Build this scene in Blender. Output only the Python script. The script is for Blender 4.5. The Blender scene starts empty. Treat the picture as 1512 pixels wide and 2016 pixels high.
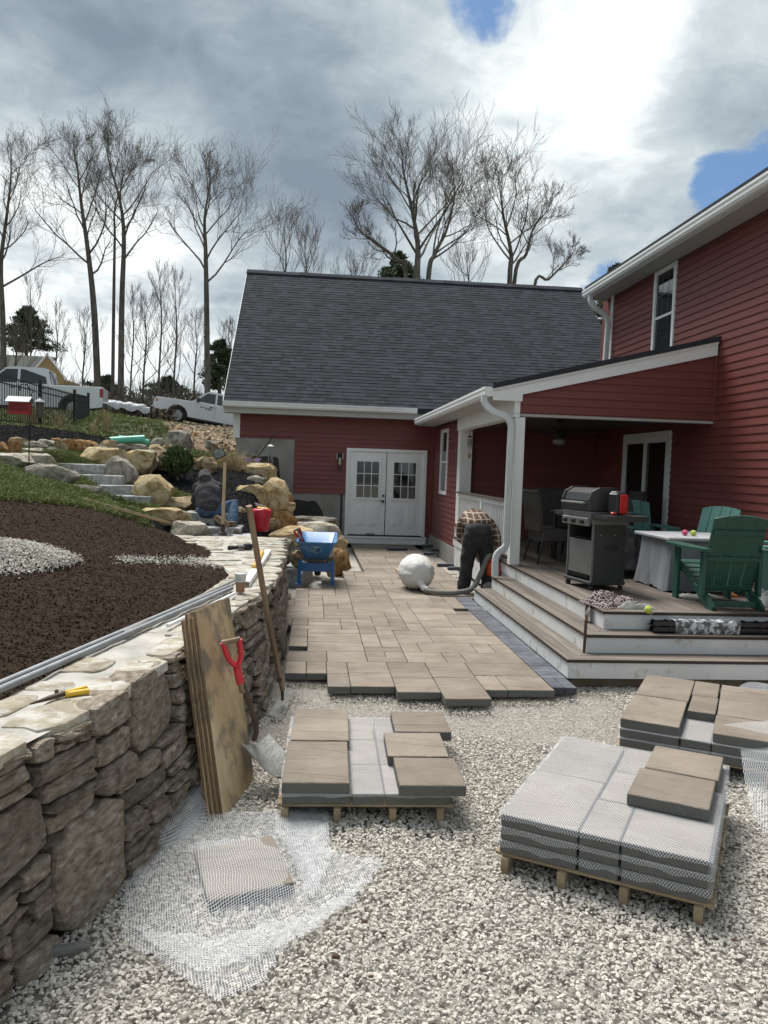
import bpy, math, random
import numpy as np
from mathutils import Vector, Matrix, noise as mnoise
random.seed(7); np.random.seed(7)
scn = bpy.context.scene; col = scn.collection
R = math.radians; PI = math.pi; U = random.uniform
def s2l(*c):
    return tuple(((v/255)/12.92 if v/255 <= .04045 else ((v/255+.055)/1.055)**2.4) for v in c)

# ---------------------------------------------------------------- camera
YAW, PITCH, ROLL, F, CAM = R(5.21), R(-3.136), R(1.902), 1560.0, Vector((0, 0, 1.75))
fw = Vector((math.sin(YAW)*math.cos(PITCH), math.cos(YAW)*math.cos(PITCH), math.sin(PITCH)))
rt0 = Vector((math.cos(YAW), -math.sin(YAW), 0)); up0 = rt0.cross(fw)
rt = rt0*math.cos(ROLL)+up0*math.sin(ROLL); up = -rt0*math.sin(ROLL)+up0*math.cos(ROLL)
cd = bpy.data.cameras.new('camera'); cam = bpy.data.objects.new('camera', cd); col.objects.link(cam)
cam.matrix_world = Matrix(((rt.x, up.x, -fw.x, CAM.x), (rt.y, up.y, -fw.y, CAM.y), (rt.z, up.z, -fw.z, CAM.z), (0, 0, 0, 1)))
cd.sensor_fit = 'HORIZONTAL'; cd.sensor_width = 36; cd.lens = F/1512*36; cd.clip_end = 3000; cd.clip_start = .05
scn.camera = cam
def ray(x, y): return fw + rt*((x-756)/F) - up*((y-1008)/F)
def AZ(x, y, z=0): v = ray(x, y); return CAM + v*((z-CAM.z)/v.z)
def AY(x, y, Y): v = ray(x, y); return CAM + v*(Y/v.y)
def AX(x, y, X): v = ray(x, y); return CAM + v*(X/v.x)
def PR(p):
    d = Vector(p)-CAM; w = d.dot(fw)
    return 756+F*d.dot(rt)/w, 1008-F*d.dot(up)/w

# ---------------------------------------------------------------- world and sun
SUN_EL, SUN_AZ = R(60), R(-27)         # azimuth clockwise from +Y
sd = Vector((math.sin(SUN_AZ)*math.cos(SUN_EL), math.cos(SUN_AZ)*math.cos(SUN_EL), math.sin(SUN_EL)))
w = bpy.data.worlds.new('World'); scn.world = w; w.use_nodes = True
class NT:
    def __init__(s, nt): s.t = nt; nt.nodes.clear()
    def n(s, t, **k):
        o = s.t.nodes.new('ShaderNode'+t); ins = k.pop('i', {})
        for a, b in k.items(): setattr(o, a, b)
        for a, b in ins.items(): s.put(o.inputs[a], b)
        return o
    def put(s, inp, v):
        if isinstance(v, bpy.types.NodeSocket): s.t.links.new(v, inp)
        else:
            try: inp.default_value = v
            except Exception: inp.default_value = (*v, 1)
    def m(s, op, a, b=None, c=None, cl=False):
        o = s.n('Math', operation=op, use_clamp=cl); s.put(o.inputs[0], a)
        if b is not None: s.put(o.inputs[1], b)
        if c is not None: s.put(o.inputs[2], c)
        return o.outputs[0]
    def vm(s, op, a, b=None):
        o = s.n('VectorMath', operation=op); s.put(o.inputs[0], a)
        if b is not None: s.put(o.inputs[1], b)
        return o.outputs['Value'] if op in ('DOT_PRODUCT', 'LENGTH') else o.outputs[0]
    def mix(s, f, a, b, mode='MIX'):
        o = s.n('Mix', data_type='RGBA', blend_type=mode); s.put(o.inputs[0], f)
        s.put(o.inputs[6], a if isinstance(a, bpy.types.NodeSocket) else (*a[:3], 1)); s.put(o.inputs[7], b if isinstance(b, bpy.types.NodeSocket) else (*b[:3], 1))
        return o.outputs[2]
    def ramp(s, f, st, interp='LINEAR'):
        o = s.n('ValToRGB'); r = o.color_ramp; r.interpolation = interp; s.put(o.inputs[0], f)
        while len(r.elements) < len(st): r.elements.new(.5)
        for e, (p, c) in zip(r.elements, st): e.position = p; e.color = (*(c if isinstance(c, tuple) else (c, c, c)), 1)
        return o.outputs[0]
    def noise(s, v, sc, det=4, ro=.55, dis=0.):
        o = s.n('TexNoise', i={'Scale': sc, 'Detail': det, 'Roughness': ro, 'Distortion': dis})
        if v is not None: s.put(o.inputs['Vector'], v)
        return o.outputs[0]
    def ss(s, x, a, b):
        o = s.n('MapRange', interpolation_type='SMOOTHSTEP', clamp=True); s.put(o.inputs[0], x); o.inputs[1].default_value = a; o.inputs[2].default_value = b
        return o.outputs[0]
W = NT(w.node_tree)
dirv = W.n('TexCoord').outputs['Generated']
sky = W.n('TexSky', sky_type='NISHITA', sun_disc=False, sun_elevation=SUN_EL, sun_rotation=SUN_AZ, air_density=1., dust_density=1.).outputs[0]
sep = W.n('SeparateXYZ', i={0: dirv})
zz = W.m('ADD', W.m('MAXIMUM', sep.outputs[2], 0.0), .22)
cm = W.n('CombineXYZ', i={0: W.m('DIVIDE', sep.outputs[0], zz), 1: W.m('DIVIDE', sep.outputs[1], zz), 2: .37}).outputs[0]
n1 = W.noise(cm, .95, 7, .52, .35); n2 = W.noise(cm, 3.1, 9, .56, .3)
def lobe(x, y, a, b):                    # soft round region of the sky about a direction
    d = ray(x, y).normalized()
    return W.ss(W.vm('DOT_PRODUCT', dirv, tuple(d)), math.cos(R(a)), math.cos(R(b)))
n4 = W.noise(cm, 9., 8, .6, .6)
bb = W.m('ADD', W.m('MULTIPLY_ADD', n1, .85, -.16), W.m('MULTIPLY_ADD', n4, .5, -.25))
bb = W.m('ADD', bb, W.m('MULTIPLY_ADD', n2, 1.25, -.40))
for (x, y, a, b, k) in ((1010, 110, 13, 1, .27), (1330, 150, 17, 3, .06), (80, 480, 14, 3, .30), (960, 520, 9, 2, .26), (250, 640, 16, 4, .22), (1230, 400, 7, 2, .12),
                        (430, 60, 22, 6, -.22), (700, 240, 9, 2, -.14), (1290, 480, 6, 1, -.16), (60, 90, 14, 4, -.1), (1490, 200, 8, 2, -.10), (600, 330, 8, 2, -.08)):
    bb = W.m('ADD', bb, W.m('MULTIPLY', lobe(x, y, a, b), k))
bb = W.m('ADD', bb, W.m('MULTIPLY', W.ss(sep.outputs[2], .30, .02), .12))
cloud = W.ramp(bb, [(.02, (1.08, 1.32, 1.62)), (.28, (1.50, 1.80, 2.08)), (.48, (2.05, 2.38, 2.62)), (.72, (2.85, 3.16, 3.30)), (.98, (4.5, 4.75, 4.75))])
hole = 0.
for (x, y, a, b) in ((950, -26, 4.6, .3), (1432, 366, 3.4, .2), (1192, 572, 2.6, .1), (1530, 300, 3.6, .2)):
    hole = W.m('MAXIMUM', hole, lobe(x, y, a, b))
n3 = W.noise(cm, 5.5, 8, .6, .5)
hole = W.m('MULTIPLY', W.ss(W.m('ADD', hole, W.m('MULTIPLY_ADD', W.m('ADD', n2, n3), 2.1, -2.25)), .50, 1.0), W.ss(hole, .0, .3))
blue = W.mix(.85, sky, (.55, 1.12, 2.15))
cl2 = W.mix(hole, cloud, blue)
fin = W.mix(W.ss(sep.outputs[2], -.02, .0), (1.2, 1.2, 1.1), cl2)
bg = W.n('Background', i={'Color': fin, 'Strength': .1})
wo = W.n('OutputWorld'); W.t.links.new(bg.outputs[0], wo.inputs[0])
sl = bpy.data.lights.new('sun', 'SUN'); sl.energy = 2.3; sl.angle = R(30); sl.color = (1, .965, .92)
so = bpy.data.objects.new('sun', sl); col.objects.link(so); so.rotation_euler = sd.to_track_quat('Z', 'Y').to_euler(); so.location = (0, 0, 30)
scn.view_settings.view_transform = 'Standard'; scn.view_settings.look = 'None'; scn.view_settings.gamma = 1
scn.view_settings.use_curve_mapping = False; scn.view_settings.exposure = 1.24
scn.cycles.max_bounces = 6; scn.cycles.transparent_max_bounces = 24

# ---------------------------------------------------------------- materials
MATS = {}
def M(name, cols, sc=6., rough=.8, bump=0., bs=None, rnd=0., metal=0., det=5, stops=None, stretch=None, dirt=None, coat=0., spec=None, alpha=None, trans=0., sheen=0, extra=None, bd=.02):
    if name in MATS: return MATS[name]
    m = bpy.data.materials.new(name); m.use_nodes = True; T = NT(m.node_tree)
    oi = T.n('ObjectInfo').outputs['Random']; at = T.n('Attribute', attribute_name='rnd').outputs['Fac']
    rv = T.m('FRACT', T.m('ADD', T.m('MULTIPLY', oi, 7.13), at))
    co = T.n('TexCoord').outputs['Object']
    co = T.vm('ADD', co, T.n('CombineXYZ', i={0: T.m('MULTIPLY', rv, 37.), 1: T.m('MULTIPLY', rv, 53.), 2: T.m('MULTIPLY', rv, 11.)}).outputs[0])
    if stretch: co = T.vm('MULTIPLY', co, stretch)
    n = T.noise(co, sc, det, .6)
    if len(cols) == 1: c = T.mix(n, tuple(v*.93 for v in cols[0]), tuple(min(1, v*1.07) for v in cols[0]))
    else:
        k = len(cols)-1
        st = stops or [.3+.4*i/k for i in range(k+1)]
        c = T.ramp(n, [(a, b) for a, b in zip(st, cols)])
    if rnd:
        g = T.m('MULTIPLY_ADD', rv, 2*rnd, 1-rnd)
        c = T.mix(1., c, T.n('CombineXYZ', i={0: g, 1: g, 2: g}).outputs[0], 'MULTIPLY')
    if dirt:                                  # (colour, threshold, scale)
        dn = T.noise(T.n('TexCoord').outputs['Object'], dirt[2], 6, .65)
        c = T.mix(T.m('MULTIPLY', T.ss(dn, dirt[1], dirt[1]+.14), .75), c, dirt[0])
    b = T.n('BsdfPrincipled', i={'Roughness': rough, 'Metallic': metal})
    if extra: c = extra(T, co, c, b)
    T.put(b.inputs['Base Color'], c)
    if coat: b.inputs['Coat Weight'].default_value = coat; b.inputs['Coat Roughness'].default_value = .08
    if spec is not None: b.inputs['Specular IOR Level'].default_value = spec
    if trans: b.inputs['Transmission Weight'].default_value = trans
    if sheen: b.inputs['Sheen Weight'].default_value = sheen
    if alpha is not None: T.put(b.inputs['Alpha'], alpha(T))
    if bump:
        bn = T.noise(co, bs or sc*3, 6, .65)
        bo = T.n('Bump', i={'Strength': min(1, bump), 'Distance': bd, 'Height': bn}); T.t.links.new(bo.outputs[0], b.inputs['Normal'])
    o = T.n('OutputMaterial'); T.t.links.new(b.outputs[0], o.inputs[0])
    MATS[name] = m; return m

# ---------------------------------------------------------------- mesh builder
class MB:
    def __init__(s): s.v = []; s.f = []; s.r = []; s.cr = 0.
    def add(s, vs, fs, r=None):
        b = len(s.v); s.v += [tuple(v) for v in vs]; s.f += [tuple(i+b for i in f) for f in fs]
        s.r += [s.cr if r is None else r]*len(vs); return s
    def box(s, c, d, rot=None, bev=0., r=None):
        x, y, z = d[0]/2, d[1]/2, d[2]/2
        if bev:
            bv = min(bev, x*.9, y*.9, z*.9); V = []; 
            for sx in (-1, 1):
                for sy in (-1, 1):
                    for sz in (-1, 1):
                        V += [(sx*x, sy*(y-bv), sz*(z-bv)), (sx*(x-bv), sy*y, sz*(z-bv)), (sx*(x-bv), sy*(y-bv), sz*z)]
            I = lambda sx, sy, sz, k: ((sx > 0)*4+(sy > 0)*2+(sz > 0))*3+k
            Fc = []
            for a in (-1, 1):
                Fc += [(I(a, -1, -1, 0), I(a, 1, -1, 0), I(a, 1, 1, 0), I(a, -1, 1, 0)),
                       (I(-1, a, -1, 1), I(-1, a, 1, 1), I(1, a, 1, 1), I(1, a, -1, 1)), (I(-1, -1, a, 2), I(1, -1, a, 2), I(1, 1, a, 2), I(-1, 1, a, 2))]
                for b_ in (-1, 1):
                    Fc += [(I(a, b_, -1, 0), I(a, b_, 1, 0), I(a, b_, 1, 1), I(a, b_, -1, 1)), (I(a, -1, b_, 0), I(a, 1, b_, 0), I(a, 1, b_, 2), I(a, -1, b_, 2)),
                           (I(-1, a, b_, 1), I(1, a, b_, 1), I(1, a, b_, 2), I(-1, a, b_, 2))]
                    for c_ in (-1, 1): Fc.append((I(a, b_, c_, 0), I(a, b_, c_, 1), I(a, b_, c_, 2)))
        else:
            V = [(sx*x, sy*y, sz*z) for sx in (-1, 1) for sy in (-1, 1) for sz in (-1, 1)]
            Fc = [(0, 1, 3, 2), (4, 6, 7, 5), (0, 4, 5, 1), (2, 3, 7, 6), (0, 2, 6, 4), (1, 5, 7, 3)]
        if rot is not None:
            if not isinstance(rot, Matrix): rot = Matrix.Rotation(rot[2], 3, 'Z') @ Matrix.Rotation(rot[1], 3, 'Y') @ Matrix.Rotation(rot[0], 3, 'X')
            V = [rot @ Vector(v) for v in V]
        return s.add([(v[0]+c[0], v[1]+c[1], v[2]+c[2]) for v in V], Fc, r)
    def bx(s, a, b, bev=0., r=None):        # box from two corners
        return s.box([(a[i]+b[i])/2 for i in range(3)], [abs(b[i]-a[i]) for i in range(3)], None, bev, r)
    def bar(s, p, q, w_, h_, upv=(0, 0, 1), bev=0.):
        p, q = Vector(p), Vector(q); d = (q-p); L = d.length; d.normalize(); u = Vector(upv)
        sd_ = d.cross(u)
        if sd_.length < 1e-4: sd_ = d.cross(Vector((1, 0, 0)))
        sd_.normalize(); u = sd_.cross(d)
        return s.box((p+q)/2, (L, w_, h_), Matrix((d, -sd_, u)).transposed() if 1 else 0, bev)
    def tube(s, pts, rad, n=8, caps=True, r=None, el=None):
        pts = [Vector(p) for p in pts]; m = len(pts)
        if not isinstance(rad, (list, tuple)): rad = [rad]*m
        V = []; Fc = []; pu = None
        for i, p in enumerate(pts):
            t = (pts[min(i+1, m-1)]-pts[max(i-1, 0)]).normalized()
            if pu is None: pu = t.orthogonal().normalized() if el is None else Vector(el)
            u = (pu - t*pu.dot(t)).normalized(); v = t.cross(u); pu = u
            ry = rad[i] if el is None else rad[i][1] if isinstance(rad[i], tuple) else rad[i]
            rx = rad[i][0] if isinstance(rad[i], tuple) else rad[i]
            ry = rad[i][1] if isinstance(rad[i], tuple) else rad[i]
            for k in range(n):
                a = 2*PI*k/n; V.append(p + u*(math.cos(a)*rx) + v*(math.sin(a)*ry))
        for i in range(m-1):
            for k in range(n):
                k2 = (k+1) % n; Fc.append((i*n+k, i*n+k2, (i+1)*n+k2, (i+1)*n+k))
        if caps and n > 2: Fc.append(tuple(range(n-1, -1, -1))); Fc.append(tuple((m-1)*n+k for k in range(n)))
        return s.add(V, Fc, r)
    def lathe(s, c, prof, n=16, ax='z', caps=True):   # prof [(r,h)]
        pts = [Vector(c)+({'z': Vector((0, 0, h)), 'x': Vector((h, 0, 0)), 'y': Vector((0, h, 0))}[ax]) for r_, h in prof]
        V = []; Fc = []
        for (r_, h), p in zip(prof, pts):
            for k in range(n):
                a = 2*PI*k/n; cc, ss_ = math.cos(a)*r_, math.sin(a)*r_
                V.append(p+Vector({'z': (cc, ss_, 0), 'x': (0, cc, ss_), 'y': (ss_, 0, cc)}[ax]))
        for i in range(len(prof)-1):
            for k in range(n):
                k2 = (k+1) % n; Fc.append((i*n+k, i*n+k2, (i+1)*n+k2, (i+1)*n+k))
        if caps: Fc.append(tuple(range(n-1, -1, -1))); Fc.append(tuple((len(prof)-1)*n+k for k in range(n)))
        return s.add(V, Fc)
    def prism(s, poly, d, ax='y', r=None):  # poly of 2D points extruded between d[0] and d[1]
        P = lambda u, v, t: {'y': (u, t, v), 'x': (t, u, v), 'z': (u, v, t)}[ax]
        n = len(poly); V = [P(u, v, d[0]) for u, v in poly]+[P(u, v, d[1]) for u, v in poly]
        return s.add(V, [tuple(range(n)), tuple(range(2*n-1, n-1, -1))]+[(i, (i+1) % n, n+(i+1) % n, n+i) for i in range(n)], r)
    def build(s, name, mat, parent=None, smooth=False, flip=True, loc=None, rot=None):
        me = bpy.data.meshes.new(name); me.from_pydata(s.v, [], s.f); me.update()
        if any(s.r): a = me.attributes.new('rnd', 'FLOAT', 'POINT'); a.data.foreach_set('value', s.r)
        import bmesh
        bm = bmesh.new(); bm.from_mesh(me); bmesh.ops.recalc_face_normals(bm, faces=bm.faces); bm.to_mesh(me); bm.free()
        if mat is not None: me.materials.append(mat)
        if smooth: 
            me.polygons.foreach_set('use_smooth', [True]*len(me.polygons))
            if smooth != 2:
                try: me.set_sharp_from_angle(angle=R(40))
                except Exception: pass
        return OB(name, me, parent, loc, rot)
def OB(name, me, parent=None, loc=None, rot=None):
    o = bpy.data.objects.new(name, me); col.objects.link(o)
    if parent is not None: o.parent = parent
    if loc is not None: o.location = loc
    if rot is not None: o.rotation_euler = rot
    return o
def tag(o, label=None, cat=None, group=None, kind=None):
    if label: o['label'] = label
    if cat: o['category'] = cat
    if group: o['group'] = group
    if kind: o['kind'] = kind
    return o
def EM(name, label, cat, loc=(0, 0, 0), rz=0, group=None):
    o = bpy.data.objects.new(name, None); col.objects.link(o); o.location = loc; o.rotation_euler = (0, 0, rz); o.empty_display_size = .2
    return tag(o, label, cat, group)
def CT(o, parent=None, **k):                # copy a thing with its parts and sub-parts
    c = o.copy(); col.objects.link(c); c.parent = parent
    for ch in list(o.children): CT(ch, c)
    return c
def npmesh(name, V, Fq, mat, rnd=None, smooth=False):
    me = bpy.data.meshes.new(name); k = Fq.shape[1]
    me.vertices.add(len(V)); me.vertices.foreach_set('co', V.astype(np.float32).ravel())
    me.loops.add(Fq.size); me.loops.foreach_set('vertex_index', Fq.astype(np.int32).ravel())
    me.polygons.add(len(Fq)); me.polygons.foreach_set('loop_start', np.arange(0, Fq.size, k, dtype=np.int32))
    try: me.polygons.foreach_set('loop_total', np.full(len(Fq), k, dtype=np.int32))
    except Exception: pass
    if smooth: me.polygons.foreach_set('use_smooth', np.ones(len(Fq), bool))
    me.update(calc_edges=True)
    if rnd is not None: a = me.attributes.new('rnd', 'FLOAT', 'POINT'); a.data.foreach_set('value', rnd.astype(np.float32))
    if mat: me.materials.append(mat)
    return me
def rockmesh(name, mat, seed, sub=3, cuts=9, rough=.06, flat=1.):
    import bmesh
    rg = random.Random(seed); bm = bmesh.new(); bmesh.ops.create_icosphere(bm, subdivisions=sub, radius=1)
    pl = []
    for _ in range(cuts):
        n = Vector((rg.gauss(0, 1), rg.gauss(0, 1), rg.gauss(0, .8))).normalized(); pl.append((n, rg.uniform(.60, .82)))
    pl += [(Vector((0, 0, 1)).lerp(Vector((rg.gauss(0, 1), rg.gauss(0, 1), 0)), .12).normalized(), .62)]
    off = Vector((rg.uniform(0, 50), rg.uniform(0, 50), rg.uniform(0, 50)))
    for v in bm.verts:
        p = v.co.copy()
        for n, d in pl:
            k = p.dot(n)-d
            if k > 0: p -= n*k
        q = p*2.2+off
        p += p.normalized()*(mnoise.noise(q)*rough*2.2+mnoise.noise(q*3)*rough+mnoise.noise(Vector((q.x*2, q.y*2, q.z*8)))*rough*.7+mnoise.noise(q*8)*rough*.5)
        v.co = p
    lo = Vector((min(v.co[i] for v in bm.verts) for i in range(3))); hi = Vector((max(v.co[i] for v in bm.verts) for i in range(3)))
    for v in bm.verts: v.co = Vector(((v.co[i]-lo[i])/(hi[i]-lo[i])-.5 for i in range(3)))
    me = bpy.data.meshes.new(name); bm.to_mesh(me); bm.free()
    me.materials.append(mat); me.polygons.foreach_set('use_smooth', [True]*len(me.polygons))
    try: me.set_sharp_from_angle(angle=R(24))
    except Exception: pass
    return me
# ---------------------------------------------------------------- terrain
GZ = -.095                                   # gravel level; the laid paving is z = 0
EB = np.array([(-8, -3.2), (0, -1.75), (1.5, -1.36), (2.67, -1.0), (2.94, -.92), (3.46, -.78), (4.14, -.58), (5.0, -.44), (5.89, -.33), (8.33, -.27), (10., -.30), (11.3, -.33), (12.2, -.46), (13, -.48), (14, -.48), (15, -.42), (17, -.36), (18.5, -.40), (60, -.4)])
ET = np.array([(-8, -3.2), (0, -1.85), (1.5, -1.45), (2.8, -1.06), (3.3, -.88), (4.15, -.76), (5.5, -.55), (6.3, -.42), (7.4, -.31), (9.1, -.34), (11.3, -.42)])
xb = lambda y: np.interp(y, EB[:, 0], EB[:, 1]); xt = lambda y: np.interp(y, ET[:, 0], ET[:, 1])
WT = .72
cp = [(-2.4, 1.0, .75), (-3.5, 0, .95), (-6, 0, 1.3), (-8, 5, 1.9), (-12, 8, 2.3), (-20, 0, 2.6), (-1.35, 3.6, .66), (-1.08, 4.67, .66), (-.68, 6.67, .67), (-.9, 8.88, .66), (-1.3, 10.6, .64), (-.2, 12.1, .5), (.0, 13., .55)]
for t in ((0, 1250, 4.7), (0, 1095, 5.9), (100, 1180, 5.2), (0, 985, 7.9), (180, 1000, 9.), (300, 1050, 9.4), (300, 1150, 6.6), (380, 1068, 10.8), (470, 1095, 9.6), (180, 975, 11.), (250, 1000, 11.5), (380, 1050, 11.8), (0, 905, 12.),
          (60, 930, 12.), (100, 882, 15), (0, 888, 14.5), (220, 893, 15), (150, 905, 13.6), (320, 895, 16.), (100, 845, 19), (0, 845, 18), (150, 850, 22), (0, 830, 24), (300, 835, 26), (200, 812, 30), (0, 812, 30), (345, 834, 39),
          (460, 852, 36), (250, 822, 35), (400, 868, 29), (380, 892, 25), (400, 895, 22), (440, 905, 20), (400, 925, 17.), (330, 960, 14.2), (440, 962, 14.2), (500, 935, 15.8), (520, 965, 14.4), (470, 905, 18.), (560, 950, 16.5),
          (560, 1010, 13.8), (620, 1020, 14.8), (540, 1045, 12.6), (300, 1000, 12.1), (275, 999, 12.2), (262, 980, 12.45), (235, 960, 12.75), (205, 940, 13.05), (320, 1000, 12.7), (300, 975, 13.3), (250, 945, 13.9), (110, 927, 12.8), (150, 944, 12.4), (200, 975, 11.9), (250, 1001, 11.6), (290, 1012, 11.5),
          (400, 1036, 12.25), (380, 1058, 11.9), (350, 1072, 11.3), (470, 1070, 11.5), (500, 1077, 11.3), (450, 1045, 12.1), (400, 1010, 12.95), (480, 1020, 12.9)):
    p = AY(*t); cp.append(tuple(p))
cp += [(-25, 20, 4.2), (-30, 40, 5.2), (-40, 70, 6.), (0, 60, 4.6), (-15, 60, 4.8), (-20, 48, 4.4), (0, 45, 4.), (20, 60, 4.6), (60, 70, 5), (-60, 10, 5), (-90, 60, 7), (0, 140, 7), (100, 140, 7), (-100, 140, 9)]
cp = np.array(cp); cxy = cp[:, :2]
Am = np.linalg.norm(cxy[:, None]-cxy[None], axis=2); nc = len(cp)
Am = np.block([[Am-np.eye(nc)*.03, np.ones((nc, 1))], [np.ones((1, nc)), np.zeros((1, 1))]])
wt = np.linalg.solve(Am, np.append(cp[:, 2], 0))
def ssn(x, a, b): t = np.clip((x-a)/(b-a), 0, 1); return t*t*(3-2*t)
def HN(X, Y):
    X = np.asarray(X, float); Y = np.asarray(Y, float); sh = X.shape; P = np.stack([X.ravel(), Y.ravel()], 1); z = np.zeros(len(P))
    for i in range(0, len(P), 20000):
        d = np.linalg.norm(P[i:i+20000, None]-cxy[None], axis=2); z[i:i+20000] = d @ wt[:-1]+wt[-1]
    z = z.reshape(sh)
    e = xb(Y)
    # the granite flight is cut into the bank, and the lawn falls away in front of it
    xl = np.interp(Y, [12.25, 12.5, 12.8, 13.1, 13.4, 14.1], [-3.2, -3.32, -3.78, -4.05, -4.4, -4.6]); cz = np.interp(Y, [12.0, 12.4, 12.75, 13.05, 13.35, 13.65, 14.1], [1.05, 1.05, 1.06, 1.18, 1.33, 1.50, 1.72])
    z = np.where((Y > 12.2) & (Y < 14.0) & (X > xl) & (X < -2.45), np.minimum(z, cz), z)
    pxx = 756+F*(X/np.maximum(Y, .5)-.0912)+9; pyb = np.interp(pxx, [-200, 0, 60, 110, 150, 200, 250, 278, 300, 331, 350, 378, 420, 480, 520], [905, 905, 928, 932, 947, 977, 1001, 1002, 1013, 1030, 1046, 1069, 1073, 1086, 1110])
    rzz = (fw.z+rt.z*((pxx-756)/F)-up.z*((pyb-1008)/F))/(fw.y+rt.y*((pxx-756)/F)-up.y*((pyb-1008)/F))
    z = np.where((Y > 5) & (Y < np.interp(pxx, [0, 300, 380, 520], [12.2, 12.1, 11.3, 11.2])) & (X < e-.3), np.minimum(z, CAM.z+rzz*Y), z)
    wdt = np.where(Y < 11.2, .25, .45); st = np.where(Y < 11.2, .15, .1)
    k = ssn(e-X, st, st+wdt)
    far = ssn(Y, 28, 34); k = np.maximum(k, far)
    inside = ((X > -1.74) & (Y > 18.45) & (Y < 29)); k = np.where(inside, 0, k)
    return GZ-.03+(z-GZ+.03)*k
def H(x, y): return float(HN(np.array([x]), np.array([y]))[0])
def HIT(x, y, y0=1.5, y1=90):
    v = ray(x, y); Y = np.linspace(y0, y1, 3000)**1.0; s_ = Y/v.y
    z = CAM.z+v.z*s_; h = HN(v.x*s_, Y); i = int(np.argmax(z < h))
    if z[i] >= h[i]: i = len(Y)-1
    a, b = (Y[i-1] if i else Y[0]), Y[i]
    for _ in range(12):
        c = (a+b)/2; zc = CAM.z+v.z*c/v.y
        if zc < H(v.x*c/v.y, c): b = c
        else: a = c
    return Vector((v.x*b/v.y, b, H(v.x*b/v.y, b)))
def inpoly(px, py, poly):
    r = np.zeros(px.shape, bool); n = len(poly); j = n-1
    for i in range(n):
        xi, yi = poly[i]; xj, yj = poly[j]
        c = ((yi > py) != (yj > py)) & (px < (xj-xi)*(py-yi)/(yj-yi+1e-9)+xi); r ^= c; j = i
    return r
def PRN(P):
    d = P-np.array(CAM); w_ = d @ np.array(fw); return 756+F*(d @ np.array(rt))/w_, 1008-F*(d @ np.array(up))/w_, w_
POLY = dict(soil=([(-400, 960), (0, 986), (90, 990), (180, 1003), (260, 1022), (340, 1050), (400, 1068), (480, 1085), (640, 1200), (700, 2600), (-3000, 2600), (-3000, 900)], 0, 11.6),
            mulch=[([(-300, 833), (60, 838), (150, 850), (215, 862), (232, 872), (232, 880), (0, 882), (-300, 875)], 12.5, 24), ([(272, 925), (300, 903), (340, 905), (420, 925), (470, 930), (540, 935), (560, 1000), (520, 985), (440, 990), (320, 965), (272, 960)], 12.5, 17.5), ([(545, 990), (610, 1000), (600, 1060), (545, 1060)], 12, 15.5)],
            dirt=[([(318, 832), (470, 845), (475, 893), (400, 893), (372, 885), (345, 868)], 23, 45), ([(-200, 790), (330, 830), (480, 850), (480, 760), (-200, 760)], 33, 60)])
gx = np.concatenate([-np.geomspace(1, 30, 34)[::-1]*7.5, np.arange(-7.4, 1.3, .07), 1.3+np.geomspace(.1, 220, 34)])
gy = np.concatenate([[-60, -30, -15, -8, -4, -2, 0, .8], np.arange(1.5, 18.5, .075), np.arange(18.6, 46, .3), 46+np.geomspace(1, 400, 26)])
GX, GY = np.meshgrid(gx, gy); GH = HN(GX, GY)
nz = np.array([[mnoise.noise(Vector((x*1.6, y*1.6, 0)))*.05+mnoise.noise(Vector((x*6, y*6, 3)))*.018 for x in gx] for y in gy])
hillm = (GX < xb(GY)-.2) | (GY > 31)
GH = GH+nz*hillm
VT = np.stack([GX, GY, GH], 2).reshape(-1, 3); nxg = len(gx); nyg = len(gy)
ii, jj = np.meshgrid(np.arange(nxg-1), np.arange(nyg-1)); q0 = (jj*nxg+ii).ravel()
FT = np.stack([q0, q0+1, q0+nxg+1, q0+nxg], 1); FC = VT[FT].mean(1)
jx = FC.copy(); px_, py_, pw = PRN(jx)
jn = np.array([mnoise.noise(Vector((c[0]*4, c[1]*4, 9))) for c in FC]); py_ = py_+jn*9; px_ = px_+jn*8
front = pw > .3
cls = np.zeros(len(FC), int)                 # 0 lawn
hill_f = (FC[:, 0] < xb(FC[:, 1])-.15)
def reg(pl): poly, a, b = pl; return inpoly(px_, py_, poly) & front & (FC[:, 1] > a) & (FC[:, 1] < b)
SOILM = reg(POLY['soil']) | ((FC[:, 1] < 3.5) & hill_f & (FC[:, 0] > -6))
cls[SOILM] = 1
for p in POLY['mulch']: cls[reg(p)] = 2
for p in POLY['dirt']: cls[reg(p)] = 3
cls[(FC[:, 1] > 11.9) & (FC[:, 1] < 18.6) & (FC[:, 0] > -2.0+.2*jn) & hill_f] = 2
cls[(FC[:, 1] > 11.25) & (FC[:, 1] < 12.6) & (FC[:, 0] > -2.3) & hill_f] = 2
cls[FC[:, 1] > 46] = 4
cls[(~hill_f) & (FC[:, 1] < 30)] = 5
vl = s2l
m_lawn = M('lawn_soil', [(.030, .034, .014), (.045, .060, .018), (.085, .080, .038)], 1.6, .95, .5, 60)
m_soil = M('dark_soil', [(.026, .0165, .011), (.038, .025, .0165), (.060, .042, .029)], 22, 1., 1., 50, bd=.02, spec=.08)
m_mulch = M('black_mulch', [(.006, .006, .007), (.018, .018, .02)], 30, 1., 1., 60, spec=.1)
m_bank = M('bank_dirt', [(.12, .075, .04), (.22, .155, .095), (.36, .28, .19)], 2.2, .95, .9, 10, bd=.08)
m_forest = M('leaf_litter', [(.06, .045, .03), (.11, .085, .055)], .4, .95, .6, 6)
m_gbase = M('gravel_base', [(.30, .275, .24), (.42, .39, .345), (.52, .49, .445)], 30, .95, 1., 55, bd=.012)
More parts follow.
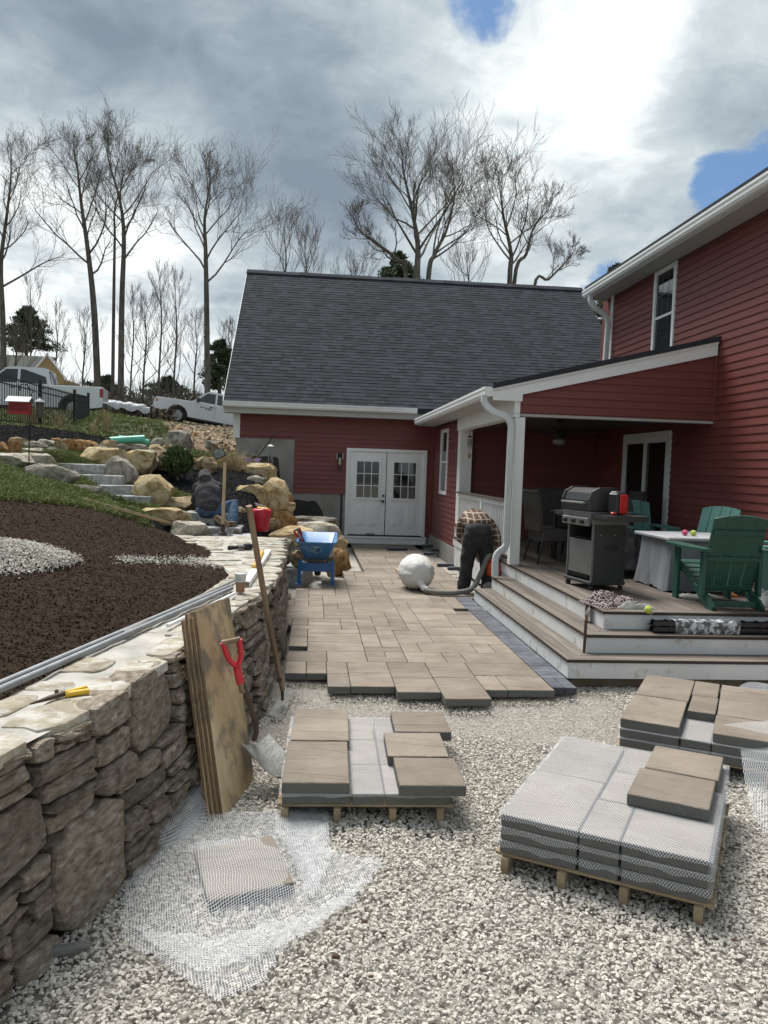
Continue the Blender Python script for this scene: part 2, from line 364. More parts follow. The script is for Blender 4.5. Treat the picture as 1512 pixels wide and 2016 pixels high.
def sub(name, k, mat, kind='structure', label=None):
    f = FT[cls == k]; us, inv = np.unique(f, return_inverse=True)
    me = npmesh(name, VT[us], inv.reshape(f.shape), mat, smooth=True); o = OB(name, me); return tag(o, label, None, None, kind)
for nm, k, mt in (('lawn', 0, m_lawn), ('soil_bed', 1, m_soil), ('mulch_bed', 2, m_mulch), ('dirt_bank', 3, m_bank), ('forest_floor', 4, m_forest), ('ground', 5, m_gbase)): sub(nm, k, mt)

# ---------------------------------------------------------------- scattered stuff (gravel, grass, mulch)
def scatter(name, P, rot, scl, idx, meshes, label=None):
    me = bpy.data.meshes.new(name); me.vertices.add(len(P)); me.vertices.foreach_set('co', P.astype(np.float32).ravel()); me.update()
    for nm, ty, d in (('rot', 'FLOAT_VECTOR', rot), ('scl', 'FLOAT_VECTOR', scl)):
        a = me.attributes.new(nm, ty, 'POINT'); a.data.foreach_set('vector', d.astype(np.float32).ravel())
    a = me.attributes.new('idx', 'INT', 'POINT'); a.data.foreach_set('value', idx.astype(np.int32))
    o = OB(name, me); tag(o, label, None, None, 'stuff')
    cc = bpy.data.collections.new(name+'_pieces')
    for i, m_ in enumerate(meshes): q = bpy.data.objects.new('%s_piece_%02d' % (name, i), m_); cc.objects.link(q)
    g = bpy.data.node_groups.new(name+'_nodes', 'GeometryNodeTree')
    g.interface.new_socket('Geometry', in_out='INPUT', socket_type='NodeSocketGeometry'); g.interface.new_socket('Geometry', in_out='OUTPUT', socket_type='NodeSocketGeometry')
    N = g.nodes.new; L = g.links.new
    gi = N('NodeGroupInput'); go = N('NodeGroupOutput'); ip = N('GeometryNodeInstanceOnPoints'); ci = N('GeometryNodeCollectionInfo')
    ci.inputs['Collection'].default_value = cc; ci.inputs['Separate Children'].default_value = True; ci.inputs['Reset Children'].default_value = True
    def na(nm, ty): q = N('GeometryNodeInputNamedAttribute'); q.data_type = ty; q.inputs['Name'].default_value = nm; return next(s_ for s_ in q.outputs if s_.enabled and s_.name == 'Attribute')
    L(gi.outputs[0], ip.inputs['Points']); L(ci.outputs[0], ip.inputs['Instance']); ip.inputs['Pick Instance'].default_value = True
    L(na('idx', 'INT'), ip.inputs['Instance Index']); L(na('rot', 'FLOAT_VECTOR'), ip.inputs['Rotation']); L(na('scl', 'FLOAT_VECTOR'), ip.inputs['Scale'])
    L(ip.outputs[0], go.inputs[0])
    md = o.modifiers.new('scatter', 'NODES'); md.node_group = g
    return o
rng = np.random.default_rng(5)
def chips(n, mat, kind='stone', s0=0):
    out = []
    for i in range(n):
        import bmesh
        bm = bmesh.new(); rg = random.Random(s0+i)
        if kind == 'stone':
            for _ in range(12): v = Vector((rg.gauss(0, 1), rg.gauss(0, 1), rg.gauss(0, 1))).normalized(); bm.verts.new((v.x*.5*rg.uniform(.8, 1.1), v.y*.38*rg.uniform(.8, 1.1), v.z*.30))
            bmesh.ops.convex_hull(bm, input=bm.verts)
        me = bpy.data.meshes.new(kind); bm.to_mesh(me); bm.free(); me.materials.append(mat); out.append(me)
    return out
m_grav = M('crushed_stone', [(.34, .312, .27), (.51, .475, .42), (.63, .60, .545)], 14, .85, .3, 60, rnd=.22, bd=.004)
st_m = chips(9, m_grav)
def stones(name, pts, s0, s1, label=None, meshes=None, lay=0.):
    n = len(pts); sc = rng.uniform(s0, s1, n)*rng.choice([1, 1, 1, 1.25, .7], n)
    pts = pts.copy(); pts[:, 2] += rng.uniform(-.2, .55, n)*sc*.5+rng.random(n)*lay
    rot = rng.uniform(-1, 1, (n, 3))*np.array([.6, .6, PI]); S = np.stack([sc*rng.uniform(.85, 1.25, n), sc*rng.uniform(.8, 1.15, n), sc*rng.uniform(.8, 1.2, n)], 1)
    return scatter(name, pts, rot, S, rng.integers(0, len(meshes or st_m), n), meshes or st_m, label)
def rpts(n, x0, x1, y0, y1): x = rng.uniform(x0, x1, n); y = rng.uniform(y0, y1, n); return np.stack([x, y, np.full(n, GZ)], 1)
P = rpts(185000, -1.6, 4.4, 1.7, 6.75); px2, py2, _ = PRN(P)
keep = (P[:, 0] > xb(P[:, 1])-.02) & (px2 > -60) & (px2 < 1600) & (py2 < 2080) & ~((P[:, 1] > 6.5) & (P[:, 0] < 2.3))
fz = np.array([mnoise.noise(Vector((p[0]*1.3, p[1]*1.3, 4))) for p in P])
fine_zone = (P[:, 1] > 5.25+fz*.35-.25*np.clip(P[:, 0]-1.6, 0, 1)) & (P[:, 0] < 2.5) & (P[:, 1] < 6.9)
dst = (rng.random(len(P)) < np.where(P[:, 1] > 4.6, .8, 1.))
stones('gravel', P[keep & dst & (~fine_zone | (rng.random(len(P)) < .1))], .013, .029, 'pale grey crushed stone gravel covering the yard', lay=.006)
P2 = np.concatenate([rpts(60000, -.9, 2.6, 4.9, 6.9), rpts(16000, -.45, 0, 6.6, 11.6)]); P2[:, 2] += .008
f2 = np.array([mnoise.noise(Vector((p[0]*1.3, p[1]*1.3, 4))) for p in P2])
k2 = (P2[:, 0] > xb(P2[:, 1])) & (P2[:, 1] > 5.15+f2*.35-.25*np.clip(P2[:, 0]-1.6, 0, 1))
stones('stone_dust', P2[k2], .006, .013, 'fine grey stone dust bed at the edge of the laid paving', lay=.002)
# soil clods and gravel spilled on the soil
m_clod = M('soil_clod', [(.025, .016, .0105), (.056, .038, .026)], 5, 1., .6, 30, rnd=.3, spec=.08)
cl_m = chips(5, m_clod, s0=40)
def region_pts(mask, n, ymax=99, dens_y=False):
    idx = np.where(mask)[0]; A = VT[FT[idx]]; area = np.abs((A[:, 2, 0]-A[:, 0, 0])*(A[:, 2, 1]-A[:, 0, 1])); wy = area/(np.maximum(FC[idx, 1], 2.)**(1.2 if dens_y else 0))
    c = rng.choice(len(idx), n, p=wy/wy.sum()); A = A[c]; u, v = rng.random(n)[:, None], rng.random(n)[:, None]
    return A[:, 0]*(1-u)*(1-v)+A[:, 1]*u*(1-v)+A[:, 2]*u*v+A[:, 3]*(1-u)*v
vis = front & (px_ > -120) & (px_ < 1650)
stones('soil_clods', region_pts((cls == 1) & vis, 34000, dens_y=True), .005, .019, 'loose crumbs of dark topsoil', cl_m)
gp = []
for poly, n in (([(-40, 1078), (30, 1070), (80, 1072), (130, 1088), (160, 1108), (120, 1122), (60, 1130), (-40, 1125)], 9000), ([(225, 1096), (320, 1097), (420, 1100), (455, 1116), (330, 1108), (235, 1106)], 3200)):
    A = region_pts((cls == 1) & vis & (FC[:, 1] < 11.5), 160000); a, b, _ = PRN(A); g_ = A[inpoly(a+rng.normal(0, 9, len(a)), b+rng.normal(0, 3, len(b)), poly)]
    gp.append(g_[rng.choice(len(g_), min(n, len(g_)*3))] if len(g_) else g_)
gm = gp[0].copy(); c0 = gm.mean(0); r0 = np.linalg.norm((gm-c0)[:, :2]/[.75, .7], axis=1); gm[:, 2] += np.clip(.09*(1-r0), 0, 1)*rng.random(len(gm))**.4; gp[0] = gm
stones('spilled_gravel', np.concatenate(gp), .010, .022, 'pale gravel heaped and spilled over the dark soil')
# mulch chips
m_chip = M('mulch_chip', [(.008, .008, .009), (.03, .029, .03)], 9, .95, .3, 30, rnd=.5, spec=.15)
P3 = region_pts((cls == 2) & vis, 22000); n = len(P3)
scatter('mulch', P3+np.array([0, 0, .01]), rng.uniform(-1, 1, (n, 3))*np.array([.5, .5, PI]), np.stack([rng.uniform(.03, .09, n), rng.uniform(.012, .03, n), rng.uniform(.012, .02, n)], 1), rng.integers(0, 4, n), chips(4, m_chip, s0=60), 'shredded black bark mulch')
# rubble on the dirt bank
m_rub = M('rubble', [(.17, .11, .06), (.36, .28, .18), (.50, .44, .36)], 3, .9, .5, 20, rnd=.4)
P3 = region_pts((cls == 3) & vis & (FC[:, 1] < 40), 2600); n = len(P3); sc = rng.uniform(.06, .32, n)*rng.random(n)**1.2+.04
scatter('bank_rubble', P3, rng.uniform(-PI, PI, (n, 3)), np.stack([sc*1.2, sc, sc], 1), rng.integers(0, 5, n), chips(5, m_rub, s0=80), 'loose stones and clods on the excavated bank')
# grass
def tuft(seed, mat, n=14, h=.05, wd=.0035, lean=.5, spread=.04):
    rg = random.Random(seed); mb = MB()
    for _ in range(n):
        a = rg.uniform(0, 2*PI); r_ = rg.uniform(0, spread); b = Vector((math.cos(a)*r_, math.sin(a)*r_, 0)); d = Vector((rg.gauss(0, lean), rg.gauss(0, lean), 1)).normalized(); hh = h*rg.uniform(.5, 1.2)
        sd_ = d.cross(Vector((rg.gauss(0, 1), rg.gauss(0, 1), .2))).normalized()*wd; k = rg.random()
        m1 = b+d*hh*.6; tp = b+d*hh+Vector((d.x, d.y, -.1))*hh*.35
        mb.add([b-sd_, b+sd_, m1+sd_*.8, m1-sd_*.8, tp], [(0, 1, 2, 3), (3, 2, 4)], k)
    me = bpy.data.meshes.new('tuft'); me.from_pydata(mb.v, [], mb.f); me.update()
    a = me.attributes.new('rnd', 'FLOAT', 'POINT'); a.data.foreach_set('value', mb.r); me.materials.append(mat); return me
m_gr = M('grass_blade', [(.10, .14, .03), (.17, .20, .06), (.30, .27, .11)], .9, .7, stops=[.3, .55, .8], rnd=.3)
m_gr2 = M('dry_grass_blade', [(.20, .18, .08), (.34, .29, .16)], .9, .8, rnd=.3)
tf = [tuft(i, m_gr) for i in range(6)]+[tuft(20+i, m_gr2, 10, .04) for i in range(2)]
P4 = region_pts((cls == 0) & vis & (FC[:, 1] < 17) & (FC[:, 1] > 6), 42000); P5 = region_pts((cls == 0) & vis & (FC[:, 1] >= 17) & (FC[:, 1] < 46), 30000)
for nm, P6, k, lb in (('grass', P4, 1., 'short green lawn grass on the near slope'), ('grass_upper', P5, 2.1, 'green lawn grass higher up the hill')):
    n = len(P6); dn = np.array([mnoise.noise(Vector((p[0]*.8, p[1]*.8, 2))) for p in P6]); ix = np.where(rng.random(n) < .16+dn*.5, 6+rng.integers(0, 2, n), rng.integers(0, 6, n))
    z_ = rng.uniform(.7, 1.3, n)*k; scatter(nm, P6, np.stack([rng.normal(0, .15, n), rng.normal(0, .15, n), rng.uniform(0, 6.28, n)], 1), np.stack([z_*1.2, z_*1.2, z_], 1), ix, tf, lb)
# ---------------------------------------------------------------- the house
def m_side_extra(T, co, c, b): return c
m_sid = M('red_vinyl_siding', [(.150, .037, .031), (.182, .048, .040)], 1.2, .55, .25, 90, rnd=.07, stretch=(1, 1, 6), bd=.002)
m_wht = M('white_trim', [(.76, .77, .77), (.82, .825, .82)], 2, .5, .1, 40, bd=.002)
m_whtd = M('muddy_white_board', [(.60, .61, .61), (.72, .73, .73)], 2, .55, .1, 30, dirt=((.34, .29, .20), .56, 5.), bd=.002)
m_conc = M('concrete', [(.20, .195, .17), (.28, .27, .245), (.33, .325, .30)], 1.7, .9, .4, 40, dirt=((.16, .15, .12), .58, 2.5), bd=.004)
m_mem = M('black_membrane', [(.012, .012, .013), (.022, .022, .024)], 5, .6, .5, 20)
m_gls = M('dark_glass', [(.004, .006, .007), (.007, .011, .012)], 1, .04, 0, spec=.8)
m_shg = M('asphalt_shingle', [(.028, .031, .037), (.046, .050, .058)], 60, .98, .6, 160, rnd=.26, spec=.15, bd=.003)
m_blk = M('black_metal', [(.012, .012, .013)], 5, .45)
m_sof = M('soffit', [(.42, .42, .40), (.46, .46, .44)], 3, .6)
m_dwnsp = M('white_downspout', [(.55, .57, .57), (.64, .66, .66)], 3, .4)
m_porchc = M('porch_ceiling', [(.07, .06, .05)], 3, .7)  # porch shade put into the colour: ceiling set dark to dim the interior
house = EM('red_house', 'red clapboard house with dark shingled garage wing and covered porch', 'house', (2.8, 16, 0))
class HB(MB):                                # meshes written in world coordinates under the house
    def go(s, name, mat, parent=None, **k):
        o = s.build(name, mat, parent or house, **k)
        if parent is None or parent is house: o.location = (-2.8, -16, 0)
        return o
YG = 18.43
def siding(par, ax, cst, out, z0, z1, segs, e=.107, maxn=999):
    k = 0; z = z0
    while z < z1-.02:
        h = min(e, z1-z)
        for sg in segs(z+h*.5, z, z+h):
            u0, u1 = sg[:2]; v0, v1 = (sg[2], sg[3]) if len(sg) > 3 else (u0, u1)
            if u1-u0 < .03: continue
            mb = HB(); a, t = .016*out, .003*out; P = []
            for uu, vv in ((u0, v0), (u1, v1)):
                for (d, zz, q) in ((0, z, uu), (a, z, uu), (a, z+.012, uu), (t, z+h, vv), (0, z+h, vv)):
                    P.append((q, cst+d, zz) if ax == 'y' else (cst+d, q, zz))
            mb.add(P, [(0, 1, 2, 3, 4), (9, 8, 7, 6, 5)]+[(i, (i+1) % 5, 5+(i+1) % 5, 5+i) for i in range(5)])
            mb.go('siding_board', m_sid, par); k += 1
        z += e
    return k
def cut(iv, holes):
    out = [iv]
    for a, b in holes:
        nx = []
        for s_ in out:
            if b <= s_[0] or a >= s_[1]: nx.append(s_); continue
            if a > s_[0]: nx.append((s_[0], a))
            if b < s_[1]: nx.append((b, s_[1]))
        out = nx
    return out
def wallpart(name, a, b, mat): o = HB().bx(a, b).go(name, mat); return o
def wp(name, a, b, mat):                      # a wall body whose boards are its children (kept at the house's own origin)
    return wallpart(name, a, b, mat)
# garage front wall
gw = wp('garage_front_wall', (-.44, YG+.005, 1.19), (2.8, YG+.2, 2.35), m_sid); HB().bx((-1.74, YG+.005, 2.35), (2.8, YG+.2, 3.0)).go('wall_sheathing', m_sid); HB().bx((2.66, YG+.005, .17), (2.8, YG+.2, 1.19)).go('wall_sheathing', m_sid)
def gseg(zc, z, zt):
    x0 = -1.69 if z > 2.34 else -.44
    h = [(.755, 2.655)] if z < 2.19 else []
    r = cut((x0, 2.79), h)
    return [s_ for s_ in r if not (zt < 1.19 and s_[0] < .7)]
siding(gw, 'y', YG, -1, .165, 2.97, gseg)
HB().bx((-1.84, YG-.022, 2.345), (-1.69, YG+.12, 2.97)).bx((-1.84, YG+.12, 2.345), (-1.80, YG+.26, 2.97)).go('corner_board', m_wht)
HB().bx((2.765, YG-.024, .2), (2.80, YG+.0, 2.75)).go('corner_strip', m_sid)
fd = HB().bx((-1.78, YG+.012, -.2), (-.43, YG+.22, 2.36)).go('foundation_wall', m_conc); HB().bx((-.43, YG+.012, -.2), (.76, YG+.22, 1.2)).go('foundation_wall', m_conc); HB().bx((2.66, YG+.012, -.2), (3.0, YG+.22, .17)).go('foundation_wall', m_conc)
mm = HB(); 
mm.prism([(-1.76, 1.2), (-.80, 1.2), (-.74, 1.35), (-.80, 1.9), (-.84, 1.93), (-1.0, 1.95), (-1.25, 1.93), (-1.5, 1.96), (-1.62, 1.93), (-1.70, 1.85), (-1.76, 1.8)], (YG+.002, YG+.010))
mm.prism([(-.42, .3), (.35, .3), (.30, .55), (.22, .75), (.10, .93), (.02, .96), (-.1, .93), (-.28, .96), (-.40, .97), (-.43, .9)], (YG+.002, YG+.010))
mm.bx((.655, YG-.004, -.05), (.705, YG+.006, 1.16)).go('membrane', m_mem, fd if 0 else None)
# garage body, roof
RX0, RX1, EY, EZ, RY, RZ = -2.04, 7.85, 18.02, 3.13, 23.42, 7.29
bw = HB(); bw.prism([(18.64, -.2), (18.64, 2.95), (RY, 6.85), (28.2, 2.95), (28.2, -.2)], (-1.74, -1.6), 'x'); bw.prism([(18.64, -.2), (18.64, 2.95), (RY, 6.85), (28.2, 2.95), (28.2, -.2)], (7.35, 7.5), 'x'); bw.bx((-1.6, 28.0, -.2), (7.35, 28.2, 2.95)).bx((3.0, YG+.03, -.2), (7.5, YG+.2, 3.0))
bw.go('garage_wall', m_sid)
rf = HB(); th = .11
rf.prism([(EY, EZ-th), (EY, EZ), (RY, RZ), (2*RY-EY, EZ), (2*RY-EY, EZ-th), (RY, RZ-th)], (RX0, RX1), 'x')
roof = rf.go('garage_roof', m_shg)
HB().bx((RX0+.02, EY+.02, EZ-.24), (RX1-.02, EY+.04, EZ-.1)).bx((RX0+.02, EY+.04, EZ-.24), (RX1-.02, YG-.03, EZ-.225)).go('eave_soffit', m_sof)
for xx in (RX0-.012, RX1-.01):
    rk = HB(); rk.prism([(EY, EZ-th-.10), (EY, EZ-.015), (RY, RZ-.015), (RY, RZ-th-.14)], (xx, xx+.02), 'x'); rk.prism([(2*RY-EY, EZ-th-.10), (2*RY-EY, EZ-.015), (RY, RZ-.015), (RY, RZ-th-.14)], (xx, xx+.02), 'x'); rk.go('rake_board', m_wht)
def gutter(name, p, q, outv, mat=m_wht, h=.125, d=.12):
    # K-style gutter from p to q (top outer corner line), outv = direction away from the wall
    p, q, o = Vector(p), Vector(q), Vector(outv); mb = HB(); up_ = Vector((0, 0, 1))
    prof = [(-d, 0), (-d, -h), (-.035, -h), (-.012, -h*.72), (-.012, -h*.45), (0, -h*.25), (0, 0), (-.012, 0), (-.012, -.02), (-.03, -h*.6), (-d+.01, -h*.6), (-d+.01, 0)]
    V = [p+o*a+up_*b for a, b in prof]+[q+o*a+up_*b for a, b in prof]; n = len(prof)
    mb.add(V, [(i, (i+1) % n, n+(i+1) % n, n+i) for i in range(n)])
    for base in (0, n): mb.add([V[base+i] for i in range(7)], [(0, 1, 2, 3, 4, 5, 6)])
    return mb.go(name, mat)
gutter('gutter', (RX0, 17.91, 3.14), (2.32, 17.91, 3.14), (0, -1, 0))
# shingles
L = math.hypot(RY-EY, RZ-EZ); sy, sz_ = (RY-EY)/L, (RZ-EZ)/L; nrm = Vector((0, -sz_, sy)); ex = .143; ncs = int(L/ex)
big = MB(); var = []; cnt = 0; rs = random.Random(3)
def shing(mb, x, wd, t, off, r):
    o = Vector((x, EY+sy*t, EZ+sz_*t))+nrm*.002; a = Vector((0, sy, sz_)); X_ = Vector((1, 0, 0))
    h = ex+.02; th0 = .009+off
    V = [o, o+X_*wd, o+X_*wd+nrm*th0, o+nrm*th0, o+a*h, o+X_*wd+a*h, o+X_*wd+a*h+nrm*.002, o+a*h+nrm*.002]
    mb.add(V, [(0, 1, 2, 3), (3, 2, 6, 7), (0, 3, 7, 4), (1, 5, 6, 2), (4, 7, 6, 5)], r)
for i in range(ncs):
    x = RX0; t = i*ex
    while x < RX1-.02:
        wd = min(rs.choice([.12, .17, .2, .24, .3]), RX1-x); r = rs.random()+.001
        if cnt < 290: q = MB(); shing(q, x, wd, t, rs.choice([0, .004]), r); o = q.build('shingle', m_shg, roof); cnt += 1
        else: shing(big, x, wd, t, rs.choice([0, .004]), r)
        x += wd
o = big.build('shingle_courses', m_shg, roof); o['kind'] = 'stuff'
rc = HB(); x = RX0-.01
while x < RX1:
    w2 = min(.3, RX1+.01-x); rc.prism([(RY-.17, RZ-.09+.02), (RY, RZ+.045+.012*rs.random()), (RY+.17, RZ-.09+.02), (RY+.16, RZ-.12), (RY, RZ+.01), (RY-.16, RZ-.12)], (x, x+w2-.004), 'x', rs.random()); x += w2
rc.go('ridge_cap', m_shg)
# double door
def door():
    D = EM('double_door', None, None, (0, 0, 0)); D.parent = house; D.location = (-2.8, -16, 0)
    fr = MB(); y0 = YG-.045
    fr.bx((.765, y0, .18), (.835, YG+.05, 2.20)).bx((2.575, y0, .18), (2.645, YG+.05, 2.20)).bx((.835, y0, 2.135), (2.575, YG+.05, 2.20)).bx((.80, y0+.02, .18), (.85, YG+.05, 2.14), r=.1)
    fr.bx((2.56, y0+.02, .18), (2.60, YG+.05, 2.14))
    fr.build('door_frame', m_wht, D)
    MB().bx((.74, YG-.085, .12), (2.68, YG+.03, .165)).bx((.75, YG-.065, -.01), (2.67, YG+.03, .12)).build('sill_board', m_wht, D)
    MB().bx((.85, YG-.05, .165), (2.56, YG, .20)).build('threshold', m_blk, D)
    pm = None
    for k, x0 in enumerate((.85, 1.715)):
        x1 = x0+.845; yd = YG-.012; lf = MB(); lf.bx((x0, yd, .20), (x1, yd+.05, 2.135))
        wx0, wx1, wz0, wz1 = x0+.165, x1-.165, 1.065, 1.90
        # light frame round the glass
        for a, b in (((wx0-.05, wz0-.05), (wx1+.05, wz0)), ((wx0-.05, wz1), (wx1+.05, wz1+.05)), ((wx0-.05, wz0), (wx0, wz1)), ((wx1, wz0), (wx1+.05, wz1))): lf.bx((a[0], yd-.02, a[1]), (b[0], yd+.001, b[1]))
        for px0 in (x0+.15, x0+.48):             # raised panels: rim groove + raised field
            lf.bx((px0, yd-.012, .42), (px0+.215, yd+.001, .88)); lf.bx((px0+.03, yd-.022, .45), (px0+.185, yd-.011, .85))
        lf.build('door_leaf', m_wht, D)
        mu = MB()
        for j in (1, 2):
            xx = wx0+(wx1-wx0)*j/3; mu.bx((xx-.008, yd-.016, wz0), (xx+.008, yd-.002, wz1)); zz2 = wz0+(wz1-wz0)*j/3; mu.bx((wx0, yd-.015, zz2-.008), (wx1, yd-.003, zz2+.008))
        mu.build('muntin', m_wht, D)
        pw_, ph = (wx1-wx0)/3, (wz1-wz0)/3
        if pm is None: o = MB().box((0, 0, 0), (pw_-.004, .004, ph-.004)).build('pane', m_gls, D); pm = o.data; col.objects.unlink(o); bpy.data.objects.remove(o)
        for a in range(3):
            for b in range(3): OB('pane', pm, D, (wx0+pw_*(a+.5), yd-.004, wz0+ph*(b+.5)))
    kn = MB(); kn.lathe((1.645, YG-.012, 1.115), [(.001, -.03), (.028, -.028), (.028, 0)], 14, 'y'); kn.build('deadbolt', m_blk, D)
    kn = MB(); kn.lathe((1.645, YG-.012, .985), [(.001, -.07), (.026, -.065), (.028, -.045), (.012, -.03), (.03, -.012), (.03, 0)], 14, 'y').bx((1.56, YG-.065, .98), (1.64, YG-.05, .995)); kn.build('door_handle', m_blk, D)
    MB().bx((1.27, YG-.06, .20), (1.47, YG-.012, .235), .006).build('door_stop', m_conc, D)
door()
# wall lantern
wl = EM('wall_lantern', None, None); wl.parent = house; wl.location = (-2.8, -16, 0)
mb = MB(); mb.bx((.55, YG-.03, 1.86), (.67, YG-.016, 2.07)).bx((.56, YG-.16, 2.035), (.66, YG-.02, 2.065), .01).bx((.565, YG-.15, 1.70), (.655, YG-.05, 1.73), .005)
for sx in (.567, .648):
    for syy in (-.148, -.057): mb.bx((sx, YG+syy, 1.73), (sx+.007, YG+syy+.007, 2.036))
mb.build('lantern_frame', M('bronze', [(.03, .022, .016)], 4, .5), wl)
MB().lathe((.61, YG-.10, 1.80), [(.02, 0), (.03, .03), (.03, .12), (.015, .17)], 12).build('lantern_bulb', M('frosted_bulb', [(.5, .46, .36)], 4, .3), wl)
for xa in (.536, .672): MB().bx((xa, YG-.06, 1.93), (xa+.014, YG-.02, 2.07), .004).build('lantern_bracket', m_wht, wl)
# side wall of the wing (faces left), with its window
def window_x(X, y0, y1, z0, z1, out=-1, fw_=.07, screen=False, mun=0):
    W_ = EM('window', None, None); W_.parent = house; W_.location = (-2.8, -16, 0); a, b = sorted((X+out*.035, X+.06*(-out))); zm = (z0+z1)/2
    f = MB()
    for (ya, yb_, za, zb) in ((y0, y1, z0, z0+fw_), (y0, y1, z1-fw_, z1), (y0, y0+fw_, z0+fw_, z1-fw_), (y1-fw_, y1, z0+fw_, z1-fw_)): f.bx((a, ya, za), (b, yb_, zb))
    f.build('window_frame', m_wht, W_); MB().bx((X+out*.018, y0+fw_, zm-.02), (X+.05*(-out), y1-fw_, zm+.02)).build('meeting_rail', m_wht, W_)
    for (za, zb) in ((z0+fw_, zm-.02), (zm+.02, z1-fw_)): MB().bx((X+out*.004, y0+fw_, za), (X-out*.01, y1-fw_, zb)).build('pane', m_gls, W_)
    if mun:
        q = MB()
        for j in (1, 2): yy = y0+fw_+(y1-y0-2*fw_)*j/3; q.bx((X+out*.006, yy-.005, zm+.02), (X, yy+.005, z1-fw_))
        q.bx((X+out*.007, y0+fw_, (zm+z1-fw_)/2-.005), (X, y1-fw_, (zm+z1-fw_)/2+.005)); q.build('muntin', M('grey_muntin', [(.12, .13, .14)], 3, .5), W_)
sw = wp('wing_side_wall', (2.805, 15.18, -.1), (2.95, YG, 2.75), m_conc)
siding(sw, 'x', 2.8, -1, .255, 2.74, lambda zc, z, zt: cut((15.18, YG-.0), [(16.38, 17.22)] if 1.24 < zc < 2.64 else []))
window_x(2.8, 16.36, 17.24, 1.24, 2.63)
HB().bx((2.775, 14.9, .2), (3.0, 15.18, 2.66)).bx((2.77, 14.93, -.1), (3.0, 15.18, .2)).go('porch_pilaster', m_wht)
HB().bx((2.76, 14.94, -.12), (2.80, 18.40, .245)).go('skirt_board', m_conc)
pb = wp('porch_back_wall', (3.0, 15.05, .3), (5.47, 15.2, 2.75), m_sid)
siding(pb, 'y', 15.04, -1, .5, 2.62, lambda zc, z, zt: [(3.0, 5.46)])
# main wall (faces left), upper floor window and sliding door
HX = 5.47
mw = wp('main_wall', (HX+.005, 4.6, -.1), (HX+.2, 15.05, 5.12), m_sid)
def mseg(zc, z, zt):
    h = []
    if zc < 2.50: h.append((11.74, 13.62))
    if 3.62 < zc < 5.06: h.append((11.88, 12.62))
    y1 = 15.04 if zc < 3.4 else 14.50
    if zc < .5: return []
    r = cut((4.6, y1), h); out = []
    for a, b in r:                            # vinyl lengths overlap at lap joints
        js = random.Random(int(z*1000)+int(a*10)); c = a+js.uniform(1.2, 3.2)
        while c < b-.8: out.append((a, c-.0)); a = c+.002; c = a+js.uniform(2.4, 3.6)
        out.append((a, b))
    return out
siding(mw, 'x', HX, -1, .52, 5.08, mseg)
window_x(HX, 11.86, 12.64, 3.55, 5.07, mun=1)
HB().bx((HX-.025, 14.44, 3.3), (HX+.1, 14.55, 5.10)).go('corner_board', m_wht)
HB().bx((HX+.2, 4.6, -.1), (12.5, 4.8, 5.1)).bx((HX+.2, 14.3, 3.), (12.5, 14.5, 5.1)).bx((12.3, 4.8, -.1), (12.5, 14.3, 5.1)).go('main_back_wall', m_sid)
HB().prism([(5.02, 5.22), (5.02, 5.30), (9.0, 8.0), (12.98, 5.30), (12.98, 5.22), (9.0, 7.9)], (4.2, 14.82)).go('main_roof', m_shg)
HB().bx((5.09, 4.2, 5.09), (HX, 14.80, 5.11)).bx((5.07, 4.2, 5.06), (5.09, 14.81, 5.24)).bx((5.09, 14.78, 5.06), (HX+.1, 14.81, 5.25)).go('main_soffit', m_sof)
gutter('gutter', (4.97, 4.2, 5.22), (4.97, 14.82, 5.22), (-1, 0, 0))
for d_ in (1,):
    S = EM('sliding_door', None, None); S.parent = house; S.location = (-2.8, -16, 0)
    f = MB()
    for (ya, yb_, za, zb) in ((11.76, 13.6, 2.39, 2.48), (11.76, 11.86, .5, 2.39), (13.5, 13.6, .5, 2.39), (11.86, 13.5, .5, .56)): f.bx((HX-.035, ya, za), (HX+.08, yb_, zb))
    f.build('door_frame', m_wht, S)
    for (ya, yb_, xo) in ((11.86, 12.72, 0.), (12.64, 13.5, -.02)):
        g = MB()
        for (p, q, za, zb) in ((ya, yb_, .56, .66), (ya, yb_, 2.31, 2.39), (ya, ya+.07, .66, 2.31), (yb_-.07, yb_, .66, 2.31)): g.bx((HX-.02+xo, p, za), (HX+.015+xo, q, zb))
        g.build('sash', m_wht, S); MB().bx((HX-.004+xo, ya+.07, .66), (HX+.003+xo, yb_-.07, 2.31)).build('pane', m_gls, S)
    MB().bx((HX-.06, 13.44, 1.35), (HX-.04, 13.47, 1.65)).build('door_handle', m_wht, S)
# porch: shed roof, gable siding, beam, posts, ceiling
PY = 10.5
pr_ = lambda x: 2.90+(x-2.35)*(3.67-2.90)/(HX-2.35)
HB().prism([(2.35, 2.86), (HX, 3.63), (HX, 3.70), (2.35, 2.93)], (PY-.09, 18.05)).go('porch_roof', m_shg)
HB().prism([(2.35, 2.83), (2.35, 2.895), (HX-.03, 3.655), (HX-.03, 3.59)], (PY-.075, PY-.05)).prism([(2.36, 2.71), (2.36, 2.83), (HX-.03, 3.59), (HX-.03, 3.44), (2.76, 2.80), (2.76, 2.71)], (PY-.055, PY-.02)).go('rake_board', m_wht)
gb = HB(); gb.prism([(2.74, 2.55), (2.74, 2.80), (HX, 3.47), (HX, 2.55)], (PY+.005, PY+.1)); gb = gb.go('porch_gable_wall', m_sid)
def gbs(zc, z, zt):
    f = lambda zz: 2.745 if zz < 2.79 else 2.76+(zz-2.80)/(3.44-2.80)*(HX-2.76)
    a, b = f(z), f(zt)
    return [(a, HX-.04, b, HX-.04)] if b < HX-.1 else []
siding(gb, 'y', PY, -1, 2.565, 3.44, gbs)
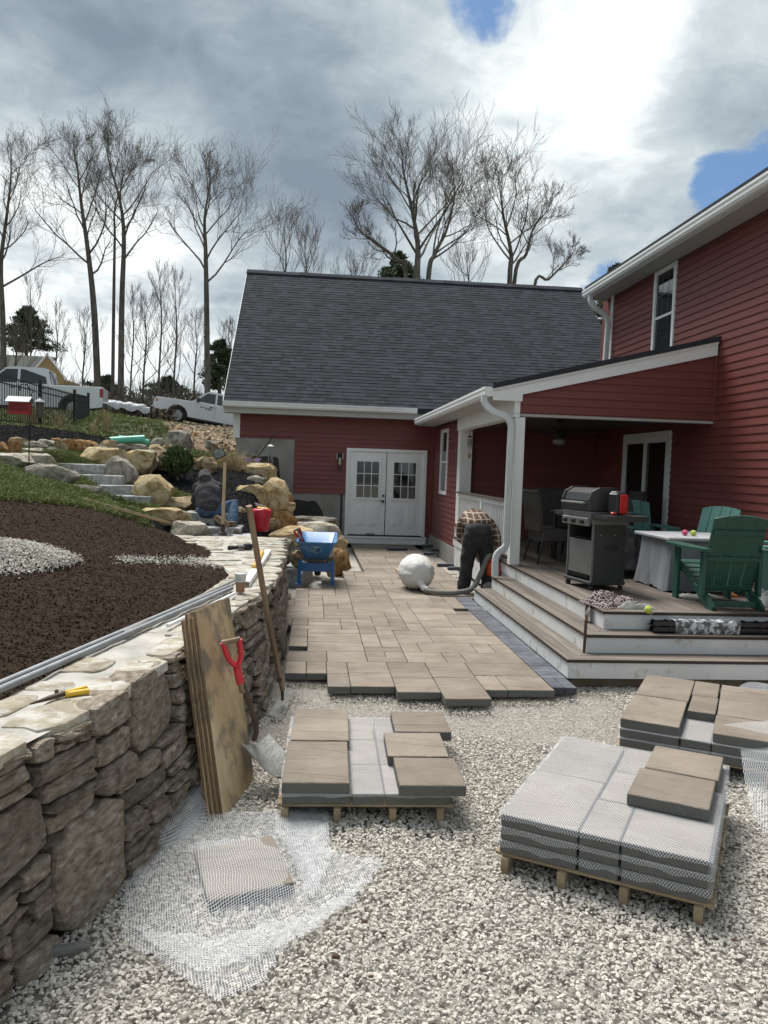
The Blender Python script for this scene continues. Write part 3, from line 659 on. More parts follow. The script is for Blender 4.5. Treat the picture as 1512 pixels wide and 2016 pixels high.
HB().bx((HX-.045, PY-.025, 2.56), (HX-.0, PY+.0, 3.45)).go('corner_strip', m_sid)
HB().bx((2.665, PY-.02, 2.55), (2.742, PY+.1, 2.72)).bx((2.66, PY-.01, 2.50), (2.742, PY+.16, 2.548)).bx((2.72, PY+.16, 2.52), (2.90, 15.0, 2.74)).go('porch_beam', m_wht); HB().bx((2.742, PY+.012, 2.515), (HX, PY+.16, 2.552)).go('beam_soffit', m_sof)
HB().bx((2.36, PY-.02, 2.74), (2.72, 18.0, 2.755)).bx((2.355, PY-.02, 2.755), (2.365, 18.0, 2.87)).go('porch_soffit', m_sof)
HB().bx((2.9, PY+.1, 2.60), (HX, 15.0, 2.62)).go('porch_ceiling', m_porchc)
gutter('gutter', (2.24, PY-.05, 2.885), (2.24, 17.9, 2.885), (-1, 0, 0))
HB().bx((2.69, PY-.0, .5), (2.825, PY+.135, 2.50), .004).go('porch_post', m_wht)
HB().bx((2.79, PY+.14, .5), (2.81, 14.9, .505)).go('rail_shoe', m_wht)
# railing
rl = EM('railing', None, None); rl.parent = house; rl.location = (-2.8, -16, 0)
MB().bx((2.73, PY+.14, 1.33), (2.87, 14.9, 1.365)).build('handrail', M('deck_grey', [(.10, .085, .07), (.16, .14, .12)], 3, .7, stretch=(1, .1, 1)), rl)
MB().bx((2.775, PY+.14, 1.26), (2.825, 14.9, 1.33)).build('top_rail', m_wht, rl); MB().bx((2.775, PY+.14, .58), (2.825, 14.9, .63)).build('bottom_rail', m_wht, rl)
MB().bx((2.76, 12.78, .5), (2.84, 12.88, 1.33)).build('rail_post', m_wht, rl); MB().bx((2.76, 14.80, .5), (2.84, 14.9, 1.33)).build('rail_post', m_wht, rl)
bal = MB().box((0, 0, 0), (.03, .03, .63)).build('baluster', m_wht, rl, loc=(2.8, PY+.25, .945)); yy = PY+.36
while yy < 14.78:
    if abs(yy-12.83) > .07: OB('baluster', bal.data, rl, (2.8, yy, .945))
    yy += .11
# downspouts
def dspout(pts, wd=.065, dp=.085, rib=()):
    mb = HB(); V = []; n = len(pts); P = [Vector(p) for p in pts]; Fc = []
    for i, p in enumerate(P):
        t = (P[min(i+1, n-1)]-P[max(i-1, 0)]).normalized(); u = Vector((0, 1, 0)); u = (u-t*u.dot(t)).normalized(); v = t.cross(u)
        k = 1+(.06 if i in rib else 0)
        for a, b in ((-1, -.7), (-.7, -1), (.7, -1), (1, -.7), (1, .7), (.7, 1), (-.7, 1), (-1, .7)): V.append(p+u*(a*wd/2*k)+v*(b*dp/2*k))
    for i in range(n-1): Fc += [(i*8+j, i*8+(j+1) % 8, (i+1)*8+(j+1) % 8, (i+1)*8+j) for j in range(8)]
    Fc += [tuple(range(7, -1, -1)), tuple((n-1)*8+j for j in range(8))]
    mb.add(V, Fc); return mb.go('downspout', m_dwnsp)
def smooth(pts, k=6):
    P = [Vector(p) for p in pts]; out = []
    for i in range(len(P)-1):
        p0, p1, p2, p3 = P[max(i-1, 0)], P[i], P[i+1], P[min(i+2, len(P)-1)]
        for j in range(k):
            t = j/k; out.append(.5*((2*p1)+(p2-p0)*t+(2*p0-5*p1+4*p2-p3)*t*t+(3*p1-p0-3*p2+p3)*t**3))
    return out+[P[-1]]
pp = smooth([(2.27, PY+.05, 2.78), (2.27, PY+.05, 2.68), (2.37, PY-.0, 2.57), (2.56, PY-.03, 2.49), (2.625, PY-.03, 2.38), (2.625, PY-.03, 2.25)], 7)
dspout(pp+[Vector((2.625, PY-.03, .83))]+smooth([(2.625, PY-.03, .80), (2.60, PY-.05, .74), (2.50, PY-.08, .66), (2.47, PY-.10, .56), (2.47, PY-.11, .36)], 6), rib=set(range(6, 40, 2)))
dspout(smooth([(5.06, 14.55, 5.10), (5.06, 14.55, 4.98), (5.14, 14.52, 4.86), (5.32, 14.5, 4.74), (5.38, 14.48, 4.60), (5.38, 14.48, 4.4)], 6)+[Vector((5.36, 14.48, 3.55))], .09, .09)
# ceiling fan
cf = EM('ceiling_fan', None, None); cf.parent = house; fp = Vector((3.65, 11.6, 2.33)); cf.location = fp-Vector((2.8, 16, 0))
MB().lathe((0, 0, 0), [(.04, .27), (.05, .2), (.03, .19), (.03, .10), (.10, .08), (.12, 0), (.06, -.03)], 18).build('motor', m_blk, cf, True); MB().lathe((0, 0, -.03), [(.05, 0), (.10, -.04), (.09, -.10), (.03, -.13)], 16).build('light_bowl', M('bowl_glass', [(.12, .12, .11)], 3, .2), cf, True)
for k in range(5):
    a = k*2*PI/5+.35; q = MB(); q.box((.42, 0, .05), (.55, .13, .008), (R(10), 0, 0)); q.bar((.08, 0, .04), (.2, 0, .045), .03, .01); q.build('fan_blade', m_blk, cf, rot=(0, 0, a))

# ---------------------------------------------------------------- deck and steps
m_dk = M('composite_deck', [(.085, .066, .052), (.13, .105, .085), (.20, .175, .145)], 2.5, .75, .4, 30, rnd=.14, stretch=(6, .35, 6), bd=.002)
m_dkx = M('composite_deck_side', [(.085, .066, .052), (.13, .105, .085), (.20, .175, .145)], 2.5, .75, .4, 30, rnd=.14, stretch=(.35, 6, 6), bd=.002)
m_dke = M('deck_edge', [(.035, .024, .018)], 3, .6)
deck = EM('deck', 'grey brown composite deck with two wraparound steps and white risers', 'deck', (4, 9, 0))
def DK(mb, name, mat): o = mb.build(name, mat, deck); o.location = (-4, -9, 0); return o
DX1 = 7.5
for k, (x0, y0, z) in enumerate(((2.22, 6.55, .167), (2.465, 6.80, .333), (2.71, 7.05, .5))):
    t = .026; yend = (10.55, 10.6, 15.03)[k]
    if k < 2:
        for j in (0, 1):                      # two boards along the left flight, two along the front, mitred
            a = j*.138; w_ = .134
            DK(MB().prism([(x0+a, y0+a), (x0+a+w_, y0+a+w_), (x0+a+w_, yend), (x0+a, yend)], (z-t, z), 'z'), 'tread_board', m_dk)
            DK(MB().prism([(x0+a, y0+a), (x0+a+w_, y0+a+w_), (DX1, y0+a+w_), (DX1, y0+a)], (z-t, z), 'z'), 'tread_board', m_dkx)
    else:
        DK(MB().prism([(x0, y0), (x0+.134, y0+.134), (x0+.134, 15.0), (x0, 15.0)], (z-t, z), 'z'), 'deck_board', m_dk)
        DK(MB().prism([(x0, y0), (x0+.134, y0+.134), (DX1, y0+.134), (DX1, y0)], (z-t, z), 'z'), 'deck_board', m_dkx)
        x = x0+.139
        while x < DX1:
            ye = 15.03 if x < HX-.15 else 7.3
            if x > HX-.02: break
            DK(MB().bx((x, y0+.139, z-t), (min(x+.135, HX-.005), 15.03, z)), 'deck_board', m_dk); x += .140
    # dark nosing face and white risers
    DK(MB().bx((x0-.003, y0-.0, z-t-.001), (x0-.0005, yend, z-.001)).bx((x0-.003, y0-.003, z-t-.001), (DX1, y0-.0005, z-.001)), 'nosing', m_dke)
    zb = z-.167 if k else 0.0
    DK(MB().bx((x0+.012, y0+.034, zb+(.001 if k else 0)), (x0+.032, yend-.01, z-t-.001)), 'riser_board', m_whtd); DK(MB().bx((x0+.012, y0+.012, zb+(.001 if k else 0)), (DX1, y0+.032, z-t-.001)), 'riser_board', m_whtd)
    DK(MB().bx((x0+.034, yend-.03, zb+.001), (x0+.5, yend-.012, z-t-.001)), 'end_board', m_whtd)
DK(MB().bx((2.27, 6.60, -.14), (7.4, 6.75, -.003)), 'deck_footing', M('muddy_footing', [(.08, .055, .03), (.17, .14, .10)], 4, .9, .5, 20))
DK(MB().bx((2.74, 10.62, -.05), (2.77, 14.93, .47)), 'skirt_panel', m_whtd)
DK(MB().bx((2.80, 7.2, -.05), (5.4, 14.9, .44)), 'deck_core', m_mem)
# ---------------------------------------------------------------- laid paving
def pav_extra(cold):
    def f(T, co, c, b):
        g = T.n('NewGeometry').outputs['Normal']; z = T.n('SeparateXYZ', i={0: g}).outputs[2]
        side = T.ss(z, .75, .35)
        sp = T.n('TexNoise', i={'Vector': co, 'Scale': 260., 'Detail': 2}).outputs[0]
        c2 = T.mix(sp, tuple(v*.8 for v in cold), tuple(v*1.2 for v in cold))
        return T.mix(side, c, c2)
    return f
def slatebump(m, sc, strength, dist):
    T = m.node_tree; nt = T.nodes; b = next(n for n in nt if n.type == 'BSDF_PRINCIPLED')
    q = NT.__new__(NT); q.t = T
    oi = q.n('ObjectInfo').outputs['Random']; at = q.n('Attribute', attribute_name='rnd').outputs['Fac']; rv = q.m('FRACT', q.m('ADD', q.m('MULTIPLY', oi, 7.13), at))
    co = q.vm('ADD', q.n('TexCoord').outputs['Object'], q.n('CombineXYZ', i={0: q.m('MULTIPLY', rv, 91.), 1: q.m('MULTIPLY', rv, 57.)}).outputs[0])
    wv = q.n('TexNoise', i={'Vector': q.vm('MULTIPLY', co, (.45, 1.6, 1)), 'Scale': sc, 'Detail': 3, 'Distortion': 1.3}).outputs[0]
    st = q.m('FRACT', q.m('MULTIPLY', wv, 4.2)); st = q.m('POWER', st, 2.2)      # cleft ledges of split slate
    fn = q.noise(co, sc*22, 4)
    h = q.m('ADD', q.m('MULTIPLY', st, .6), q.m('MULTIPLY', fn, .25))
    bo = q.n('Bump', i={'Strength': strength, 'Distance': dist, 'Height': h}); T.links.new(bo.outputs[0], b.inputs['Normal'])
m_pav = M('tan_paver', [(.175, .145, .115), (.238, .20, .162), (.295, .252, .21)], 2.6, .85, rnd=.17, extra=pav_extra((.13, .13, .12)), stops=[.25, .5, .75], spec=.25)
slatebump(m_pav, 3.4, 1., .016)
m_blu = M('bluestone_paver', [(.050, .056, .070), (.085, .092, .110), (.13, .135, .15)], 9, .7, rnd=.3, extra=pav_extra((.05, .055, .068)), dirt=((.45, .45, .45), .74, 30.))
slatebump(m_blu, 9, .8, .005)
patio = tag(MB().bx((-.40, 6.2, -.12), (.0, 6.21, -.11)).build('patio', m_gbase), None, None, None, 'structure')
PM = {}
def paver_mesh(w_, h_, mat, t=.06, v=0, nm='paver'):
    k = (round(w_, 3), round(h_, 3), mat.name, t, v)
    if k not in PM:
        o = MB().box((0, 0, 0), (w_, h_, t), None, .004).build(nm, mat); o.data.attributes.new('rnd', 'FLOAT', 'POINT').data.foreach_set('value', [.137*v]*len(o.data.vertices))
        PM[k] = o.data; bpy.data.objects.remove(o)
    return PM[k]
def lay(x0, y0, x1, y1, mat=m_pav, z=0., gap=.005, nm='paver'):
    q = OB(nm, paver_mesh(x1-x0-gap, y1-y0-gap, mat), patio, ((x0+x1)/2, (y0+y1)/2, z-.03+U(-.0015, .0015)), (U(-.003, .003), U(-.003, .003), U(-.004, .004)))
    return q
X0, DX, Y0, DY = -.19, .1832, 7.06, .203
man = [(-.19, 6.65, -.01, 7.06), (-.01, 6.65, .165, 7.06), (.165, 6.25, .35, 6.66), (.165, 6.66, .35, 7.06), (.35, 6.26, .71, 6.67), (.35, 6.67, .71, 7.06), (.71, 6.11, 1.06, 6.53), (.71, 6.53, 1.06, 7.06), (1.06, 5.93, 1.43, 6.55),
       (1.06, 6.55, 1.43, 7.06), (1.43, 6.18, 1.615, 6.62), (1.615, 6.19, 2.008, 6.62), (1.43, 6.62, 2.008, 7.06)]
for a in man: lay(*a)
nc_, nr = 12, 55
occ = np.zeros((nr, nc_+4), bool)
def Lb(y): return np.interp(y, [7, 8.6, 8.61, 10.4, 10.41, 11.4, 11.41, 12.4, 12.41, 13.3, 13.31, 19], [-.19, -.19, -.37, -.37, -.19, -.19, .17, .17, .53, .53, .90, .90])
def Rb(y): return 2.008 if y < 10.8 else 2.375
for r_ in range(nr):
    for c_ in range(-2, nc_+2):
        x, y = X0+DX*(c_+.5), Y0+DY*(r_+.5)
        if x < Lb(y) or x > Rb(y): occ[r_, c_+2] = True
holes = [(2, -0), (13, 11), (26, 3), (34, 5)]
for r_, c_ in holes: occ[r_, c_+2] = True
rp = random.Random(11); sizes = [(2, 2), (2, 2), (3, 2), (3, 2), (2, 1), (2, 1), (3, 1), (1, 1), (1, 2), (4, 2), (2, 3)]
for r_ in range(nr):
    for c_ in range(nc_+4):
        if occ[r_, c_]: continue
        rp.shuffle(sizes)
        for w_, h_ in sizes+[(1, 1)]:
            if r_+h_ > nr or c_+w_ > nc_+4 or occ[r_:r_+h_, c_:c_+w_].any(): continue
            occ[r_:r_+h_, c_:c_+w_] = True; x = X0+DX*(c_-2); y = Y0+DY*r_
            lay(x, y, x+DX*w_, min(y+DY*h_, 18.36)); break
# bluestone border: two soldiers at the end, then a long run of narrow bricks
lay(2.012, 6.27, 2.116, 6.56, m_blu, nm='border_brick'); lay(2.118, 6.27, 2.222, 6.56, m_blu, nm='border_brick')
yy = 6.565
while yy < 10.76: lay(2.012, yy, 2.225, yy+.104, m_blu, gap=.003, nm='border_brick'); yy += .1045
for (x, y, w_, h_, a) in ((2.45, 14.2, .30, .10, .05), (2.53, 13.75, .22, .10, .3), (2.62, 17.7, .25, .1, 0), (2.70, 16.9, .2, .1, 0), (2.42, 16.1, .2, .1, .02), (1.85, 16.9, .42, .16, .3)):
    q = OB('border_brick', paver_mesh(w_, h_, m_blu), None, (x, y, .03), (0, 0, a)); q.name = 'loose_brick'
    tag(q, {2.45: 'charcoal edging brick lying beside the corner of the wing, nearest to the porch', 2.53: 'charcoal edging brick set askew at the foot of the porch pilaster', 2.62: 'charcoal edging brick in the corner right of the double door', 2.70: 'charcoal edging brick against the wing wall under the narrow window', 2.42: 'small charcoal brick loose between paving and the wing wall', 1.85: 'charcoal brick lying flat on the paving in front of the double door'}[x], 'brick', 'loose edging bricks')
# ---------------------------------------------------------------- pallets of pavers
m_pine = M('pallet_wood', [(.17, .12, .07), (.30, .225, .14), (.38, .30, .20)], 3, .85, .4, 30, rnd=.15, stretch=(.6, 5, 5), bd=.003)
def net_alpha(p=.015, w_=.20):
    def f(T):
        uv = T.n('Attribute', attribute_name='flat').outputs['Vector']; s_ = T.n('SeparateXYZ', i={0: uv})
        wob = T.m('MULTIPLY', T.noise(uv, 5., 2), .05)
        u = T.m('ADD', s_.outputs[0], wob); v = T.m('MULTIPLY', s_.outputs[1], .62); out = None
        for sg in ('ADD', 'SUBTRACT'):
            a = T.m('FRACT', T.m('ADD', T.m('DIVIDE', T.m(sg, u, v), p), 100.)); d = T.m('ABSOLUTE', T.m('SUBTRACT', a, .5)); l_ = T.ss(d, w_+.06, w_-.06)
            out = l_ if out is None else T.m('MAXIMUM', out, l_)
        return out
    return f
m_net = M('white_netting', [(.66, .68, .70), (.78, .80, .82)], 4, .5, alpha=net_alpha(.0125, .062), spec=.3)
m_net2 = M('fine_white_netting', [(.62, .64, .67), (.76, .78, .81)], 4, .5, alpha=net_alpha(.0125, .075), spec=.3)
def sheet(name, pts, zf, mat, parent=None, step=.025, uvf=None, holes=None):
    # thin plastic sheet laid over a polygon of the ground; zf gives its height
    xs = [p[0] for p in pts]; ys = [p[1] for p in pts]; gx_ = np.arange(min(xs), max(xs)+step, step); gy_ = np.arange(min(ys), max(ys)+step, step)
    A, B = np.meshgrid(gx_, gy_); ins = inpoly(A.ravel(), B.ravel(), [tuple(p[:2]) for p in pts]).reshape(A.shape); n = len(gx_)
    V = []; ID = -np.ones(A.shape, int)
    for j in range(A.shape[0]):
        for i in range(n):
            if ins[max(0, j-1):j+2, max(0, i-1):i+2].any() and ins[j, i] or ins[j, i]: ID[j, i] = len(V); V.append((A[j, i], B[j, i], zf(A[j, i], B[j, i])))
    Fq = [(ID[j, i], ID[j, i+1], ID[j+1, i+1], ID[j+1, i]) for j in range(A.shape[0]-1) for i in range(n-1) if min(ID[j, i], ID[j, i+1], ID[j+1, i+1], ID[j+1, i]) >= 0]
    me = bpy.data.meshes.new(name); me.from_pydata(V, [], Fq); me.update(); me.materials.append(mat); me.polygons.foreach_set('use_smooth', [True]*len(Fq))
    a = me.attributes.new('flat', 'FLOAT_VECTOR', 'POINT'); a.data.foreach_set('vector', np.array([(uvf(*v) if uvf else v) for v in V], np.float32).ravel())
    return OB(name, me, parent)
def pallet(nm, org, ang, w_, d_, label, legs, ztop=-.0):
    P = EM('pallet', label, 'pallet', org, ang, 'wooden pallets of pavers'); h = ztop-GZ
    n = 6
    for k in range(n): MB().bx((-.02, d_*k/n+.01, ztop-.016-org[2]), (w_+.02, d_*(k+.72)/n, ztop-org[2]), .002).build('deck_plank', m_pine, P)
    for u_ in legs: MB().bx((u_-.018, -.012, GZ-.012-org[2]), (u_+.018, d_-.01, ztop-.017-org[2]), .002).build('stringer', m_pine, P)
    return P
def onp(org, ang, u_, v_): c, s_ = math.cos(ang), math.sin(ang); return (org[0]+u_*c-v_*s_, org[1]+u_*s_+v_*c)
def stack(org, ang, rects, z, label, group, jit=.004, t=.058):
    # rects: (u0, v0, u1, v1, words)
    for (u0, v0, u1, v1, wd) in rects:
        x, y = onp(org, ang, (u0+u1)/2, (v0+v1)/2)
        q = OB('paver_stone', paver_mesh(u1-u0-.006, v1-v0-.006, m_pav, t), None, (x+U(-jit, jit), y+U(-jit, jit), z+t/2), (U(-.004, .004), U(-.004, .004), ang+U(-.008, .008)))
        tag(q, label % wd, 'paver', group)
o1, a1 = (-.116, 4.03, 0.), R(-1.2)
pallet('p', o1, a1, .88, 1.24, 'low wooden pallet left of centre carrying two layers of pavers and netting', (.0+.02, .29, .58, .83))
R1 = [(0, 0, .355, .62, 'front left'), (0, .625, .355, 1.24, 'back left'), (.36, 0, .53, .41, 'front middle'), (.36, .415, .53, .82, 'centre middle'), (.36, .825, .53, 1.24, 'back middle'), (.535, 0, .885, .41, 'front right'), (.535, .415, .885, .82, 'centre right'), (.535, .825, .885, 1.24, 'back right')]
G1 = 'pavers on the pallet by the shovel'
stack(o1, a1, R1, 0.002, 'tan paver under the netting, bottom layer %s of the pallet by the shovel', G1)
stack(o1, a1, [(-.005, -.01, .35, .61, 'front left'), (.01, .625, .365, 1.25, 'back left'), (.60, -.04, .955, .36, 'nearest'), (.575, .375, .93, .785, 'middle'), (.65, .795, 1.01, 1.21, 'farthest')], .064, 'bare tan slate-textured paver, %s one on top of the pallet by the shovel', G1, .006)
o2, a2 = (.905, 3.50, 0.), R(-31.5)
pallet('p', o2, a2, .90, 1.22, 'wooden pallet at the front right carrying three netted layers of pavers', (.03, .29, .56, .86))
R2 = [(0, 0, .355, .62, 'front left'), (0, .625, .355, 1.22, 'back left'), (.36, 0, .535, .41, 'front middle'), (.36, .415, .535, .82, 'centre middle'), (.36, .825, .535, 1.22, 'back middle'), (.54, 0, .895, .62, 'front right'), (.54, .625, .895, 1.22, 'back right')]
G2 = 'pavers on the netted front right pallet'
for k, ly in enumerate(('bottom', 'middle', 'top netted')): stack(o2, a2, R2, .002+.062*k, 'tan paver, %s layer ' % ly+'%s of the netted front right pallet', G2)
stack(o2, a2, [(.50, .38, .87, .775, 'nearer'), (.515, .78, .875, 1.17, 'farther')], .190, 'bare tan paver, %s of the pair on top of the netted front right pallet', G2)
o3, a3 = (2.03, 4.90, 0.), R(-30.5)
pallet('p', o3, a3, .92, 1.30, 'wooden pallet of pavers standing beside the deck steps', (.06, .34, .62, .88))
R3 = [(0, 0, .365, .65, 'front left'), (0, .655, .365, 1.30, 'back left'), (.37, 0, .55, .43, 'front middle'), (.37, .435, .55, .86, 'centre middle'), (.37, .865, .55, 1.30, 'back middle'), (.555, 0, .92, .43, 'front right'), (.555, .435, .92, 1.30, 'back right')]
G3 = 'pavers on the pallet beside the deck'
for k, ly in enumerate(('bottom', 'middle', 'top')): stack(o3, a3, [r for r in R3 if not (k == 2 and r[4] == 'front middle')], .002+.062*k, 'tan paver, %s layer ' % ly+'%s of the pallet beside the deck' , G3)
def nett(name, org, ang, w_, d_, z, label, droop=.03, mat=m_net, ov=.012, sides=1, x0=0, x1=None, y0=0, y1=None):
    x1 = w_ if x1 is None else x1; y1 = d_ if y1 is None else y1
    V = []; Fq = []; fl = []; us = [x0-ov-.004, x0-ov, *np.linspace(x0, x1, 14), x1+ov, x1+ov+.004]; vs = [y0-ov-.004, y0-ov, *np.linspace(y0, y1, 18), y1+ov, y1+ov+.004]
    for j, v_ in enumerate(vs):
        for i, u_ in enumerate(us):
            e = (i in (0, len(us)-1)) or (j in (0, len(vs)-1)); m = (i in (1, len(us)-2)) or (j in (1, len(vs)-2))
            zz = z+.0035+U(0, .0015)-(0 if not e else droop*U(.5, 1.15))-(.003 if m else 0)
            x, y = onp(org, ang, u_, v_); V.append((x, y, zz)); fl.append((u_+(u_-.4)*(.0), v_-(z-zz if e else 0), 0))
    n = len(us)
    Fq = [(j*n+i, j*n+i+1, (j+1)*n+i+1, (j+1)*n+i) for j in range(len(vs)-1) for i in range(n-1)]
    me = bpy.data.meshes.new(name); me.from_pydata(V, [], Fq); me.update(); me.materials.append(mat)
    a = me.attributes.new('flat', 'FLOAT_VECTOR', 'POINT'); a.data.foreach_set('vector', np.array(fl, np.float32).ravel())
    return tag(OB(name, me), label, 'netting', 'white plastic netting')
nett('netting', o1, a1, .885, 1.24, .0615, 'white netting between the two paver layers of the pallet by the shovel', .022, m_net2)
nett('netting', o2, a2, .895, 1.22, .0605, 'strip of white netting above the bottom paver layer of the front right pallet', .030)
nett('netting', o2, a2, .895, 1.22, .1225, 'strip of white netting above the middle paver layer of the front right pallet', .030)
nett('netting', o2, a2, .895, 1.22, .1845, 'veil of white netting over the top of the front right pallet', .026, m_net2)
nett('netting', o3, a3, .92, 1.30, .1225, 'white netting showing in the gap of the pallet beside the deck', .012, m_net2)
nett('netting', o3, a3, .92, 1.30, .0605, 'thin netting edge above the bottom layer of the pallet beside the deck', .010, m_net2)
# loose paver under crumpled netting, left foreground
lp = AZ(478, 1718, -.05)
q = OB('paver_stone', paver_mesh(.36, .38, m_pav, .058), None, (lp.x, lp.y, -.045), (R(6), R(-3), R(17))); tag(q, 'single tan paver lying on the gravel under crumpled white netting', 'paver')
def gpoly(px): return [tuple(AZ(x, y, -.07))[:2] for x, y in px]
def bump_at(x, y):
    dx, dy = x-lp.x, y-lp.y; c, s_ = math.cos(R(17)), math.sin(R(17)); u_, v_ = dx*c+dy*s_, -dx*s_+dy*c
    d = max(abs(u_)-.185, abs(v_)-.195, 0); return (.062+.105*v_-.052*u_ if True else 0)*(1-min(1, d/.10))**1.3
wr = lambda x, y, s_=1.: (mnoise.noise(Vector((x*7*s_, y*7*s_, 1)))+.5*mnoise.noise(Vector((x*19*s_, y*19*s_, 5))))
zg = lambda x, y: -.068+abs(wr(x, y, .55))*.022+max(0, bump_at(x, y))
rotf = lambda a: (lambda x, y, z: (x*math.cos(a)-y*math.sin(a), x*math.sin(a)+y*math.cos(a), 0))
tag(sheet('netting', gpoly([(238, 1760), (262, 1700), (330, 1640), (372, 1600), (440, 1600), (520, 1596), (640, 1588), (655, 1680), (765, 1692), (735, 1745), (640, 1820), (560, 1880), (520, 1945), (420, 1985), (350, 1930), (290, 1890), (226, 1850)]), zg, m_net, uvf=rotf(.35)), 'wide crumpled sheet of white netting spread over the gravel by the stone wall', 'netting', 'white plastic netting')
tag(sheet('netting', gpoly([(545, 1600), (648, 1582), (655, 1690), (622, 1795), (592, 1768), (560, 1690), (530, 1630)]), lambda x, y: zg(x, y)+.006+abs(wr(x+3, y, 1.3))*.006, m_net2, uvf=rotf(-.7)), 'folded double layer of white netting lying just right of the single loose paver', 'netting', 'white plastic netting')
tag(sheet('netting', gpoly([(250, 1830), (420, 1850), (600, 1805), (740, 1712), (700, 1790), (610, 1850), (500, 1900), (400, 1930), (310, 1890)]), lambda x, y: zg(x, y)+.012+abs(wr(x, y+5, .8))*.006, m_net, uvf=rotf(1.1)), 'lower fold of white netting nearest to the camera on the gravel', 'netting', 'white plastic netting')
# curled netting leaning against the wall behind the plywood
def strip(name, A, B, n, m, zoff, label, mat=m_net, uvs=1.):
    V = []; fl = []
    A = smooth([tuple(p) for p in A], n); B = smooth([tuple(p) for p in B], n)
    for i in range(len(A)):
        for j in range(m+1):
            t = j/m; p = A[i].lerp(B[i], t); p = p+Vector(zoff)*math.sin(PI*t)+Vector((0, 0, .012*mnoise.noise(p*9))); V.append(p); fl.append((t*(A[i]-B[i]).length, i*(A[1]-A[0]).length, 0))
    Fq = [(i*(m+1)+j, i*(m+1)+j+1, (i+1)*(m+1)+j+1, (i+1)*(m+1)+j) for i in range(len(A)-1) for j in range(m)]
    me = bpy.data.meshes.new(name); me.from_pydata(V, [], Fq); me.update(); me.materials.append(mat)
    a = me.attributes.new('flat', 'FLOAT_VECTOR', 'POINT'); a.data.foreach_set('vector', np.array([tuple(f) for f in fl], np.float32).ravel())
    return tag(OB(name, me), label, 'netting', 'white plastic netting')
strip('netting', [AZ(398, 1500, .08), AZ(330, 1580, .0), AZ(245, 1668, -.04)], [AZ(440, 1560, -.05), AZ(385, 1640, -.07), AZ(292, 1680, -.075)], 8, 8, (.03, 0, .05), 'tube of white netting curled against the stone wall behind the plywood')
strip('netting', [AZ(1425, 1425, .19), AZ(1455, 1470, .12), AZ(1470, 1560, -.02), AZ(1500, 1640, -.07)], [AZ(1660, 1430, .20), AZ(1640, 1500, .14), AZ(1600, 1580, .02), AZ(1600, 1680, -.07)], 8, 10, (0, 0, .03), 'white netting draped over the right end of the pallet beside the deck')
strip('netting', [AZ(1440, 1362, -.02), AZ(1530, 1380, -.03)], [AZ(1500, 1348, .0), AZ(1600, 1355, .0)], 6, 6, (0, 0, .05), 'scrap of netting at the foot of the steps behind the right pallet', m_net2)

# ---------------------------------------------------------------- dry stone retaining wall
def stone_mat_extra(T, co, c, b): return c
m_ws = M('wall_stone', [(.10, .076, .054), (.20, .164, .124), (.29, .248, .20), (.46, .43, .38)], 26, .92, 1., 55, rnd=.34, spec=.2, stretch=(1, .55, 1.7), det=9, stops=[.28, .44, .58, .74], dirt=((.40, .38, .34), .66, 60.), bd=.025)
m_cap = M('wall_cap_stone', [(.19, .155, .11), (.31, .27, .20), (.42, .385, .32)], 9, .92, .7, 30, rnd=.15, dirt=((.54, .53, .50), .47, 7.), bd=.014)
m_mor = M('white_mortar', [(.27, .255, .225), (.41, .39, .35), (.52, .50, .46)], 5, .9, .8, 30, bd=.01)
m_gap = M('wall_core', [(.010, .009, .008)], 4, 1.)
ys_ = np.arange(-2, 11.41, .12)
WW = lambda y: .43+.95*float(ssn(y, 7.2, 10.4))
rw = EM('retaining_wall', 'dry stone retaining wall with mortared flat top between soil bed and gravel', 'wall', (-.6, 6, -.1))
def RW(mb, nm, mat, **k): o = mb.build(nm, mat, rw, **k); o.location = (.6, -6, .1); return o
def wface(s_, z):                            # s_ = y along the wall, z height -> point on outer face and outward normal
    t = max(0, min(1, (z-GZ)/(WT-GZ))); x = xb(s_)*(1-t)+xt(s_)*t; e = .05
    x2 = xb(s_+e)*(1-t)+xt(s_+e)*t; tg = Vector((x2-x, e, 0)).normalized(); return Vector((x, s_, z)), Vector((tg.y, -tg.x, .06)).normalized()
core = MB(); n = len(ys_); V = []
for y in ys_:
    p, nn = wface(y, GZ-.1); q_, _ = wface(y, WT-.02)
    V += [p-nn*.06, q_-nn*.06, q_-nn*(WW(y)+.01), p-nn*.44]
core.add(V, [(i*4+j, i*4+(j+1) % 4, (i+1)*4+(j+1) % 4, (i+1)*4+j) for i in range(n-1) for j in range(4)]+[(0, 1, 2, 3), (n*4-4, n*4-3, n*4-2, n*4-1)])
RW(core, 'wall_core', m_gap)
rs = random.Random(21)
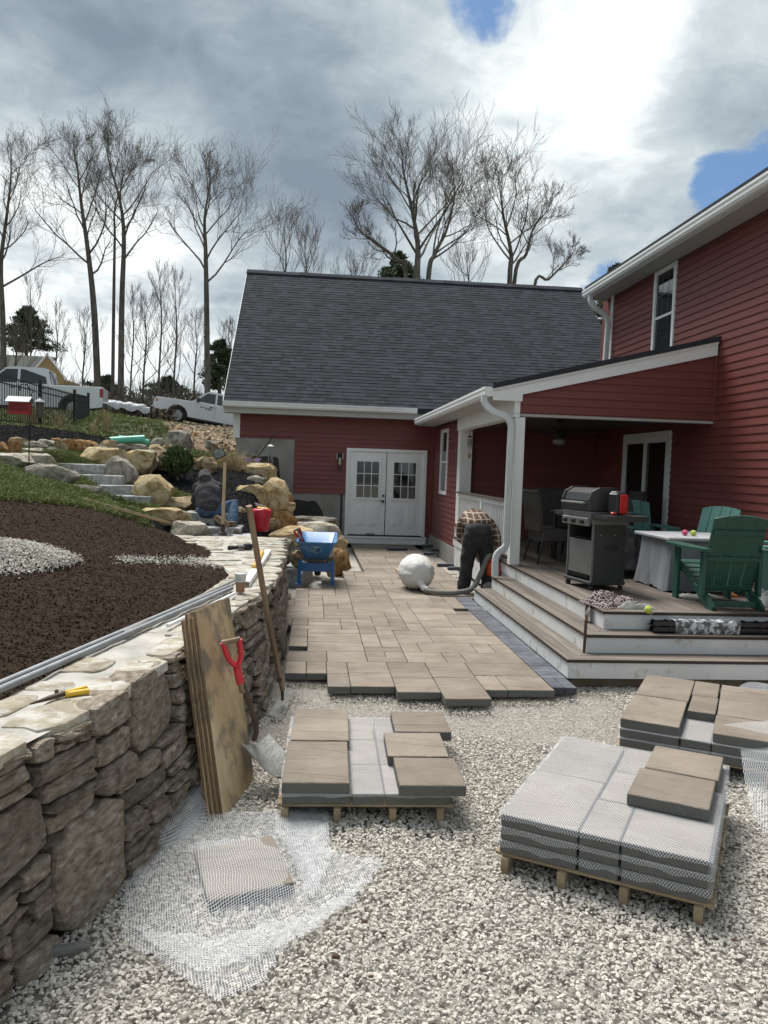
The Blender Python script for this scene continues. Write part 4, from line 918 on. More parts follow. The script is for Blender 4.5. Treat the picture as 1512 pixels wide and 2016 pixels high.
def facestone(poly, depth=.10, proud=.03, mat=m_ws, tilt=None, nm='stone'):
    # poly: (y, z) outline on the wall face; front is roughened, rim is rounded
    n = len(poly); cy = sum(p[0] for p in poly)/n; cz = sum(p[1] for p in poly)/n; V = []; pr = proud*rs.uniform(.1, 1.4); tl = (rs.uniform(-.08, .08), rs.uniform(-.10, .16)) if tilt is None else tilt
    def P(y, z, d): p, nn = wface(y, z); return p+nn*(d+tl[0]*(y-cy)-tl[1]*(z-cz))
    rings = [(1., -depth), (1.0, pr-.020), (.98, pr-.006), (.93, pr), (.74, pr+.002), (.50, pr+.003), (.25, pr+.003)]; sd0 = rs.uniform(0, 99)
    for k, (sc_, d) in enumerate(rings):
        for i, (y, z) in enumerate(poly): y_, z_ = cy+(y-cy)*sc_, cz+(z-cz)*sc_; V.append(P(y_, z_, d+((.016*mnoise.noise(Vector((y_*9, z_*26, sd0)))+.010*mnoise.noise(Vector((y_*31, z_*60, sd0)))) if k > 1 else 0)))
    V.append(P(cy, cz, pr+rs.uniform(-.004, .010))); c_ = len(V)-1; Fq = []
    for k in range(len(rings)-1): Fq += [(k*n+i, k*n+(i+1) % n, (k+1)*n+(i+1) % n, (k+1)*n+i) for i in range(n)]
    b = (len(rings)-1)*n; Fq += [(b+i, b+(i+1) % n, c_) for i in range(n)]
    return RW(MB().add(V, Fq, rs.random()), nm, mat, smooth=False)
def blob(y0, y1, z0, z1, n=11, sq=3.2, jit=.10):
    sq *= 2.2; jit *= 1.5
    out = []; ph = rs.uniform(0, .5)
    for i in range(n):
        a = 2*PI*(i+ph)/n; c, s_ = math.cos(a), math.sin(a); k = (abs(c)**sq+abs(s_)**sq)**(-1/sq)*rs.uniform(1-jit, 1+jit*.4)
        out.append(((y0+y1)/2+c*k*(y1-y0)/2, (z0+z1)/2+s_*k*(z1-z0)/2))
    return out
dz = .042; s0_, s1_ = 1.5, 11.35
yc = [s0_]
while yc[-1] < s1_: yc.append(yc[-1]+max(.04, .012*yc[-1]))
NR_ = int((WT-GZ+.02)/dz); oc = np.zeros((NR_, len(yc)-1), bool)
feat = [(3.64, 4.18, .36, .735), (2.60, 3.0, .30, .52), (3.0, 3.46, -.11, .33), (6.3, 6.8, .05, .48), (3.26, 3.58, .60, .74), (7.4, 7.8, -.1, .3)]
for (a, b, c, d) in feat:
    facestone(blob(a, b, c, d, 14, 3.4, .07), .14, .045)
    for j in range(NR_):
        for i in range(len(yc)-1):
            ym, zm = (yc[i]+yc[i+1])/2, GZ+dz*(j+.5)
            if a < ym < b and c < zm < d: oc[j, i] = True
for j in range(NR_):
    for i in range(len(yc)-1):
        if oc[j, i]: continue
        w_ = rs.choice([3, 4, 6, 7, 8, 9, 10, 11]); h_ = rs.choice([1, 1, 2, 2, 2, 2, 3] if w_ > 4 else [2, 1, 1, 1]); ww = 1
        while ww < w_ and i+ww < len(yc)-1 and not oc[j, i+ww]: ww += 1
        hh = 1
        while hh < h_ and j+hh < NR_ and not oc[j+hh, i:i+ww].any(): hh += 1
        oc[j:j+hh, i:i+ww] = True
        y0_, y1_, z0_, z1_ = yc[i], yc[i+ww], GZ+dz*j, min(GZ+dz*(j+hh), WT+.01); wv = lambda y, z: .034*mnoise.noise(Vector((y*1.3, z*2, 7)))
        pl = blob(y0_+.003, y1_-.003, z0_+.002, z1_-.002, 14 if y0_ < 5 else 8, 3.5, .10)
        facestone([(y, z+wv(y, z)) for y, z in pl], .07, .032)
# top: mortar bed with flat cap stones
V = []
for y in ys_:
    for k, t in enumerate((0, .25, .5, .75, 1.)):
        q_, nn = wface(y, WT); p = q_-nn*(WW(y)*t); p.z = WT-.001+.014*mnoise.noise(Vector((p.x*6, y*6, 1)))-(.01 if k in (0, 4) else 0); V.append(p)
n = len(ys_); mo = MB().add(V, [(i*5+j, i*5+j+1, (i+1)*5+j+1, (i+1)*5+j) for i in range(n-1) for j in range(4)])
RW(mo, 'mortar_bed', m_mor, smooth=True)
def capstone(y0_, y1_, t0, t1):
    bl = blob(y0_, y1_, t0, t1, 11, 3., .12); n = len(bl); V = []; zt = WT+rs.uniform(.000, .009); tl = rs.uniform(-.02, .02)
    for k, (sc_, z) in enumerate(((1.03, WT-.05), (1., zt-.004), (.96, zt), (.5, zt+.002))):
        for y, t in bl:
            yy_, tt = (y0_+y1_)/2+(y-(y0_+y1_)/2)*sc_, (t0+t1)/2+(t-(t0+t1)/2)*sc_; q_, nn = wface(yy_, WT); p = q_-nn*(tt*WW(yy_)-.015); V.append((p.x, p.y, z+(tl*(yy_-y0_) if k else 0)+(rs.uniform(-.003, .003) if k > 1 else 0)))
    Fq = [(k*n+i, k*n+(i+1) % n, (k+1)*n+(i+1) % n, (k+1)*n+i) for k in range(3) for i in range(n)]+[tuple(3*n+i for i in range(n))]
    RW(MB().add(V, Fq, rs.random()), 'cap_stone', m_cap, smooth=True)
y = 1.0
while y < 11.2:
    L_ = rs.uniform(.22, .5); sp = rs.uniform(.40, .62)
    capstone(y+.01, y+L_, -.04, sp-.05); 
    if WW(y) > .8:
        for t_ in (sp+.02, sp+.26): capstone(y+rs.uniform(-.05, .05), y+L_*rs.uniform(.7, 1.1), t_, t_+.23)
    elif rs.random() < .8: capstone(y+rs.uniform(-.05, .08), y+L_*rs.uniform(.7, 1.1), sp+.04, 1.02)
    y += L_+.015
# end return of the wall beside the granite block
for k in range(5):
    q_ = AZ(560, 1165, 0)
# ---------------------------------------------------------------- boulders
BC = dict(tan=[(.13, .075, .035), (.42, .31, .18), (.62, .52, .36)], pale=[(.22, .18, .12), (.52, .47, .38), (.72, .68, .60)], grey=[(.10, .09, .075), (.31, .28, .23), (.52, .48, .41)],
          orange=[(.11, .05, .022), (.40, .22, .09), (.56, .38, .20)], yellow=[(.20, .12, .045), (.54, .41, .22), (.72, .62, .43)])
BMAT = {k: M('boulder_'+k, c, 4.5, .92, 1., 20, stops=[.30, .48, .66], dirt=((.09, .085, .075), .58, 9.), bd=.05, det=10, spec=.2) for k, c in BC.items()}
BME = {}
bcount = 0
def boulder(px, Yg, kind, label, org=(0, 0), s=1., dep=.8, sink=.12, yaw=0, name='boulder', fix=False, roll=0):
    global bcount
    x0, y0, x1, y1 = [org[i % 2]+v/s for i, v in enumerate(px)]
    Y = Yg
    if not fix: h = HIT((x0+x1)/2, y1-1, 6, 60); Y = max(Yg-1.2, min(Yg+1.2, h.y))
    w_ = (x1-x0)/F*Y; h_ = (y1-y0)/F*Y; d_ = w_*dep; Yc = Y+d_*.30
    c = AY((x0+x1)/2, (y0+y1)/2, Yc); k = Yc/Y; w_ *= k; h_ *= k; hb = h_*(1+sink)
    key = (kind, bcount % 7)
    if key not in BME: BME[key] = rockmesh('boulder', BMAT[kind], 100+bcount*3, 3, rs.choice([16, 20, 24]), .055)
    o = OB(name, BME[key], None, (c.x, Yc, c.z-h_*sink/2)); o.scale = (w_*1.12, max(d_, h_*.8), hb*1.12); o.rotation_euler = (0, roll, yaw)
    bcount += 1
    return tag(o, label, 'boulder' if w_ > .35 else 'rock', 'boulders along the slope')
Z1 = ((0, 860), 4.447); Z2 = ((340, 900), 4.2); Z0 = ((0, 650), 3.024)
for px, Yg, kd, lb in (
    ((-80, 50, 76, 155), 14, 'orange', 'rusty tan boulder at the left edge in the row below the black mulch'),
    ((75, 30, 168, 185), 14, 'orange', 'upright brown boulder, second from the left in the row below the mulch'),
    ((102, 8, 242, 98), 14.6, 'tan', 'rounded tan boulder behind the upright brown one'),
    ((172, 100, 362, 162), 14, 'pale', 'flat pale stone low in the rock row, right of the feeder pole'),
    ((232, 42, 408, 112), 14.6, 'grey', 'long grey tan boulder just right of the feeder pole'),
    ((330, 25, 472, 92), 15.2, 'pale', 'pale boulder in the back of the rock row under the fence corner'),
    ((405, 92, 522, 142), 14, 'grey', 'low grey stone in the middle of the rock row'),
    ((452, 10, 545, 64), 15.3, 'orange', 'small orange stone at the back of the rock row'),
    ((478, 48, 584, 142), 14.3, 'tan', 'round tan boulder left of the big orange one'),
    ((538, 20, 622, 66), 15.4, 'pale', 'pale stone behind the big orange boulder'),
    ((564, 28, 744, 140), 14.2, 'orange', 'big orange brown boulder in the middle of the rock row'),
    ((678, 30, 868, 110), 14.9, 'orange', 'wide rusty boulder left of the green pipes'),
    ((735, 92, 832, 148), 13.9, 'grey', 'grey stone above the corner of the upper grass step'),
    ((835, 74, 935, 126), 14.2, 'grey', 'grey stone directly behind the huge tan boulder'),
    ((878, 34, 1034, 124), 14.8, 'tan', 'tan brown boulder under the left end of the green pipes'),
    ((1000, 65, 1142, 138), 15.2, 'grey', 'grey boulder below the green pipes'),
    ((1084, 28, 1224, 88), 16., 'orange', 'rusty boulder directly under the right end of the green pipes'),
    ((1128, 68, 1292, 155), 15.2, 'grey', 'grey boulder above the white one of the stair side'),
    ((1330, 12, 1432, 84), 17., 'pale', 'pale boulder left of the big upright grey one'),
    ((1298, 74, 1442, 172), 16, 'yellow', 'yellow block beside the big upright grey boulder'),
    ((1420, 74, 1530, 168), 16.4, 'yellow', 'yellow boulder below the big upright grey one'),
    ((1304, 130, 1510, 290), 15.2, 'tan', 'brown tan boulder left of the small evergreen shrub'),
    ((730, 104, 1110, 262), 13.4, 'yellow', 'huge tan boulder at the top right of the granite steps'),
    ((1128, 125, 1378, 295), 14.0, 'pale', 'whitish boulder at the back right of the huge tan one'),
    ((1050, 132, 1345, 322), 13.6, 'yellow', 'slanting tan orange boulder right of the huge tan one'),
    ((932, 188, 1192, 425), 12.9, 'grey', 'leaning grey tan boulder touching the second granite step'),
    ((1180, 350, 1505, 602), 12.5, 'yellow', 'square tan boulder right of the third and fourth granite steps'),
    ((-60, 150, 285, 262), 13.2, 'pale', 'flat pale flagstone at the left edge above the lawn'),
    ((180, 152, 484, 290), 13., 'pale', 'long pale slab left of the top granite step'),
    ((270, 252, 662, 432), 12.6, 'grey', 'flat grey flagstone left of the second granite step'),
    ((618, 428, 884, 530), 12.3, 'grey', 'small flat flagstone left of the third granite step')):
    boulder(px, Yg, kd, lb, *Z1, dep=.7, sink=.25)
for px, Yg, kd, lb, fx in (
    ((985, 603, 1132, 750), 18.5, 'grey', 'big upright grey boulder on the grass below the dirt bank', False),
    ((1155, 762, 1290, 862), 16.5, 'tan', 'tan boulder behind the sitting man beside the dry grass clump', False),
    ((965, 990, 1168, 1074), 12.7, 'tan', 'tan topped block behind the sitting man on the left', False),
    ((840, 1058, 1116, 1146), 12., 'yellow', 'flat yellow stone left of the lower granite step', False)):
    boulder(px, Yg, kd, lb, *Z0, dep=.8, sink=.2, fix=fx)
for px, Yg, kd, lb in (
    ((-8, 538, 312, 712), 11.4, 'pale', 'cracked cream and brown boulder left of the tamper'),
    ((118, 15, 208, 148), 16., 'yellow', 'yellow boulder right of the small evergreen shrub'),
    ((520, 0, 622, 84), 17.2, 'pale', 'round whitish boulder against the concrete foundation'),
    ((478, 74, 604, 135), 16.6, 'tan', 'brown flat boulder below the round whitish one'),
    ((600, 58, 852, 222), 16.4, 'yellow', 'big slanting tan boulder against the upper black membrane'),
    ((608, 155, 784, 244), 15.3, 'grey', 'grey tan boulder in front of the slanting one'),
    ((520, 232, 780, 412), 14.2, 'yellow', 'wide tan boulder right of the sitting man'),
    ((735, 183, 952, 424), 14.5, 'yellow', 'big squarish tan boulder at the top of the rock pile beside the house'),
    ((520, 370, 764, 484), 13.8, 'grey', 'grey tan boulder below the wide one, behind the pole'),
    ((528, 420, 622, 562), 13.2, 'tan', 'tan boulder right behind the knee of the sitting man'),
    ((796, 375, 1006, 475), 15., 'yellow', 'tan wedge boulder under the big squarish one'),
    ((925, 290, 1003, 410), 15.6, 'orange', 'orange boulder behind the big squarish one at the foundation'),
    ((756, 438, 1024, 584), 14.4, 'orange', 'rust brown boulder behind the red bucket'),
    ((778, 508, 884, 594), 13.7, 'tan', 'small tan block just right of the red bucket'),
    ((820, 578, 1195, 706), 13.6, 'yellow', 'long yellow block between bucket and wheelbarrow'),
    ((985, 538, 1374, 696), 14.6, 'pale', 'long pale boulder behind the wheelbarrow'),
    ((1000, 490, 1345, 566), 16.4, 'grey', 'flat grey boulder under the lower black membrane'),
    ((803, 674, 997, 856), 12.4, 'grey', 'grey tan boulder left of the wheelbarrow'),
    ((975, 775, 1105, 895), 12.2, 'tan', 'tan boulder half hidden behind the left handle of the wheelbarrow'),
    ((1328, 655, 1445, 790), 15., 'yellow', 'yellow boulder at the corner near the double door'),
    ((1305, 765, 1470, 948), 13.5, 'orange', 'orange tan boulder on the paving right of the wheelbarrow'),
    ((1265, 850, 1345, 968), 12.9, 'tan', 'tan stone behind the right handle of the wheelbarrow'),
    ((1105, 700, 1320, 900), 13.2, 'tan', 'tan boulder hidden behind the tray of the wheelbarrow')):
    boulder(px, Yg, kd, lb, *Z2, dep=.8, sink=.15, fix=True)
for k, (x, y, lb) in enumerate(((352, 846, 'pale stone at the top left of the dirt bank by the front wheel'), (388, 858, 'flat stone in the middle of the dirt bank'), (432, 862, 'tan stone high on the dirt bank near the garage corner'), (372, 878, 'small tan stone at the foot of the dirt bank'), (418, 884, 'pale slab shaped stone low on the dirt bank'))):
    h = HIT(x, y, 20, 60); sz = U(.25, .5)
    o = OB('rock', BME[list(BME)[k % len(BME)]], None, h, (U(0, 6), U(0, 6), U(0, 6))); o.scale = (sz*1.3, sz, sz*.8); tag(o, lb, 'rock', 'stones of the dirt bank')
for k, (x, y, lb) in enumerate(((468, 893, 'small stone at the foot of the concrete foundation corner'), (489, 921, 'small stone below the purple ornament'), (560, 1100, 'small stone beside the narrow granite step end'), (545, 1080, 'small stone in the mulch right of the granite steps'), (600, 1060, 'small filler stone behind the blue tray'), (655, 1105, 'small filler stone under the right wheelbarrow handle'))):
    h = HIT(x, y, 8, 30); o = OB('rock', BME[list(BME)[k % len(BME)]], None, h, (0, 0, U(0, 6))); o.scale = (.3, .26, .2); tag(o, lb, 'rock', 'filler stones')
# ---------------------------------------------------------------- granite steps
m_gra = M('grey_granite', [(.20, .20, .195), (.33, .33, .32), (.50, .495, .48)], 16, .85, .8, 30, rnd=.06, det=8, bd=.012)
def slab(p, q, z0, z1, label, rot=0.):
    import bmesh
    mb = MB(); w_, d_, h_ = q[0]-p[0], q[1]-p[1], z1-z0; nx = max(4, int(w_/.06)); mb.box((0, 0, 0), (w_, d_, h_), None, .012)
    bm = bmesh.new(); t = bpy.data.meshes.new('t'); t.from_pydata(mb.v, [], mb.f); bm.from_mesh(t); bmesh.ops.recalc_face_normals(bm, faces=bm.faces)
    bmesh.ops.subdivide_edges(bm, edges=[e for e in bm.edges if e.calc_length() > .1], cuts=7, use_grid_fill=True)
    for v in bm.verts:
        if v.co.z < h_/2-.005: v.co.y += .018*mnoise.noise(v.co*6+Vector((p[0]*9, 0, 0)))*(1 if v.co.y < 0 else 0)*2
    bm.to_mesh(t); bm.free(); t.materials.append(m_gra)
    o = OB('granite_step', t, None, ((p[0]+q[0])/2, (p[1]+q[1])/2, (z0+z1)/2), (0, 0, rot)); return tag(o, label, 'step', 'granite steps up the slope')
for k, (xl, xr, yt, yb_, nm) in enumerate(((455, 940, 237, 330, 'top'), (560, 1065, 332, 425, 'second'), (640, 1190, 423, 520, 'third'), (850, 1320, 515, 605, 'fourth'))):
    Y = 13.4-.3*k; a = AY(xl/4.447, 860+yt/4.447, Y); b = AY(xr/4.447, 860+yb_/4.447, Y); zc = (AY((xl+xr)/8.894, 860+yt/4.447, Y).z, AY((xl+xr)/8.894, 860+yb_/4.447, Y).z)
    slab((a.x, Y), (b.x, Y+.7), zc[1], zc[0], 'rough grey granite step, %s one of the upper flight counted from the top' % nm)
def zs(x, y): return (340+x/4.2, 900+y/4.2)
for (xl, xr, yt, yb_, Y, lb, dd) in ((100, 462, 452, 556, 12.35, 'granite step the man is sitting on', .6), (250, 558, 578, 655, 11.95, 'granite step behind the heel of the sitting man', .6), (325, 668, 652, 706, 11.55, 'long granite slab under the tamper plate', .62), (690, 806, 728, 776, 11.75, 'short granite step right of the mallet', .5), (860, 930, 815, 893, 11.75, 'narrow granite step end beside the wall top', .5)):
    a = AY(*zs(xl, yt), Y); b = AY(*zs(xr, yb_), Y); slab((a.x, Y), (b.x, Y+dd), b.z-.03, a.z, lb)
p = AZ(566, 1153, GZ); slab((p.x-.5, p.y), (p.x+.32, p.y+1.0), GZ-.05, .16, 'granite block forming the lowest step at the end of the stone wall', R(-8))

# ---------------------------------------------------------------- plants near
m_ever = M('evergreen_leaf', [(.03, .06, .014), (.06, .10, .024), (.13, .16, .045)], 3, .6, rnd=.4)
m_wood = M('bark', [(.055, .048, .040), (.105, .094, .080), (.17, .155, .135)], 7, .95, .8, 24, stretch=(1, 1, .25), bd=.02)
m_twig = M('twig', [(.095, .080, .070), (.16, .138, .12)], 3, .9)
m_straw = M('straw', [(.25, .18, .09), (.42, .33, .19), (.52, .44, .29)], 4, .8, rnd=.3)
def leafcloud(n, rx, ry, rz, size, seed, up_=0., shape=None):
    r_ = np.random.default_rng(seed); d = r_.normal(0, 1, (n, 3)); d /= np.linalg.norm(d, axis=1)[:, None]; rad = r_.random(n)**.35
    P = d*rad[:, None]*np.array([rx, ry, rz])
    if shape: P = shape(P, r_)
    nn = len(P); a = r_.normal(0, 1, (nn, 3)); a[:, 2] += up_; a /= np.linalg.norm(a, axis=1)[:, None]; b = np.cross(a, r_.normal(0, 1, (nn, 3))); b /= np.linalg.norm(b, axis=1)[:, None]
    s_ = size*r_.uniform(.6, 1.3, nn)[:, None]; V = np.stack([P-b*s_*.22, P+b*s_*.22, P+a*s_], 1).reshape(-1, 3); return V, np.arange(nn*3).reshape(-1, 3), np.repeat(r_.random(nn), 3)
h = HIT(350, 942, 10, 30); sh = EM('evergreen_shrub', 'small dark green rounded evergreen shrub in the black mulch bed', 'shrub', h)
V, Fq, rr = leafcloud(4200, .27, .25, .26, .08, 3, 1.6); OB('foliage', npmesh('foliage', V+np.array([0, 0, .30]), Fq, m_ever, rr), sh)
mb = MB(); [mb.tube([(0, 0, -.05), (math.cos(a)*.08, math.sin(a)*.08, .2), (math.cos(a)*.2, math.sin(a)*.2, .42)], [.012, .008, .003], 5) for a in (0, 1.2, 2.5, 3.7, 5)]; mb.build('stem', m_wood, sh)
def straw(px, Y, label, hgt, n, sp, lean=.35, mat=m_straw, wid=.004):
    h = HIT(*px, 6, 45) if Y is None else AY(*px, Y); mb = MB(); rg = random.Random(int(px[0]))
    for _ in range(n):
        a = rg.uniform(0, 6.3); b = Vector((math.cos(a), math.sin(a), 0))*rg.uniform(0, sp*.3); d = Vector((rg.gauss(0, lean), rg.gauss(0, lean), 1)).normalized(); hh = hgt*rg.uniform(.5, 1.1); s_ = d.cross(Vector((rg.gauss(0, 1), rg.gauss(0, 1), 0))).normalized()*wid
        p1 = b+d*hh*.55; p2 = b+d*hh+Vector((d.x, d.y, -.25))*hh*.3; k = rg.random(); mb.add([b-s_, b+s_, p1+s_, p1-s_, p2], [(0, 1, 2, 3), (3, 2, 4)], k)
    o = mb.build('dry_grass', mat, None, loc=h); return tag(o, label, 'ornamental grass', 'clumps of dry ornamental grass')
straw((452, 940), 16.3, 'big straw coloured dry grass clump beside the metal wind spinner', .75, 420, .5, .42)
straw((478, 930), 16.9, 'straw grass drooping over rocks left of the round whitish boulder', .5, 160, .4, .6)
straw((209, 856), None, 'upright tan dry grass tuft on the lawn right of the fence', .95, 90, .3, .10)
straw((183, 855), None, 'thin dry grass tuft beside the last fence post', .6, 50, .3, .3); straw((60, 838), None, 'beige twiggy dry plant behind the red feeder', 1., 130, .6, .30); straw((118, 845), None, 'thin dry stalks in front of the fence', .7, 50, .5, .3)
# ---------------------------------------------------------------- fence
fence = EM('picket_fence', 'black aluminium picket fence above the mulch bed, stepping down to the right', 'fence', AY(60, 835, 22))
fo = fence.location.copy()
m_bf = M('black_fence', [(.008, .008, .009)], 5, .35)
def FN(mb, nm): o = mb.build(nm, m_bf, fence, loc=-fo); return o
fp_ = [(-70, 822, 712, 19.), (79, 842, 754, 22.3), (146, 851, 772, 24.6), (173, 850, 778, 27.)]
PO = []
for (x, yb_, yt, Y) in fp_:
    b = AY(x, yb_, Y); b.z = min(b.z, H(b.x, b.y)+.02); t = AY(x, yt, Y); PO.append((b, t)); FN(MB().bx((b.x-.035, b.y-.035, b.z-.1), (b.x+.035, b.y+.035, t.z+.05)).bx((b.x-.045, b.y-.045, t.z+.05), (b.x+.045, b.y+.045, t.z+.075)), 'fence_post')
for k in range(3):
    (b0, t0), (b1, t1) = PO[k], PO[k+1]; L_ = (b1-b0).length
    for f_ in (.93, .80, .08): p, q_ = b0.lerp(t0, f_), b1.lerp(t1, f_); FN(MB().bar(p, q_, .025, .03), 'fence_rail')
    npk = int(L_/.105)
    for j in range(1, npk): f_ = j/npk; p, q_ = b0.lerp(b1, f_), t0.lerp(t1, f_); hh = q_.z-p.z; FN(MB().bx((p.x-.008, p.y-.008, p.z+.06), (p.x+.008, p.y+.008, p.z+hh*.97)), 'picket')
# ---------------------------------------------------------------- bird feeders
m_red = M('red_paint', [(.36, .012, .014), (.45, .02, .02)], 4, .5); m_tin = M('galvanised_tin', [(.22, .23, .24), (.32, .33, .34)], 8, .6, metal=.5); m_iron = M('dark_iron', [(.02, .02, .02)], 4, .5, metal=.5)
pb_ = AY(57, 926, 12.2); pl_ = EM('feeder_pole', 'thin black shepherd hook pole standing at the edge of the lawn', 'pole', pb_)
pt = AY(57, 770, 12.2)-pb_
MB().tube(smooth([(0, 0, -.1), (0, 0, pt.z*.8), (.0, 0, pt.z), (-.05, 0, pt.z+.10), (-.13, 0, pt.z+.08), (-.14, 0, pt.z+.0)], 5), .0085, 6).build('hook_pole', m_iron, pl_)
MB().tube(smooth([(0, 0, pt.z*.78), (.03, 0, pt.z*.97), (.10, 0, pt.z), (.17, 0, pt.z*.96), (.17, 0, pt.z*.9)], 5), .007, 6).build('side_hook', m_iron, pl_)
c = AY(39, 815, 12.1); bf = EM('bird_feeder', 'red barn shaped bird feeder with a tin roof hanging on the pole', 'bird feeder', c)
MB().bx((-.145, -.09, .0), (.145, .09, .02)).bx((-.135, -.08, .02), (.135, .08, .17)).build('feeder_body', m_red, bf)
for k in range(3): MB().bx((-.125+k*.088, -.086, .04), (-.05+k*.088, -.079, .14)).build('feeder_door', M('dark_red', [(.16, .008, .01)], 4, .6), bf)
MB().prism([(-.12, .165), (0, .245), (.12, .165), (.12, .175), (0, .257), (-.12, .175)], (-.17, .17), 'x').build('feeder_roof', m_tin, bf)
c = AY(78, 822, 12.1); tf_ = EM('tube_feeder', 'grey tube bird feeder with a domed cap right of the red one', 'bird feeder', c)
MB().lathe((0, 0, 0), [(.05, 0), (.055, .02), (.05, .22)], 12).build('seed_tube', M('seed', [(.05, .045, .035), (.12, .10, .08)], 30, .7), tf_); MB().lathe((0, 0, .22), [(.085, 0), (.07, .025), (.02, .05), (.005, .08)], 14).build('cap', m_tin, tf_, True)
# ---------------------------------------------------------------- green drain pipes
m_pvc = M('green_pvc', [(.10, .42, .32), (.14, .50, .39)], 2, .35); m_hole = M('black_void', [(.004, .004, .004)], 2, 1.)
for (a, b, Y, lb, rd) in (((216, 868), (284, 864), 15.6, 'lower green plastic drain pipe lying on the rock row', .075), ((232, 862), (292, 871), 16.1, 'upper green plastic drain pipe crossing behind the other one', .06)):
    p, q_ = AY(*a, Y), AY(*b, Y+.3); d = EM('drain_pipe', lb, 'pipe', p, 0, 'green drain pipes'); MB().tube([(0, 0, 0), q_-p], rd, 14).build('pipe_body', m_pvc, d, True); u_ = (q_-p).normalized(); MB().tube([-u_*.003, u_*.002], rd*.86, 14).build('pipe_opening', m_hole, d)
# ---------------------------------------------------------------- trucks, shed, woodpile
m_tw = M('white_truck_paint', [(.62, .64, .66), (.68, .70, .72)], 1, .25, coat=.6); m_ty = M('tyre', [(.015, .015, .015)], 8, .9); m_rim = M('steel_rim', [(.28, .28, .28), (.42, .42, .42)], 4, .35, metal=.8); m_tail = M('tail_lamp', [(.35, .01, .012)], 3, .2); m_bump = M('bumper', [(.03, .03, .032)], 4, .5); m_chr = M('chrome', [(.55, .56, .57)], 3, .15, metal=.95)
m_amb = M('amber_lens', [(.55, .18, .04)], 3, .2)
def truck(loc, rz, pitch, label, crew=True, chrome=False, text=False):
    T_ = EM('pickup_truck', label, 'pickup truck', loc); T_.rotation_euler = Matrix.Rotation(rz, 4, 'Z').to_euler() if not pitch else (Matrix.Rotation(rz, 4, 'Z') @ Matrix.Rotation(-pitch, 4, 'Y')).to_euler()
    L0, L1, wf, wr_ = -2.75, 3.05, 1.95, -1.75
    def arch(cx, r_=.50): return [(cx+math.cos(a)*r_, .42+math.sin(a)*r_) for a in np.linspace(PI*1.06 if 0 else PI, 0, 9)]
    low = [(L0, .50)]+arch(wr_)+arch(wf)+[(L1-.1, .48), (L1, .62), (L1, 1.02), (L1-.06, 1.12), (1.35, 1.22), (-.95, 1.20), (-.95, 1.24), (L0, 1.26)]
    mb = MB(); mb.prism(low, (-.97, .97)); mb.build('body', m_tw, T_)
    bev = T_.children[-1].modifiers.new('bevel', 'BEVEL'); bev.width = .05; bev.segments = 2; bev.limit_method = 'ANGLE'
    mb = MB(); x0c, x1c = -.92, 1.35                   # greenhouse, tapered
    pr = [(x0c, 1.20), (x0c+.10, 1.82), (x0c+.25, 1.87), (.45, 1.87), (.62, 1.83), (x1c, 1.20)]
    V = [(x, s_*(.93-(.16 if z > 1.3 else 0)), z) for s_ in (-1, 1) for x, z in pr]; n = len(pr)
    mb.add(V, [tuple(range(n)), tuple(range(2*n-1, n-1, -1))]+[(i, (i+1) % n, n+(i+1) % n, n+i) for i in range(n)]); mb.build('cab', m_tw, T_)
    for s_ in (-1, 1):
        def pane(pts, nm='side_window'):
            f = lambda x, z: (x, s_*(.93-.16*(z-1.20)/.62+.006), z); g = lambda x, z: (x, s_*(.93-.16*(z-1.20)/.62-.01), z)
            m_ = MB(); k = len(pts); m_.add([f(*p) for p in pts]+[g(*p) for p in pts], [tuple(range(k)), tuple(range(2*k-1, k-1, -1))]+[(i, (i+1) % k, k+(i+1) % k, k+i) for i in range(k)]); m_.build(nm, m_gls, T_)
        pane([(-.80, 1.27), (.13, 1.27), (.13, 1.78), (-.70, 1.78)]); pane([(.22, 1.27), (1.15, 1.27), (.62, 1.76), (.22, 1.78)])
        MB().bx((1.0, s_*.95, 1.22), (1.14, s_*1.17, 1.42), .03).build('mirror', m_bump, T_)
        for x in (.18, -.86): MB().bx((x-.006, s_*.967, .60), (x+.006, s_*.975, 1.22)).build('door_seam', m_bump, T_)
        for x in (.28, -.72): MB().bx((x, s_*.97, 1.08), (x+.18, s_*1.0, 1.12), .01).build('handle', m_bump, T_)
        MB().prism([(wr_+math.cos(a)*.56, .42+math.sin(a)*.54) for a in np.linspace(0, PI, 12)]+[(wr_+math.cos(a)*.48, .42+math.sin(a)*.47) for a in np.linspace(PI, 0, 12)], sorted((s_*.955, s_*.985))).build('fender_trim', m_bump if not chrome else m_tw, T_)
        for cx in (wf, wr_):
            w_ = EM('wheel', None, None, (cx, s_*.84, .42)); w_.parent = T_
            MB().lathe((0, 0, 0), [(.26, -.13), (.40, -.12), (.42, -.06), (.42, .06), (.40, .12), (.26, .13)], 28, 'y', False).build('tyre', m_ty, w_, True); MB().lathe((0, 0, 0), [(.27, s_*.12), (.26, s_*.09), (.09, s_*.05), (.08, s_*.11), (.02, s_*.12)], 20, 'y').build('rim', m_rim, w_)
            for j in range(8): a = j*PI/4; MB().box((math.cos(a)*.17, s_*.075, math.sin(a)*.17), (.14, .04, .05), (0, -a, 0)).build('spoke', m_rim, w_)
        MB().bx((L0-.01, s_*.80, .86), (L0+.12, s_*.98, 1.20), .02).build('tail_light', m_tail, T_)
        MB().bx((L1-.12, s_*.62, .86), (L1+.02, s_*.96, 1.06), .02).build('headlight', m_chr if chrome else m_gls, T_); MB().bx((L1-.13, s_*.90, .90), (L1-.02, s_*.985, 1.02), .01).build('turn_light', m_amb, T_)
        MB().bx((-.9, s_*.80, .33), (1.3, s_*.98, .38), .01).build('side_step', m_bump, T_)
